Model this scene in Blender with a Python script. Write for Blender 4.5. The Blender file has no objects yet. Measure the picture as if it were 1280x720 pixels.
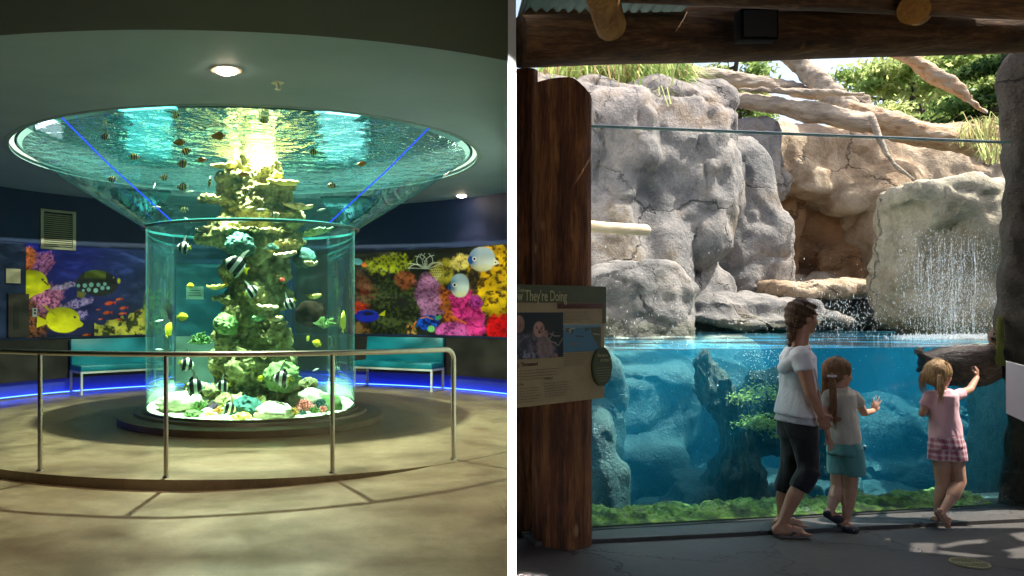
import bpy, bmesh, math, random
import numpy as np
from mathutils import Vector, Matrix, Euler, noise
random.seed(7); np.random.seed(7)
S = bpy.context.scene
COL = S.collection
R = math.radians
PI = math.pi
F = 1000.0; CX = 450.0; HY = 385.0; CZ = 1.5

def P(px, py, Y):
    """world point that stands at depth Y under a position of the 1280x720 photograph"""
    return Vector(((px-CX)/F*Y, Y, CZ+(HY-py)/F*Y))

def lin(r, g, b):
    def f(c):
        c /= 255.0
        return c/12.92 if c <= 0.04045 else ((c+0.055)/1.055)**2.4
    return (f(r), f(g), f(b), 1.0)

# ------------------------------------------------------------------ camera
cam_d = bpy.data.cameras.new('camera'); cam = bpy.data.objects.new('camera', cam_d)
COL.objects.link(cam); S.camera = cam
cam.location = (0, 0, CZ); cam.rotation_euler = (R(90), 0, 0)
cam_d.sensor_width = 36.0; cam_d.lens = F/1280*36
cam_d.shift_x = (640-CX)/1280; cam_d.shift_y = (HY-360)/1280
cam_d.clip_start = 0.05; cam_d.clip_end = 500
S.view_settings.view_transform = 'Standard'; S.view_settings.look = 'None'
S.view_settings.exposure = 1.15; S.view_settings.gamma = 1
S.render.engine = 'CYCLES'
S.cycles.use_denoising = True
S.cycles.max_bounces = 14; S.cycles.transparent_max_bounces = 24
S.cycles.diffuse_bounces = 4; S.cycles.glossy_bounces = 4; S.cycles.volume_bounces = 1
S.cycles.sample_clamp_indirect = 6; S.cycles.caustics_reflective = False; S.cycles.caustics_refractive = False

# ------------------------------------------------------------------ materials
def newmat(name):
    m = bpy.data.materials.new(name); m.use_nodes = True
    nt = m.node_tree; nt.nodes.clear()
    out = nt.nodes.new('ShaderNodeOutputMaterial')
    return m, nt, out
class N:
    """tiny wrapper to wire nodes"""
    def __init__(s, nt): s.nt = nt
    def __call__(s, typ, ins=None, **props):
        n = s.nt.nodes.new(typ)
        for k, v in props.items(): setattr(n, k, v)
        for k, v in (ins or {}).items():
            if isinstance(v, bpy.types.NodeSocket): s.nt.links.new(v, n.inputs[k])
            else: n.inputs[k].default_value = v
        return n
    def link(s, a, b): s.nt.links.new(a, b)
def ramp(w, fac, stops, interp='LINEAR'):
    r = w('ShaderNodeValToRGB', {'Fac': fac}); cr = r.color_ramp; cr.interpolation = interp
    while len(cr.elements) > 1: cr.elements.remove(cr.elements[-1])
    cr.elements[0].position = stops[0][0]; cr.elements[0].color = stops[0][1]
    for p, c in stops[1:]:
        e = cr.elements.new(p); e.color = c
    return r.outputs['Color']
def coords(w, scale=(1,1,1), kind='Object', loc=(0,0,0)):
    tc = w('ShaderNodeTexCoord')
    return w('ShaderNodeMapping', {'Vector': tc.outputs[kind], 'Scale': scale, 'Location': loc}).outputs['Vector']
def nz(w, vec, scale, detail=5, rough=.55, dist=0):
    return w('ShaderNodeTexNoise', {'Vector': vec, 'Scale': scale, 'Detail': detail, 'Roughness': rough, 'Distortion': dist}).outputs['Fac']
def pmat(name, stops, scale=4, rough=.6, bump=.2, bscale=30, stretch=(1,1,1), metallic=0, detail=6, spec=.5, sheen=0, trans=None, dist=0, bdist=.01, emit=None, kind='Object', roughvar=0):
    m, nt, out = newmat(name); w = N(nt)
    v = coords(w, stretch, kind)
    n1 = nz(w, v, scale, detail, .6, dist)
    if len(stops) == 2 and not isinstance(stops[0][0], float): stops = [(.3, stops[0]), (.7, stops[1])]
    c = ramp(w, n1, stops)
    b = w('ShaderNodeBsdfPrincipled', {'Base Color': c, 'Roughness': rough, 'Metallic': metallic, 'Specular IOR Level': spec})
    if sheen: b.inputs['Sheen Weight'].default_value = sheen
    if roughvar:
        rr = w('ShaderNodeMapRange', {'Value': nz(w, v, scale*1.7, 4), 'From Min': .3, 'From Max': .7, 'To Min': rough-roughvar, 'To Max': rough+roughvar})
        w.link(rr.outputs['Result'], b.inputs['Roughness'])
    if bump:
        n2 = nz(w, v, bscale, 4)
        bp = w('ShaderNodeBump', {'Height': n2, 'Strength': bump, 'Distance': bdist})
        w.link(bp.outputs['Normal'], b.inputs['Normal'])
    if emit: b.inputs['Emission Color'].default_value = emit[0]; b.inputs['Emission Strength'].default_value = emit[1]
    w.link(b.outputs[0], out.inputs['Surface'])
    return m
def emat(name, color, strength):
    m, nt, out = newmat(name); w = N(nt)
    e = w('ShaderNodeEmission', {'Color': color, 'Strength': strength}); w.link(e.outputs[0], out.inputs['Surface'])
    return m

# ------------------------------------------------------------------ mesh building
class MB:
    def __init__(s): s.v = []; s.f = []; s.mi = []; s.m = 0
    def add(s, vs, fs):
        o = len(s.v); s.v += [tuple(v) for v in vs]
        for f in fs: s.f.append(tuple(i+o for i in f)); s.mi.append(s.m)
        return s
    def box(s, c, d, rot=None):
        x, y, z = [k/2 for k in d]
        vs = [Vector(p) for p in ((-x,-y,-z),(x,-y,-z),(x,y,-z),(-x,y,-z),(-x,-y,z),(x,-y,z),(x,y,z),(-x,y,z))]
        if rot is not None:
            M = rot if isinstance(rot, Matrix) else Euler((0,0,rot)).to_matrix()
            vs = [M @ v for v in vs]
        c = Vector(c)
        return s.add([v+c for v in vs], [(0,3,2,1),(4,5,6,7),(0,1,5,4),(1,2,6,5),(2,3,7,6),(3,0,4,7)])
    def rbox(s, c, d, r=.02, rot=None, seg=2):
        bm = bmesh.new(); bmesh.ops.create_cube(bm, size=1)
        for v in bm.verts: v.co = Vector((v.co.x*d[0], v.co.y*d[1], v.co.z*d[2]))
        bmesh.ops.bevel(bm, geom=bm.edges[:], offset=r, segments=seg, profile=.5, affect='EDGES')
        M = rot if isinstance(rot, Matrix) else Euler((0,0,rot or 0)).to_matrix()
        bm.verts.index_update(); c = Vector(c)
        s.add([M @ v.co + c for v in bm.verts], [[v.index for v in f.verts] for f in bm.faces]); bm.free(); return s
    def frus(s, a, ra, b, rb, n=14, flat=1.0, side=None, caps=True):
        """frustum a->b, elliptical: flat scales the radius along 'side x axis'"""
        a = Vector(a); b = Vector(b); d = (b-a).normalized()
        u = (Vector(side) if side is not None else (Vector((0,0,1)) if abs(d.z) < .9 else Vector((1,0,0))))
        u = (u - d*u.dot(d)).normalized(); w_ = d.cross(u)
        vs = []
        for p, r in ((a, ra), (b, rb)):
            for i in range(n):
                t = 2*PI*i/n; vs.append(p + u*(r*math.cos(t)) + w_*(r*flat*math.sin(t)))
        fs = [(i, (i+1)%n, n+(i+1)%n, n+i) for i in range(n)]
        if caps: fs += [tuple(range(n-1,-1,-1)), tuple(range(n, 2*n))]
        return s.add(vs, fs)
    def sph(s, c, r, rot=None, nu=14, nv=9):
        if not hasattr(r, '__len__'): r = (r, r, r)
        M = rot if rot is not None else Matrix.Identity(3)
        c = Vector(c); vs = [c + M @ Vector((0,0,r[2]))]
        for j in range(1, nv):
            t = PI*j/nv
            for i in range(nu):
                p = 2*PI*i/nu; vs.append(c + M @ Vector((r[0]*math.sin(t)*math.cos(p), r[1]*math.sin(t)*math.sin(p), r[2]*math.cos(t))))
        vs.append(c - M @ Vector((0,0,r[2])))
        fs = [(0, 1+i, 1+(i+1)%nu) for i in range(nu)]
        for j in range(nv-2):
            for i in range(nu):
                a = 1+j*nu+i; b = 1+j*nu+(i+1)%nu; fs.append((a, a+nu, b+nu, b))
        l = len(vs)-1; o = 1+(nv-2)*nu
        fs += [(l, o+(i+1)%nu, o+i) for i in range(nu)]
        return s.add(vs, fs)
    def caps(s, a, ra, b, rb, n=14, flat=1.0, side=None):
        s.frus(a, ra, b, rb, n, flat, side); s.sph(a, ra*.995 if flat == 1 else ra*min(1,flat)); s.sph(b, rb*.995 if flat == 1 else rb*min(1,flat)); return s
    def tube(s, pts, rad, n=10, caps=True, closed=False):
        pts = [Vector(p) for p in pts]; k = len(pts)
        rads = rad if hasattr(rad, '__len__') else [rad]*k
        vs = []; up = None
        for i, p in enumerate(pts):
            d = (pts[min(i+1,k-1)]-pts[max(i-1,0)])
            if closed: d = pts[(i+1)%k]-pts[i-1]
            d.normalize()
            if up is None: up = Vector((0,0,1)) if abs(d.z) < .9 else Vector((1,0,0))
            up = (up - d*up.dot(d)).normalized(); w_ = d.cross(up)
            for j in range(n):
                t = 2*PI*j/n; vs.append(p + (up*math.cos(t)+w_*math.sin(t))*rads[i])
        fs = []
        for i in range(k if closed else k-1):
            for j in range(n):
                a = i*n+j; b = i*n+(j+1)%n; i2 = (i+1)%k
                fs.append((a, b, i2*n+(j+1)%n, i2*n+j))
        if caps and not closed: fs += [tuple(range(n-1,-1,-1)), tuple(range((k-1)*n, k*n))]
        return s.add(vs, fs)
    def lathe(s, c, prof, n=96, a0=0, a1=2*PI, close_prof=True):
        """prof = [(r,z)]; closed ring when a full turn"""
        full = abs(a1-a0-2*PI) < 1e-6; k = len(prof); m = n if full else n+1
        vs = []
        for i in range(m):
            t = a0+(a1-a0)*i/n
            for r, z in prof: vs.append((c[0]+r*math.sin(t), c[1]+r*math.cos(t), c[2]+z))
        fs = []; kk = k if close_prof else k-1
        for i in range(n):
            i2 = (i+1) % m if full else i+1
            for j in range(kk):
                j2 = (j+1) % k; fs.append((i*k+j, i*k+j2, i2*k+j2, i2*k+j))
        if close_prof and not full: fs += [tuple(range(k)), tuple(range((m-1)*k+k-1, (m-1)*k-1, -1))]
        return s.add(vs, fs)
    def prism(s, poly, depth, M=None, o=(0,0,0)):
        """poly: 2D outline in x,z; thickness along y; M 3x3"""
        M = M if M is not None else Matrix.Identity(3); o = Vector(o); n = len(poly)
        vs = [o + M @ Vector((x, -depth/2, z)) for x, z in poly] + [o + M @ Vector((x, depth/2, z)) for x, z in poly]
        return s.add(vs, [tuple(range(n)), tuple(range(2*n-1, n-1, -1))] + [(i, n+i, n+(i+1)%n, (i+1)%n) for i in range(n)])
    def grid(s, fn, nu, nv):
        vs = [fn(i/nu, j/nv) for j in range(nv+1) for i in range(nu+1)]
        return s.add(vs, [(j*(nu+1)+i, j*(nu+1)+i+1, (j+1)*(nu+1)+i+1, (j+1)*(nu+1)+i) for j in range(nv) for i in range(nu)])
    def mesh(s, name):
        me = bpy.data.meshes.new(name); me.from_pydata(s.v, [], s.f); me.update(); return me
    def build(s, name, mat, parent=None, smooth=True, origin=None, fixn=True, auto=None):
        me = s.mesh(name)
        return finish(me, name, mat, parent, smooth, origin, s.mi, fixn)
def finish(me, name, mat, parent=None, smooth=True, origin=None, mi=None, fixn=True):
    n = len(me.vertices); co = np.empty(n*3); me.vertices.foreach_get('co', co); co = co.reshape(-1, 3)
    if parent is not None: o = world_loc(parent)
    elif origin is not None: o = np.array(origin)
    else: o = np.array([(co[:,0].min()+co[:,0].max())/2, (co[:,1].min()+co[:,1].max())/2, co[:,2].min()])
    co = co - o
    me.vertices.foreach_set('co', co.ravel())
    if fixn:
        bm = bmesh.new(); bm.from_mesh(me); bmesh.ops.recalc_face_normals(bm, faces=bm.faces); bm.to_mesh(me); bm.free()
    mats = mat if isinstance(mat, (list, tuple)) else [mat]
    for x in mats: me.materials.append(x)
    if mi and len(mats) > 1: me.polygons.foreach_set('material_index', mi)
    if smooth:
        me.polygons.foreach_set('use_smooth', [True]*len(me.polygons))
        try: me.set_sharp_from_angle(angle=R(38))
        except Exception: pass
    me.update()
    ob = bpy.data.objects.new(name, me); COL.objects.link(ob)
    if parent is not None: ob.parent = parent
    else: ob.location = o
    return ob
def world_loc(o):
    l = np.zeros(3)
    while o is not None: l += np.array(o.location); o = o.parent
    return l
def tag(o, label=None, cat=None, group=None, kind=None):
    if label: o['label'] = label
    if cat: o['category'] = cat
    if group: o['group'] = group
    if kind: o['kind'] = kind
    return o
def empty(name, loc, label=None, cat=None, group=None, rz=0):
    o = bpy.data.objects.new(name, None); COL.objects.link(o); o.location = loc; o.rotation_euler = (0,0,rz)
    o.empty_display_size = .1
    return tag(o, label, cat, group)
def copy_tree(o, parent=None):
    c = o.copy(); COL.objects.link(c)
    if parent is not None: c.parent = parent
    for ch in list(o.children): copy_tree(ch, c)
    return c
def remeshed(mb, voxel, name='remesh_tmp', smooth_it=0):
    me = mb.mesh(name) if isinstance(mb, MB) else mb
    ob = bpy.data.objects.new('remesh_tmp', me); COL.objects.link(ob)
    md = ob.modifiers.new('r', 'REMESH'); md.mode = 'VOXEL'; md.voxel_size = voxel; md.adaptivity = 0
    if smooth_it:
        sm = ob.modifiers.new('s', 'SMOOTH'); sm.factor = .5; sm.iterations = smooth_it
    dg = bpy.context.evaluated_depsgraph_get()
    res = bpy.data.meshes.new_from_object(ob.evaluated_get(dg)); res.name = name
    bpy.data.objects.remove(ob); return res
def displace(me, fn):
    """push each vertex along its normal by fn(co, normal)"""
    n = len(me.vertices); co = np.empty(n*3); me.vertices.foreach_get('co', co); co = co.reshape(-1,3)
    no = np.array([v.normal[:] for v in me.vertices])
    d = np.array([fn(Vector(c), q) for c, q in zip(co, no)])
    co = co + no*d[:,None]; me.vertices.foreach_set('co', co.ravel()); me.update()
def arc(c, r, z, phi):
    """phi measured from +Y, clockwise (to +X)"""
    return Vector((c[0]+r*math.sin(phi), c[1]+r*math.cos(phi), z))
# ================================================================== LEFT HALL
TC = ((315-CX)/F*10.95, 10.95)          # axis of the aquarium
TX, TY = TC
C3 = (TX, TY, 0)
WR = 4.95                                # room radius
# --- materials
M_conc = None
def concrete():
    m, nt, out = newmat('polished_concrete'); w = N(nt)
    v = coords(w)
    a = nz(w, v, .55, 9, .68, .9); b = nz(w, v, 7, 8, .72, .4); sp1 = nz(w, v, 90, 3, .7)
    mix = w('ShaderNodeMix', {0: .35, 2: a, 3: b}, data_type='FLOAT').outputs[0]
    c = ramp(w, mix, [(.3, (.11,.072,.042,1)), (.46, (.205,.142,.088,1)), (.6, (.31,.228,.148,1)), (.75, (.38,.29,.20,1))])
    rg = w('ShaderNodeMapRange', {'Value': a, 'From Min': .35, 'From Max': .65, 'To Min': .32, 'To Max': .52}).outputs['Result']
    bp = w('ShaderNodeBump', {'Height': nz(w, v, 60, 3), 'Strength': .08, 'Distance': .005})
    p = w('ShaderNodeBsdfPrincipled', {'Base Color': w('ShaderNodeVectorMath', {0: c, 1: w('ShaderNodeMapRange', {'Value': sp1, 'From Min': .3, 'From Max': .7, 'To Min': .82, 'To Max': 1.12}).outputs[0]}, operation='MULTIPLY').outputs[0], 'Roughness': rg, 'Specular IOR Level': .45, 'Normal': bp.outputs['Normal']})
    w.link(p.outputs[0], out.inputs['Surface']); return m
M_conc = concrete()
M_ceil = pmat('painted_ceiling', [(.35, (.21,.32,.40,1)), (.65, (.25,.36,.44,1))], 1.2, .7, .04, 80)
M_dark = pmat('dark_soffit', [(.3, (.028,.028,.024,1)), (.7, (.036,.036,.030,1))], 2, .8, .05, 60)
M_navy = pmat('navy_wall_paint', [(.3, (.008,.020,.085,1)), (.7, (.010,.026,.10,1))], 2, .6, .05, 90)
M_wain = pmat('dark_wainscot', [(.3, (.022,.017,.014,1)), (.7, (.035,.028,.022,1))], 3, .55, .05, 50)
M_kick = pmat('blue_kick_paint', [(.3, (.05,.07,.35,1)), (.7, (.06,.08,.4,1))], 3, .4, 0)
M_steel = pmat('brushed_steel', [(.3, (.42,.39,.35,1)), (.7, (.55,.52,.47,1))], 6, .28, .03, 90, metallic=1, stretch=(1,1,.1))
M_teal = pmat('teal_vinyl', [(.3, (.006,.20,.28,1)), (.7, (.008,.24,.33,1))], 3, .38, .06, 140)
M_whitem = pmat('white_powder_coat', [(.3, (.62,.64,.66,1)), (.7, (.7,.72,.74,1))], 3, .35, 0)
M_plate = pmat('cream_plastic', [(.3, (.62,.5,.36,1)), (.7, (.7,.58,.42,1))], 3, .5, 0)
M_vent = pmat('vent_paint', [(.3, (.35,.34,.26,1)), (.7, (.42,.4,.32,1))], 3, .5, 0)
M_black = pmat('black_recess', [(.3, (.01,.01,.01,1)), (.7, (.015,.015,.015,1))], 3, .7, 0)
M_stone = pmat('dark_plinth', [(.3, (.085,.06,.035,1)), (.7, (.16,.12,.08,1))], 2.5, .42, .1, 60)
M_led = emat('blue_led', (.03,.09,1,1), 6)

def circ_y(px):       # wall depth under px
    k = (px-CX)/F; a = 1+k*k; b = -2*(k*TX+TY); c = TX*TX+TY*TY-WR*WR
    return (-b+math.sqrt(b*b-4*a*c))/(2*a)
def wphi(px):
    Y = circ_y(px); return math.atan2((px-CX)/F*Y-TX, Y-TY)
PH0 = R(-118); PH1 = wphi(637.5)

# floor: inner platform flat at z=0, outer hall floor falls by 7 cm at the step in front
def stepw(phi):       # phi from +Y ; front (toward camera) is +-180
    d = math.degrees(phi) % 360           # 180 = nearest the camera
    t = (d-180)                            # >0 : left of the picture ; <0 : right
    if t < 0: return max(0.0, 1-(-t)/33.0)**.8
    return max(0.0, 1-t/150.0)**.7
RS = 3.97
mb = MB()
nr = 240
for i in range(nr):
    pass
mb.lathe(C3, [(0.01,0.0),(1.7,0.0),(2.6,0.0),(3.3,0.0),(3.9,0.0),(RS,0.0)], nr, close_prof=False)
platform = mb.build('platform_floor', M_conc, smooth=False, origin=(0,0,0), fixn=False); tag(platform, kind='structure')
mb = MB(); vs = []; rr = [RS, RS, RS+.4, RS+1, RS+2, RS+4, RS+8, RS+14]
for i in range(nr):
    t = 2*PI*i/nr; z = -.095*stepw(t)
    for j, r in enumerate(rr):
        vs.append((TX+r*math.sin(t), TY+r*math.cos(t), 0.0 if j == 0 else z-.004))
fs = []
k = len(rr)
for i in range(nr):
    i2 = (i+1)%nr
    for j in range(k-1):
        if j >= 1:
            # only the hall side, cut where the partition stands
            mx = sum(vs[q][0]-.19*vs[q][1] for q in (i*k+j, i*k+j+1, i2*k+j))/3
        fs.append((i*k+j, i*k+j+1, i2*k+j+1, i2*k+j))
mb.add([(min(x, .19*y if y > 4 else 9), y, z) for x, y, z in vs], fs)
hall_floor = mb.build('hall_floor', M_conc, smooth=False, origin=(0,0,0), fixn=False); tag(hall_floor, kind='structure')

# wall: wainscot, mural ledge, upper wall, kick
wall = empty('curved_wall', (TX, TY+WR, 0), 'dark navy curved wall with black-brown lower band around the aquarium room', 'wall')
mb = MB(); mb.lathe(C3, [(WR,2.61),(WR+.15,2.61),(WR+.15,3.6),(WR,3.6)], 140, PH0, PH1); mb.build('upper_band', M_navy, wall)
mb = MB(); mb.lathe(C3, [(WR+.02,.97),(WR+.15,.97),(WR+.15,2.61),(WR+.02,2.61)], 140, PH0, PH1); mb.build('middle_band', M_navy, wall)
mb = MB(); mb.lathe(C3, [(WR-.02,.26),(WR+.15,.26),(WR+.15,.965),(WR-.02,.965)], 140, PH0, PH1); mb.build('wainscot', M_wain, wall)
mb = MB(); mb.lathe(C3, [(WR-.04,.967),(WR+.019,.967),(WR+.019,.99),(WR-.04,.99)], 140, PH0, PH1); mb.build('ledge', M_navy, wall)
mb = MB(); mb.lathe(C3, [(WR+.06,0),(WR+.15,0),(WR+.15,.259),(WR+.06,.259)], 140, PH0, PH1); mb.build('kick_board', M_kick, wall)
led = MB(); led.lathe(C3, [(WR-.03,.012),(WR-.012,.012),(WR-.012,.028),(WR-.03,.028)], 180, PH0, PH1)
tag(led.build('led_strip', M_led, None), 'glowing blue light strip along the foot of the curved wall', 'light strip')

# ceiling: disc with the round opening, dark soffit beyond
OPR = 3.05
mb = MB(); mb.lathe(C3, [(OPR,3.50),(5.31,3.50),(5.31,3.58),(OPR,3.58)], 180)
mb.v = [(min(x, .19*y-.01), y, z) for x, y, z in mb.v]
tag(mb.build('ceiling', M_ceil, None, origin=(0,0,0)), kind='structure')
mb = MB()
# soffit: outer slab from R=5.15 outward, lower lip, only on the hall side of the partition
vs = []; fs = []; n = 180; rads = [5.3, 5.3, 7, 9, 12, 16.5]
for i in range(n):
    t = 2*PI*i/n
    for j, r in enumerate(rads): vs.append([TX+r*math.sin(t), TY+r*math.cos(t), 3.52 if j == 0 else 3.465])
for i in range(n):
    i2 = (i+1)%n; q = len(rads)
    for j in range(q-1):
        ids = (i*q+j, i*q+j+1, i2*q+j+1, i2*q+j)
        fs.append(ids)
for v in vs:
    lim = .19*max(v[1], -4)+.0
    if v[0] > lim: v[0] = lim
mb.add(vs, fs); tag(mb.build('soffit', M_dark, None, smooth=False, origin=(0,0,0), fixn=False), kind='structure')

# partition between the two halls: its end faces the camera
M_part = pmat('white_partition_paint', [(.3, (.86,.86,.86,1)), (.7, (.9,.9,.9,1))], 3, .5, 0)
def part_pt(px, Y, z): return Vector(((px-CX)/F*Y, Y, z))
mb = MB()
# end cap: px 635..645 at Y=4 ; the wall runs straight away from the viewer
a = part_pt(635, 4, 0); b = part_pt(645, 4, 0); d = Vector((.19, 1, 0)).normalized()*12.5
vs = [(a.x, a.y, -.3), (b.x, b.y, -.3), (b.x+d.x, b.y+d.y, -.3), (a.x+d.x, a.y+d.y, -.3)]
vs += [(x, y, 5.2) for x, y, _ in vs]
mb.add(vs, [(0,3,2,1),(4,5,6,7),(0,1,5,4),(1,2,6,5),(2,3,7,6),(3,0,4,7)])
tag(mb.build('partition_wall', M_part, None, smooth=False), 'thin white partition wall seen end on between the two halls', 'wall')

# room shell behind and beside the camera
M_shell = pmat('dark_hall_wall', [(.3, (.05,.045,.04,1)), (.7, (.06,.055,.05,1))], 3, .8, 0)
mb = MB(); mb.box((-8.2, 4, 1.7), (.2, 20, 4.2)); tag(mb.build('side_wall', M_shell, None, False), 'dark plain side wall left of the aquarium hall', 'wall')
mb = MB(); mb.box((-4.3, -3.6, 1.7), (11.4, .2, 4.2)); tag(mb.build('back_wall', M_shell, None, False), 'dark plain wall behind the viewer', 'wall')

# --- mural panels (flat printed panels on the curved wall), colours computed per vertex
def vnoise(x, y, seed=0):
    xi = np.floor(x).astype(int); yi = np.floor(y).astype(int); xf = x-xi; yf = y-yi
    def h(a, b):
        n = (a*374761393 + b*668265263 + seed*974634777) & 0x7fffffff
        n = (n ^ (n >> 13))*1274126177 & 0x7fffffff
        return ((n ^ (n >> 16)) & 0xffff)/65535.0
    u = xf*xf*(3-2*xf); v = yf*yf*(3-2*yf)
    return (h(xi,yi)*(1-u)+h(xi+1,yi)*u)*(1-v)+(h(xi,yi+1)*(1-u)+h(xi+1,yi+1)*u)*v
def fbm(x, y, s, o=4, seed=0):
    r = 0; a = .5; t = 0
    for k in range(o): r = r+a*vnoise(x/s, y/s, seed+k); t += a; a *= .55; s /= 2.1
    return r/t
class Paint:
    def __init__(s, X, Y): s.X = X; s.Y = Y; s.c = np.zeros(X.shape+(3,))
    def fill(s, col): s.c[:] = col
    def mix(s, m, col):
        m = np.clip(m, 0, 1)[..., None]; s.c = s.c*(1-m)+np.asarray(col, float)*m
    def ell(s, x, y, rx, ry, col, ang=0, soft=.12, pw=2, wob=0, seed=0):
        a = math.radians(ang); dx = s.X-x; dy = s.Y-y
        u = (dx*math.cos(a)+dy*math.sin(a))/rx; v = (-dx*math.sin(a)+dy*math.cos(a))/ry
        d = (np.abs(u)**pw+np.abs(v)**pw)**(1/pw)
        if wob: d = d+(fbm(s.X, s.Y, wob[1], 4, seed)-.5)*wob[0]
        m = np.clip((1-d)/soft, 0, 1); s.mix(m, col) if not callable(col) else s.mix2(m, col)
        return m, u, v
    def mix2(s, m, colf):
        c = colf(s); m = m[..., None]; s.c = s.c*(1-m)+c*m
    def poly(s, pts, col):
        inside = np.zeros(s.X.shape, bool); n = len(pts)
        for i in range(n):
            x1, y1 = pts[i]; x2, y2 = pts[(i+1)%n]
            if y1 == y2: continue
            c = ((s.Y < y1) != (s.Y < y2)) & (s.X < (x2-x1)*(s.Y-y1)/(y2-y1)+x1)
            inside ^= c
        s.mix(inside.astype(float), col)
    def line(s, pts, wd, col, al=1):
        for (x1, y1), (x2, y2) in zip(pts, pts[1:]):
            L = (x2-x1)**2+(y2-y1)**2+1e-9
            t = np.clip(((s.X-x1)*(x2-x1)+(s.Y-y1)*(y2-y1))/L, 0, 1)
            d = np.hypot(s.X-x1-t*(x2-x1), s.Y-y1-t*(y2-y1)); s.mix(np.clip((wd-d)/.35, 0, 1)*al, col)
def sc(r, g, b): return np.array(lin(r, g, b)[:3])
def coral_tex(base, dark, s=3, seed=0, thr=.5, k=5):
    def f(p):
        n = fbm(p.X, p.Y, s, 4, seed); m = np.clip((n-thr)*k+.5, 0, 1)[..., None]
        h = fbm(p.X, p.Y, s*2.3, 3, seed+9)[..., None]
        return np.asarray(dark)*(1-m)+np.asarray(base)*m*(.55+.9*h)
    return f
def paint_left(p):
    X, Y = p.X, p.Y
    g = np.clip((Y-312)/110, 0, 1)[..., None]; t = np.clip((X-110)/80, 0, 1)[..., None]
    p.c[:] = (sc(14,28,150)*(1-g)+sc(8,14,62)*g)*(1-t)+(sc(14,52,120)*(1-g)+sc(6,26,50)*g)*t
    p.c *= (.8+.4*fbm(X, Y, 26, 4, 3))[..., None]
    p.ell(38, 398, 24, 60, coral_tex(sc(150,90,66), sc(38,14,16), 3, 5), 0, .3, wob=(.7, 12), seed=4)
    p.ell(40, 345, 16, 34, coral_tex(sc(120,60,60), sc(46,16,30), 3, 6), 0, .3, wob=(.6, 9), seed=2)
    p.ell(36, 322, 11, 16, coral_tex(sc(236,132,96), sc(150,60,50), 2, 8, .4), 0, .2, wob=(.5, 7), seed=8)
    p.ell(54, 330, 14, 18, coral_tex(sc(200,120,180), sc(80,40,120), 2, 10, .45), 30, .3, wob=(.9, 8), seed=11)
    p.ell(60, 372, 24, 22, coral_tex(sc(214,130,176), sc(84,30,80), 2.2, 12, .46), -30, .3, wob=(.9, 9), seed=13)
    p.ell(80, 358, 18, 5, coral_tex(sc(206,176,226), sc(90,70,150), 1.8, 14, .4), -14, .4, wob=(1.0, 5), seed=15)
    p.ell(96, 379, 22, 6, coral_tex(sc(190,160,226), sc(60,50,130), 1.8, 16, .42), -12, .4, wob=(1.1, 5), seed=17)
    p.ell(102, 393, 8, 6, coral_tex(sc(200,170,240), sc(60,50,150), 1.6, 18, .4), 0, .4, wob=(.9, 4), seed=19)
    # trigger fish
    p.poly([(94,352),(104,340),(106,366),(96,372)], sc(34,48,70))
    m, u, v = p.ell(122, 354, 27, 17, sc(8,14,22), 6, .1)
    p.mix(m*np.clip((.1-v-.35)*6, 0, 1)*(np.abs(u+.15) < .5), sc(96,110,30)*(.7))
    for x, y, r in ((98,357,2.6),(106,357,3.2),(114,356,3.4),(123,356,3),(131,355,2.6),(111,362,3),(119.5,363,3.4),(128,360,3.1),(135,360,2.6),(104,363,2)): p.ell(x, y, r, r, sc(150,200,205), 0, .3)
    p.ell(148.5, 351, 2.4, 4, sc(220,220,40), 0, .4); p.ell(142, 347, 1, 1, sc(180,180,60))
    p.poly([(97,364),(108,366),(104,373),(96,371)], sc(120,110,50))
    # anthias
    for i, (x, y, r) in enumerate(((136,379,6),(153.5,385,4.6),(133,391,5),(152,392,4.2),(146,400,5),(125,399,2.4),(107,419,4.6),(148,374,4),(122,387,2.2),(172,389,3),(178,396,4),(152,402,4))):
        p.ell(x, y, r, r*.45, sc(226,84+i*3,40), -12, .3); p.poly([(x+r*.8,y-1),(x+r*1.5,y-r*.5),(x+r*1.4,y+r*.4)], sc(200,60,40))
    # reef bottom right
    top = 405-14*np.clip((X-128)/60, 0, 1)-16*np.clip((X-176)/12, 0, 1)+(fbm(X, Y, 14, 3, 22)-.5)*26
    top = np.where(X < 118, 460, top)
    m = np.clip((Y-top)/2, 0, 1); p.mix2(m, coral_tex(sc(206,196,92), sc(44,52,14), 5, 24, .46, 6))
    p.mix2(np.clip((X-178)/6, 0, 1)*np.clip((Y-362-(fbm(X,Y,8,3,4)-.5)*20)/4, 0, 1), coral_tex(sc(110,150,40), sc(20,44,20), 4, 26))
    # yellow tangs
    def tang(cx, cy, rx, ry, tail=True, seed=3):
        m, u, v = p.ell(cx, cy, rx, ry, sc(238,226,20), 4, .08, 2.2)
        sh = (fbm(X, Y, 12, 3, seed)-.5)*.5-.35*np.clip(np.abs(v)-.45, 0, 1)
        p.c = np.where((m > .5)[..., None], np.clip(p.c*(1+sh[..., None]), 0, 1), p.c)
        p.poly([(cx+rx*.72,cy-ry*.25),(cx+rx*1.18,cy+ry*.3),(cx+rx*1.1,cy+ry*.48),(cx+rx*.5,cy+ry*.75)], sc(232,218,24))
        p.ell(cx+rx*.68, cy-ry*.22, 1.9, 1.9, sc(20,24,30), 0, .3); p.ell(cx+rx*.7, cy-ry*.26, .7, .7, sc(150,150,140))
        if tail: p.poly([(cx-rx*.85,cy+1),(cx-rx*1.45,cy-ry*.3),(cx-rx*1.5,cy+ry*.6),(cx-rx*.8,cy+ry*.25)], sc(224,210,22))
    tang(39, 353, 21, 16, False)
    p.poly([(33,360),(50,364),(33,376)], sc(220,208,20))
    tang(78.5, 400, 22, 16.5); 
    p.ell(62, 388, 2, 14, sc(214,200,20), -50, .5)
    p.line([(55,352),(60,356)], 1, sc(20,20,20))
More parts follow.
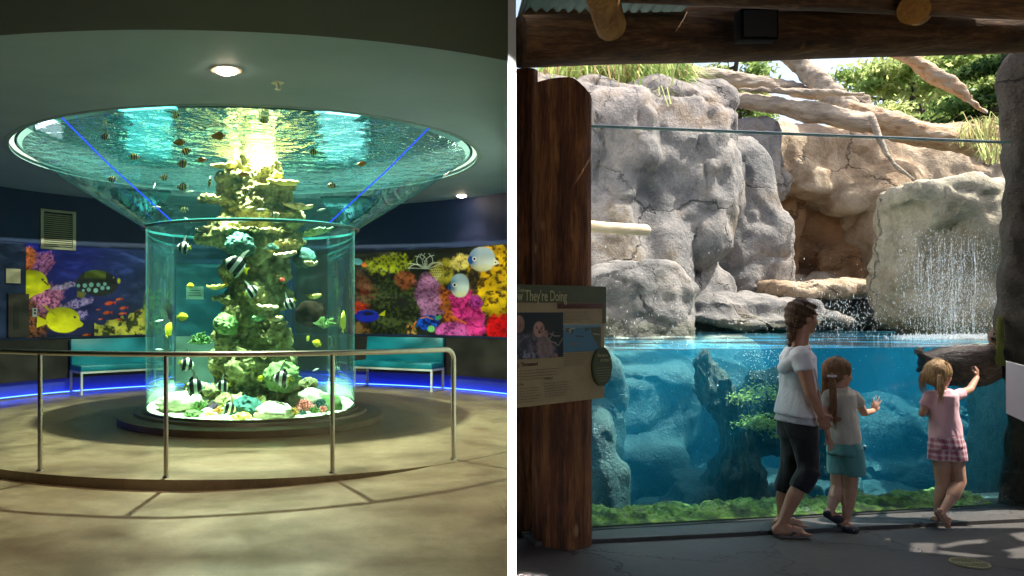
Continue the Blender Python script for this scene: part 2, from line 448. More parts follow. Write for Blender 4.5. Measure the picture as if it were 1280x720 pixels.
def paint_right(p):
    X, Y = p.X, p.Y
    p.c[:] = sc(18,20,12); p.c *= (.6+.8*fbm(X, Y, 9, 4, 31))[..., None]
    p.ell(487, 384, 44, 44, coral_tex(sc(74,82,34), sc(14,18,6), 3, 33, .52), 0, .2, wob=(.6, 14), seed=34)
    p.ell(450, 362, 16, 26, coral_tex(sc(120,90,66), sc(60,30,24), 3, 35), 0, .25, wob=(.5, 9), seed=36)
    for i in range(9):
        a = -1.9+i*.28; q = [(451,366)]
        for k in range(1, 5): q.append((451+math.cos(a)*k*5+math.sin(k*2+i)*1.2, 366+math.sin(a)*k*5.5))
        p.line(q, .55, sc(150,44,24))
    p.ell(450, 386, 14, 9, coral_tex(sc(214,60,40), sc(120,24,20), 3, 37), 10, .3, wob=(.7, 7), seed=3)
    p.ell(452, 412, 12, 14, coral_tex(sc(150,108,70), sc(70,44,26), 4, 39), 0, .3, wob=(.5, 8), seed=3)
    p.ell(486, 330, 34, 14, coral_tex(sc(176,178,54), sc(54,60,14), 3, 41, .47), -4, .25, wob=(.8, 8), seed=42)
    p.ell(553, 340, 16, 20, coral_tex(sc(150,138,52), sc(70,62,20), 4, 43, .4), 30, .2, wob=(.4, 8), seed=44)
    p.ell(506, 350, 14, 14, coral_tex(sc(186,104,72), sc(90,44,30), 3, 45, .45), 0, .3, wob=(.8, 7), seed=46)
    p.ell(503, 378, 13, 12, sc(16,16,10), 0, .6)
    p.ell(537, 372, 20, 34, coral_tex(sc(186,124,176), sc(112,62,104), 2.2, 47, .42, 4), -12, .2, wob=(.5, 9), seed=48)
    p.ell(560, 372, 18, 12, coral_tex(sc(206,120,70), sc(120,50,34), 3, 49), 40, .4, wob=(.8, 8), seed=50)
    # yellow coral
    p.ell(618, 352, 38, 52, coral_tex(sc(240,192,60), sc(96,62,14), 4.2, 51, .43, 6), 0, .12, wob=(.5, 12), seed=52)
    p.ell(576, 328, 14, 11, coral_tex(sc(232,220,136), sc(120,100,40), 3, 53, .42), -30, .25, wob=(.7, 7), seed=54)
    p.ell(590, 352, 10, 24, coral_tex(sc(80,60,30), sc(16,12,6), 3, 55, .5), 10, .3, wob=(.6, 7), seed=56)
    p.ell(575, 395, 30, 20, coral_tex(sc(214,120,62), sc(110,40,40), 3, 57, .46), 30, .3, wob=(.8, 8), seed=58)
    p.ell(585, 390, 20, 34, coral_tex(sc(236,88,160), sc(140,24,84), 2.8, 59, .42, 5), -24, .15, wob=(.6, 9), seed=60)
    p.ell(566, 414, 24, 12, coral_tex(sc(226,110,190), sc(120,40,100), 2.6, 61, .42), 0, .3, wob=(.7, 7), seed=62)
    p.ell(596, 378, 10, 10, coral_tex(sc(214,90,190), sc(110,30,90), 2.4, 63, .42), 0, .3, wob=(.7, 7), seed=64)
    p.ell(628, 410, 22, 20, coral_tex(sc(250,70,70), sc(170,20,30), 2.6, 65, .4, 5), 0, .2, wob=(.6, 8), seed=66)
    p.ell(514, 412, 8, 10, coral_tex(sc(230,180,110), sc(60,40,24), 3, 65), 0, .5, wob=(.6, 5), seed=66)
    # feather star
    for i in range(13):
        a = -PI*.98+i*PI*.98/12; q = []
        for k in range(7):
            rr_ = k*3.2; b = a+math.sin(i*1.7)*.05*k*k*.5
            q.append((532+math.cos(b)*rr_*1.15, 336+math.sin(b)*rr_))
        p.line(q, .6, sc(206,210,200), .9)
    p.ell(528, 322, 5, 6, sc(30,34,30), 0, .5); p.line([(527,318),(531,321),(528,325),(525,321),(527,317)], .5, sc(210,214,206))
    p.ell(546, 341, 7, 8, sc(190,180,110), 0, .2)
    for i in range(5):
        for j in range(5): p.ell(541+i*2.6+(j%2), 335+j*3, .8, 1, sc(24,24,14), 0, .5)
    # blue tang
    p.poly([(473,394),(482,387.5),(481,395)], sc(236,230,60)); m, u, v = p.ell(459, 395, 16, 8.6, sc(24,34,190), -2, .15)
    p.ell(460, 392.5, 8, 2.6, sc(8,10,60), 0, .3); p.line([(448,389),(460,387.2),(472,391)], .5, sc(90,130,230))
    # two pale butterfly fish
    for cx, cy, rx, ry, sx in ((603,324,17,16,-1), (575,357,12,15.5,-1)):
        m, u, v = p.ell(cx, cy, rx, ry, sc(206,216,222), 0, .1, 2.2)
        p.mix(m*np.clip((-u-.25)*2.2, 0, 1)*.75, sc(40,90,170)); p.mix(m*np.clip((.1-v)*.9, 0, .5), sc(120,170,214))
        p.mix(m*(np.sin(X*2.2+Y*1.1) > .2)*.12, sc(150,160,170))
        p.mix(m*np.clip((v-.3)*1.5, 0, .6), sc(236,232,170))
    p.ell(588, 325, 4, 6, sc(20,70,160), 0, .3); p.ell(562, 359, 2.6, 5, sc(20,80,150), 0, .4)
    for x, y in ((593,323.6), (568.3,356.2)):
        p.ell(x, y, 3, 3, sc(236,240,240), 0, .2); p.ell(x, y, 1.7, 1.9, sc(6,6,8), 0, .2)
    p.poly([(617,322),(625,329),(617,332)], sc(226,226,214)); p.ell(619.5, 328, 1, 1, sc(20,20,20))
    # small wrasse and mandarin
    p.ell(447, 327, 7, 4.4, sc(120,190,214), 10, .2); p.ell(455, 331, 4, 3, sc(226,120,60), 30, .2)
    p.ell(535, 403, 15, 10, lambda q: coral_tex(sc(40,90,226), sc(14,20,90), 2.5, 71, .45)(q), -8, .15)
    p.ell(539, 411, 5, 4.6, sc(130,200,120), 0, .2)
    for k in range(4): p.line([(535+k*2.4,407),(537+k*2.4,415)], .4, sc(30,90,90))
    p.line([(526,398),(533,396),(541,399)], .8, sc(236,140,40)); p.line([(520,402),(516,410)], 1.2, sc(236,120,50)); p.line([(524,403),(519,409)], .8, sc(60,120,220))
    p.ell(548, 397, 5, 3, sc(90,180,120), -20, .3); p.ell(547, 393.5, 1.6, 1.6, sc(20,14,10))
    p.line([(566,396),(582,404)], 1.3, sc(240,130,60))
def mural(name, label, px0, px1, fn, nu, nv):
    a0, a1 = wphi(px0), wphi(px1); z0, z1 = .995, 2.605
    th = np.linspace(a0, a1, nu+1); zz = np.linspace(z1, z0, nv+1)
    T, Z = np.meshgrid(th, zz); rr_ = WR+.012
    X = TX+rr_*np.sin(T); Y = TY+rr_*np.cos(T)
    p = Paint(CX+X/Y*F, HY-(Z-CZ)/Y*F); fn(p)
    v = np.stack([X, Y, Z], -1).reshape(-1, 3)
    I = np.arange(nv)[:, None]*(nu+1)+np.arange(nu)[None]; I = I.ravel()
    f = np.stack([I, I+nu+1, I+nu+2, I+1], -1)
    # back sheet gives it thickness
    me = bpy.data.meshes.new(name); me.from_pydata(v.tolist(), [], f.tolist()); me.update()
    ca = me.color_attributes.new('print', 'FLOAT_COLOR', 'POINT')
    cc = np.ones((v.shape[0], 4)); cc[:, :3] = np.clip(p.c.reshape(-1, 3), 0, 1); ca.data.foreach_set('color', cc.ravel())
    m, nt, out = newmat(name+'_print'); w = N(nt)
    at = w('ShaderNodeVertexColor', layer_name='print')
    g = w('ShaderNodeHueSaturation', {'Color': at.outputs['Color'], 'Value': 1.05, 'Saturation': 1.08})
    b = w('ShaderNodeBsdfPrincipled', {'Base Color': g.outputs[0], 'Roughness': .45}); w.link(b.outputs[0], out.inputs['Surface'])
    ob = finish(me, name, m, None, True, None, None, False)
    md = ob.modifiers.new('thick', 'SOLIDIFY'); md.thickness = .004; md.offset = 0
    return tag(ob, label, 'mural')
mural('reef_mural', 'printed underwater mural with yellow tangs and black triggerfish left of the tank', 33, 216, paint_left, 420, 280)
mural('reef_mural', 'printed coral mural with pink and yellow corals and pale fish right of the tank', 370, 637, paint_right, 640, 300)

# door behind the tank
def on_wall(px, z, dr=-.03):
    ph = wphi(px); return arc(C3, WR+dr, z, ph), ph
d0 = wphi(219); d1 = wphi(356)
door = empty('service_door', tuple(arc(C3, WR, 0, (d0+d1)/2)), 'teal service door with pale lower panel behind the aquarium', 'door')
M_door = pmat('door_teal_paint', [(.3, (.012,.12,.17,1)), (.7, (.016,.14,.2,1))], 3, .45, 0)
M_doorp = pmat('door_kick_panel', [(.3, (.45,.44,.32,1)), (.7, (.55,.53,.4,1))], 3, .5, 0)
M_dframe = pmat('door_frame_paint', [(.3, (.01,.03,.14,1)), (.7, (.012,.04,.17,1))], 3, .45, 0)
mb = MB(); mb.lathe(C3, [(WR-.045,.96),(WR-.005,.96),(WR-.005,2.36),(WR-.045,2.36)], 24, d0, d1); mb.build('leaf', M_door, door)
mb = MB(); mb.lathe(C3, [(WR-.055,.03),(WR-.005,.03),(WR-.005,.955),(WR-.055,.955)], 24, d0, d1); mb.build('lower_panel', M_doorp, door)
for s, e in ((d0-.028, d0-.004), (d1+.004, d1+.028)):
    mb = MB(); mb.lathe(C3, [(WR-.075,0.0),(WR-.045,0.0),(WR-.045,2.46),(WR-.075,2.46)], 3, s, e); mb.build('jamb', M_dframe, door)
mb = MB(); mb.lathe(C3, [(WR-.07,2.365),(WR-.045,2.365),(WR-.045,2.45),(WR-.07,2.45)], 24, d0-.003, d1+.003); mb.build('lintel', M_dframe, door)
def plate(name, label, cat, px0, px1, z0, z1, mat, dr=.0, th=.012, n=6, parent=None):
    mb = MB(); r0 = WR+dr; mb.lathe(C3, [(r0-th,z0),(r0,z0),(r0,z1),(r0-th,z1)], n, wphi(px0), wphi(px1))
    o = mb.build(name, mat, parent)
    if parent is None: tag(o, label, cat)
    return o
M_notice = pmat('notice_paper', [(.3, (.55,.55,.38,1)), (.7, (.7,.7,.5,1))], 6, .6, 0)
M_ink = pmat('printed_ink', [(.3, (.03,.03,.03,1)), (.7, (.04,.04,.04,1))], 6, .6, 0)
nt_ = plate('notice', 'small cream notice on the door behind the aquarium', 'sign', 232, 254, 1.67, 1.92, M_notice, -.05, .01)
mb = MB()
for k in range(3):
    r0 = WR-.062; mb.lathe(C3, [(r0-.002,1.74+.045*k),(r0,1.74+.045*k),(r0,1.755+.045*k),(r0-.002,1.755+.045*k)], 4, wphi(235+k), wphi(251-k))
mb.build('print_lines', M_ink, nt_)
# wall fittings on the left
Y_ = circ_y(72)
z_t = CZ+(HY-263)/F*Y_; z_b = CZ+(HY-312)/F*Y_
vent = empty('air_vent', tuple(arc(C3, WR, z_b, wphi(72))), 'square louvred air vent in pale frame high on the left wall', 'vent')
a0, a1 = wphi(50), wphi(94)
for nm, s, e, q0, q1 in (('frame', a0, a0+.012, z_b, z_t), ('frame', a1-.012, a1, z_b, z_t), ('frame', a0+.0125, a1-.0125, z_b, z_b+.04), ('frame', a0+.0125, a1-.0125, z_t-.04, z_t)):
    mb = MB(); mb.lathe(C3, [(WR-.03,q0),(WR-.004,q0),(WR-.004,q1),(WR-.03,q1)], 6, s, e); mb.build(nm, M_vent, vent)
mb = MB(); mb.lathe(C3, [(WR-.006,z_b+.05),(WR-.003,z_b+.05),(WR-.003,z_t-.05),(WR-.006,z_t-.05)], 6, a0+.0125, a1-.0125); mb.build('recess', M_black, vent)
mb = MB(); zz = z_b+.055
while zz < z_t-.06:
    mb.lathe(C3, [(WR-.024,zz),(WR-.02,zz),(WR-.008,zz+.022),(WR-.012,zz+.022)], 6, a0+.013, a1-.013); zz += .036
mb.build('louvres', M_vent, vent)
Yw = circ_y(16)
plate('switch_plate', 'cream square switch plate on the navy wall at the left edge', 'switch plate', 7, 25, CZ+(HY-354)/F*Yw, CZ+(HY-336)/F*Yw, M_plate, -.002)
pn = plate('recessed_panel', 'dark recessed metal panel beside the left mural', 'panel', 9, 35, CZ+(HY-422)/F*Yw, CZ+(HY-367)/F*Yw, M_wain, -.002, .03)
plate('slot', None, None, 15, 22, CZ+(HY-412)/F*Yw, CZ+(HY-377)/F*Yw, M_black, -.033, .004, parent=pn)
Yo = circ_y(43.5)
ol = plate('wall_outlet', 'small white outlet plate on the mural behind the yellow tang', 'outlet', 40.5, 46.5, CZ+(HY-396)/F*Yo, CZ+(HY-385)/F*Yo, M_whitem, .009, .012)
for zc in (391.5, 387.5): plate('socket', None, None, 42.3, 44.7, CZ+(HY-zc-1.2)/F*Yo, CZ+(HY-zc+1.2)/F*Yo, M_black, -.004, .003, 3, parent=ol)

# benches
def bench(px0, px1, label):
    pm = (px0+px1)/2; ph = wphi(pm); rad = WR-.42; c = arc(C3, rad, 0, ph)
    t = Vector((math.cos(ph), -math.sin(ph), 0)); n = Vector((math.sin(ph), math.cos(ph), 0))
    M = Matrix((t, n, Vector((0,0,1)))).transposed()
    wdt = 1.62
    e = empty('bench', tuple(c), label, 'bench', 'teal benches against the curved wall')
    def part(name, mat, fn, sm=True):
        mb = MB(); fn(mb); mb.v = [tuple(c + M @ Vector(v)) for v in mb.v]; return mb.build(name, mat, e, sm)
    part('seat', M_teal, lambda m: m.rbox((0,-.02,.455), (wdt,.56,.11), .025))
    part('backrest', M_teal, lambda m: m.rbox((0,.25,.72), (wdt*.99,.10,.46), .025, Euler((R(-6),0,0)).to_matrix()))
    def fr(m):
        m.box((0,-.27,.385), (wdt,.035,.035)); m.box((0,.24,.385), (wdt,.035,.035))
        m.box((-wdt/2+.018,-.015,.385), (.035,.474,.035)); m.box((wdt/2-.018,-.015,.385), (.035,.474,.035))
    part('seat_frame', M_whitem, fr, False)
    for sx in (-1, 1):
        for y in (-.27, .24): part('leg', M_whitem, lambda m: m.box((sx*(wdt/2-.02), y, .1835), (.036,.036,.367)), False)
        part('foot_rail', M_whitem, lambda m: m.box((sx*(wdt/2-.02), -.015, .02), (.03,.47,.03)), False)
    return e
bench(90, 186, 'teal padded bench with white metal legs under the left mural')
bench(461, 560, 'teal padded bench with white metal legs under the right mural')

# railing
RR = 3.86
rail = empty('guard_rail', tuple(arc(C3, RR, 0, PI)), 'curved steel guard rail on round posts in front of the aquarium', 'railing')
def rphi(px):          # near side of the rail circle
    k = (px-CX)/F; a = 1+k*k; b = -2*(k*TX+TY); c = TX*TX+TY*TY-RR*RR
    Y = (-b-math.sqrt(b*b-4*a*c))/(2*a); return math.atan2(k*Y-TX, Y-TY) % (2*PI)
ph_end = rphi(567); pts = []
ph = R(262)
while ph > ph_end+.03: pts.append(arc(C3, RR, 1.09, ph)); ph -= R(2)
for q in range(6):
    a_ = q/5*PI/2; pts.append(arc(C3, RR, 1.09-.10*(1-math.cos(a_)), ph_end+.026-.026*math.sin(a_)))
pts.append(arc(C3, RR, .9, ph_end)); pts.append(arc(C3, RR, .3, ph_end)); pts.append(arc(C3, RR, .0, ph_end))
mb = MB(); mb.tube(pts, .024, 14); mb.build('handrail', M_steel, rail)
for px in (50, 207.5, 415.5):
    q = rphi(px); 
    mb = MB(); mb.frus(arc(C3, RR, 0, q), .021, arc(C3, RR, 1.07, q), .021, 16); mb.build('post', M_steel, rail)
for px in (50, 207.5, 415.5, 567):
    q = rphi(px); mb = MB(); mb.frus(arc(C3, RR, .0, q), .034, arc(C3, RR, .012, q), .03, 16); mb.build('base_collar', M_steel, rail)

# ceiling lights
M_trim = pmat('light_trim', [(.3, (.5,.42,.36,1)), (.7, (.6,.5,.42,1))], 3, .4, 0)
M_bulb = emat('warm_bulb', (1,.78,.55,1), 30)
def downlight(px, py, label, watt, r=.12):
    Y = (3.50-CZ)/(HY-py)*F; c = P(px, py, Y); c.z = 3.495
    e = empty('downlight', tuple(c), label, 'ceiling light', 'recessed lights in the round ceiling')
    mb = MB(); mb.lathe(c, [(r*.72,-.006),(r,-.006),(r*1.02,.002),(r*.72,.002)], 28); mb.build('trim_ring', M_trim, e)
    mb = MB(); mb.sph((c.x, c.y, c.z-.004), (r*.7, r*.7, .035)); mb.build('bulb', M_bulb, e)
    ld = bpy.data.lights.new('downlight_lamp', 'SPOT'); ld.energy = watt; ld.color = (1,.75,.5); ld.spot_size = R(100); ld.spot_blend = .8; ld.shadow_soft_size = .06
    lo = bpy.data.objects.new('downlight_lamp', ld); COL.objects.link(lo); lo.location = (c.x, c.y, c.z-.06)
downlight(283, 87, 'large lit downlight in the ceiling in front of the funnel', 90, .13)
downlight(61, 247, 'small lit downlight above the air vent on the left', 22)
downlight(577, 244, 'small lit downlight right of the funnel near the mural', 26)
for x_, y_, w_ in ((-.3, 3.6, 40), (-2.6, 4.2, 26), (.2, 1.5, 30)):  # unseen warm fill lamps, added to warm the outer floor
    ld = bpy.data.lights.new('hall_fill', 'SPOT'); ld.energy = w_; ld.color = (1,.62,.34); ld.spot_size = R(80); ld.spot_blend = .9; ld.shadow_soft_size = .08
    lo = bpy.data.objects.new('hall_fill', ld); COL.objects.link(lo); lo.location = (x_, y_, 3.5)
c = P(347, 104, (3.50-CZ)/(HY-104)*F)
sp = empty('sprinkler_head', (c.x, c.y, 3.47), 'small metal sprinkler head under the ceiling right of the downlight', 'sprinkler')
mb = MB(); mb.lathe((c.x, c.y, 3.50), [(.001,-.004),(.055,-.004),(.06,0),(.001,0)], 20); mb.build('escutcheon', M_steel, sp)
mb = MB(); mb.frus((c.x, c.y, 3.495), .014, (c.x, c.y, 3.45), .012); mb.lathe((c.x, c.y, 3.442), [(.001,0),(.03,0),(.03,.006),(.001,.006)], 16); mb.build('deflector', M_steel, sp)
# ================================================================== AQUARIUM
def acrylic(name, tint, refl=.9, edge=(.3,.85,.9,1), edgeamt=.35, rough=.01, tir=False):
    m, nt, out = newmat(name); w = N(nt)
    lw = w('ShaderNodeLayerWeight', {'Blend': .5})
    fr = w('ShaderNodeFresnel', {'IOR': 1.35})
    tr = w('ShaderNodeBsdfTransparent', {'Color': tint})
    gl = w('ShaderNodeBsdfGlossy', {'Color': (refl,refl,refl,1), 'Roughness': rough})
    tl = w('ShaderNodeBsdfTranslucent', {'Color': edge}); df = w('ShaderNodeBsdfDiffuse', {'Color': edge})
    ad = w('ShaderNodeMixShader', {0: .5, 1: tl.outputs[0], 2: df.outputs[0]})
    pw = w('ShaderNodeMath', {0: lw.outputs['Facing'], 1: 9.0}, operation='POWER')
    sc_ = w('ShaderNodeMath', {0: pw.outputs[0], 1: edgeamt}, operation='MULTIPLY')
    a = w('ShaderNodeMixShader', {0: sc_.outputs[0], 1: tr.outputs[0], 2: ad.outputs[0]})
    f2 = w('ShaderNodeMath', {0: fr.outputs[0], 1: .55}, operation='MULTIPLY')
    b = w('ShaderNodeMixShader', {0: f2.outputs[0], 1: a.outputs[0], 2: gl.outputs[0]})
    if tir:   # steep light inside the water cannot leave through the upright wall (total reflection)
        g = w('ShaderNodeNewGeometry'); sx = w('ShaderNodeSeparateXYZ', {0: g.outputs['Incoming']}); az_ = w('ShaderNodeMath', {0: sx.outputs[2]}, operation='ABSOLUTE')
        steep = w('ShaderNodeMapRange', {'Value': az_.outputs[0], 'From Min': .58, 'From Max': .72}).outputs[0]
        b = w('ShaderNodeMixShader', {0: steep, 1: b.outputs[0], 2: gl.outputs[0]})
    w.link(b.outputs[0], out.inputs['Surface']); return m
M_acr = acrylic('clear_acrylic', (.66,.92,.95,1), edgeamt=.3, tir=True)
M_acrf = acrylic('clear_acrylic_funnel', (.70,.92,.94,1), .5, edgeamt=.03)
def water_mat(name, absorb, ad, scat, sd, rough_bump, mirror, bscale=2.5, caust=0, tint=(1,1,1,1), stretch=(1,1,1)):
    """top: rippled mirror / clear mix, sides: clear ; inside: even volume"""
    m, nt, out = newmat(name); w = N(nt)
    v = coords(w, stretch)
    n1 = nz(w, v, bscale, 4, .6, .8); n2 = nz(w, v, bscale*4.5, 3, .6, .4)
    h = w('ShaderNodeMath', {0: n1, 1: n2}, operation='ADD')
    bp = w('ShaderNodeBump', {'Height': h.outputs[0], 'Strength': 1.0, 'Distance': rough_bump})
    geo = w('ShaderNodeNewGeometry')
    nzv = w('ShaderNodeSeparateXYZ', {0: geo.outputs['True Normal']})
    ab = w('ShaderNodeMath', {0: nzv.outputs[2]}, operation='ABSOLUTE')
    top = w('ShaderNodeMath', {0: ab.outputs[0], 1: .9}, operation='GREATER_THAN')
    col = tint
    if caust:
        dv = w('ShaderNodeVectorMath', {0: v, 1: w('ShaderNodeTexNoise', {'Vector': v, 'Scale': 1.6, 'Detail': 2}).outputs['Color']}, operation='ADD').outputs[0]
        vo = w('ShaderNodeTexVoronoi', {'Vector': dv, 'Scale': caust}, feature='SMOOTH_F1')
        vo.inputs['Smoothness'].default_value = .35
        c1 = ramp(w, vo.outputs['Distance'], [(.0, (.35,.38,.38,1)), (.28, (.5,.53,.53,1)), (.42, (1.0,1.0,1.0,1)), (.56, (3.6,3.6,3.5,1))])  # caustic light painted into the surface tint as a bright web
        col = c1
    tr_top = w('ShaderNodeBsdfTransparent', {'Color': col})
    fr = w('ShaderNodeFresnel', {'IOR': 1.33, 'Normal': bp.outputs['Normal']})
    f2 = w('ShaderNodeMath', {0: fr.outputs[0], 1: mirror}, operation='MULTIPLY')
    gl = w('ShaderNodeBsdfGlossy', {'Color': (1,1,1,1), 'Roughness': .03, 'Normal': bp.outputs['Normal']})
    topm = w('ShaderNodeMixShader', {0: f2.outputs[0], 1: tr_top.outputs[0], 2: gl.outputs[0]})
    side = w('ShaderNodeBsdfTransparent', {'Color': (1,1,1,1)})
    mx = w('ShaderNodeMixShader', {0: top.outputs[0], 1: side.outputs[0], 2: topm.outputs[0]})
    w.link(mx.outputs[0], out.inputs['Surface'])
    va = w('ShaderNodeVolumeAbsorption', {'Color': absorb, 'Density': ad})
    vs = w('ShaderNodeVolumeScatter', {'Color': scat, 'Density': sd, 'Anisotropy': .2})
    av = w('ShaderNodeAddShader', {0: va.outputs[0], 1: vs.outputs[0]})
    w.link(av.outputs[0], out.inputs['Volume'])
    return m
M_tw = water_mat('aquarium_water', (.30,.90,.88,1), .20, (.25,.75,.85,1), .0035, .16, .9, .85)
TR = 1.405
tank = empty('aquarium', (TX, TY, 0), 'tall cylindrical aquarium with wide funnel top around a coral column', 'aquarium')
mb = MB(); mb.lathe(C3, [(0.01,0.004),(1.78,0.004),(1.78,.085),(1.68,.10),(1.57,.105),(1.55,.135),(1.46,.14),(0.01,.14)], 128); mb.build('plinth', M_stone, tank)
mb = MB(); mb.lathe(C3, [(TR+.004,.141),(TR+.045,.141),(TR+.045,.165),(TR+.004,.165)], 128); mb.build('base_seal', M_stone, tank)
mb = MB(); mb.lathe(C3, [(TR,.142),(TR,2.535)], 128, close_prof=False); mb.build('cylinder_wall', M_acr, tank, fixn=False)
M_flange = pmat('neck_acrylic', [(.3, (.02,.14,.15,1)), (.7, (.03,.18,.19,1))], 4, .15, 0)
mb = MB(); mb.lathe(C3, [(TR+.002,2.535),(TR+.05,2.535),(TR+.07,2.56),(TR+.03,2.575),(TR+.002,2.56)], 128); mb.build('neck_ring', M_flange, tank)
mb = MB(); mb.lathe(C3, [(TR+.02,2.565),(1.78,2.78),(2.33,3.11),(2.97,3.55)], 160, close_prof=False); mb.build('funnel_wall', M_acrf, tank, fixn=False)
M_rim = pmat('rim_edge', [(.3, (.03,.13,.14,1)), (.7, (.04,.16,.16,1))], 4, .2, 0)
mb = MB(); mb.lathe(C3, [(2.955,3.552),(2.99,3.552),(2.99,3.575),(2.955,3.575)], 160); mb.build('funnel_rim', M_rim, tank)
M_seam = emat('seam_blue_glint', (.02,.07,1,1), .8)  # blue strip's reflection in the seams, painted as weak emission
for p1 in (R(180+58), R(180-53)):
    q = p1; 
    # find the azimuths: left seam rim (75,160), right seam rim (537,160)
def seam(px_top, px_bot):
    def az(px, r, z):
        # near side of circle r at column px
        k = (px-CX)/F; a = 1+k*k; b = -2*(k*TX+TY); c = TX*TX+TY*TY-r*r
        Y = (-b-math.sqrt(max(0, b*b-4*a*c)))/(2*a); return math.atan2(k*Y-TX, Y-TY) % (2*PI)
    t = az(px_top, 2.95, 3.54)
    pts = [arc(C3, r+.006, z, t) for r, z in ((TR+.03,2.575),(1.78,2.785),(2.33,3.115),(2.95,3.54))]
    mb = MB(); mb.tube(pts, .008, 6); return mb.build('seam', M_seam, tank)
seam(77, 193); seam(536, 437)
# water (one closed body)
mb = MB(); prof = [(0.0,.143),(TR-.006,.143),(TR-.006,2.53),(TR+.012,2.57),(1.77,2.785),(2.32,3.115),(2.9,3.515),(0.0,3.515)]
n = 128; vs = [(TX,TY,.143)]; fs = []
for i in range(n):
    t = 2*PI*i/n
    for r, z in prof[1:-1]: vs.append((TX+r*math.sin(t), TY+r*math.cos(t), z))
vs.append((TX,TY,3.515)); k = len(prof)-2
for i in range(n):
    a = 1+i*k; b = 1+((i+1)%n)*k
    for j in range(k-1): fs.append((a+j, b+j, b+j+1, a+j+1))
    fs.append((0, b, a)); fs.append((len(vs)-1, a+k-1, b+k-1))
mb.add(vs, fs); water_t = mb.build('aquarium_water', M_tw, None, False); tag(water_t, kind='structure')
# hood above the opening
M_collar = pmat('pale_teal_collar', [(.3, (.16,.27,.29,1)), (.7, (.2,.32,.34,1))], 3, .6, 0)
M_hood = pmat('hood_paint', [(.3, (.008,.05,.055,1)), (.7, (.02,.08,.085,1))], 1.5, .6, 0)
mb = MB(); mb.lathe(C3, [(OPR,3.495),(OPR+.06,3.495),(OPR+.06,3.95),(OPR,3.95)], 128)
tag(mb.build('opening_collar', M_collar, None), 'pale collar lining the round ceiling opening above the funnel', 'trim')
mb = MB(); mb.lathe(C3, [(OPR+.01,3.952),(OPR+.08,3.952),(OPR+.08,5.3),(0.02,5.3),(0.02,5.24),(OPR+.01,5.24)], 128)
tag(mb.build('light_hood', M_hood, None), 'dark drum shaped hood above the aquarium water', 'hood')
def glowmat(col, st):
    m, nt, out = newmat('reflection_glow'); w = N(nt); tc = w('ShaderNodeTexCoord')  # wavy edges painted in, as if seen through rippling water
    n = w('ShaderNodeTexNoise', {'Vector': w('ShaderNodeMapping', {'Vector': tc.outputs['Generated'], 'Scale': (1.5,1.5,6)}).outputs[0], 'Scale': 2.2, 'Detail': 5})
    g = w('ShaderNodeVectorMath', {0: tc.outputs['Generated'], 1: w('ShaderNodeVectorMath', {0: w('ShaderNodeVectorMath', {0: n.outputs['Color'], 1: (.5,.5,.5)}, operation='SUBTRACT').outputs[0], 1: (.9,.9,.25)}, operation='MULTIPLY').outputs[0]}, operation='ADD')
    s_ = w('ShaderNodeSeparateXYZ', {0: g.outputs[0]}); f = None
    for ax in (0, 2):
        a = w('ShaderNodeMath', {0: s_.outputs[ax], 1: .5}, operation='SUBTRACT'); a = w('ShaderNodeMath', {0: a.outputs[0]}, operation='ABSOLUTE')
        k = w('ShaderNodeMapRange', {'Value': a.outputs[0], 'From Min': .30, 'From Max': .44, 'To Min': 1, 'To Max': 0}).outputs[0]
        f = k if f is None else w('ShaderNodeMath', {0: f, 1: k}, operation='MULTIPLY').outputs[0]
    e = w('ShaderNodeEmission', {'Color': col, 'Strength': st}); d = w('ShaderNodeBsdfDiffuse', {'Color': (.04,.2,.2,1)})
    x = w('ShaderNodeMixShader', {0: f, 1: d.outputs[0], 2: e.outputs[0]}); w.link(x.outputs[0], out.inputs['Surface']); return m
def panel(phi, dphi, z0, z1, st, label, col=(.16,1,.88,1)):  # added glowing panels stand for window reflections on the water
    mb = MB(); mb.lathe(C3, [(OPR-.03,z0),(OPR-.005,z0),(OPR-.005,z1),(OPR-.03,z1)], 10, phi-dphi, phi+dphi)
    tag(mb.build('reflection_panel', glowmat(col, st), None), label, 'window', 'glowing panels for reflections above the aquarium water')
panel(R(-42), R(10), 3.85, 5.15, 2.4, 'glowing cyan panel for the window reflection above the left half of the funnel')
panel(R(23), R(10), 3.9, 5.15, 2.8, 'glowing cyan panel for the window reflection above the right half of the funnel', (.35,1,.95,1))
panel(R(-80), R(7), 3.95, 4.25, 2, 'small white panel for the window reflection at the left end of the funnel', (.9,1,1,1))
def area(name, loc, size, watt, col, rot=(0,0,0), spread=None, shape='DISK'):
    ld = bpy.data.lights.new(name, 'AREA'); ld.energy = watt; ld.color = col; ld.size = size; ld.shape = shape
    if spread: ld.spread = spread
    lo = bpy.data.objects.new(name, ld); COL.objects.link(lo); lo.location = loc; lo.rotation_euler = rot; return lo
LC = (1,.86,.58)
for a_, w_ in ((R(180), 600), (R(65), 30), (R(-65), 30)):
    q = arc(C3, .62, 4.95, a_); area('tank_lamp', q, .16, w_, LC)
for k_ in range(6):
    q = arc(C3, 1.0, 4.9, R(30+60*k_)); ld = bpy.data.lights.new('tank_spot', 'SPOT'); ld.energy = 2600; ld.color = (1,.97,.66); ld.spot_size = R(19); ld.spot_blend = .5; ld.shadow_soft_size = .05
    lo = bpy.data.objects.new('tank_spot', ld); COL.objects.link(lo); lo.location = q
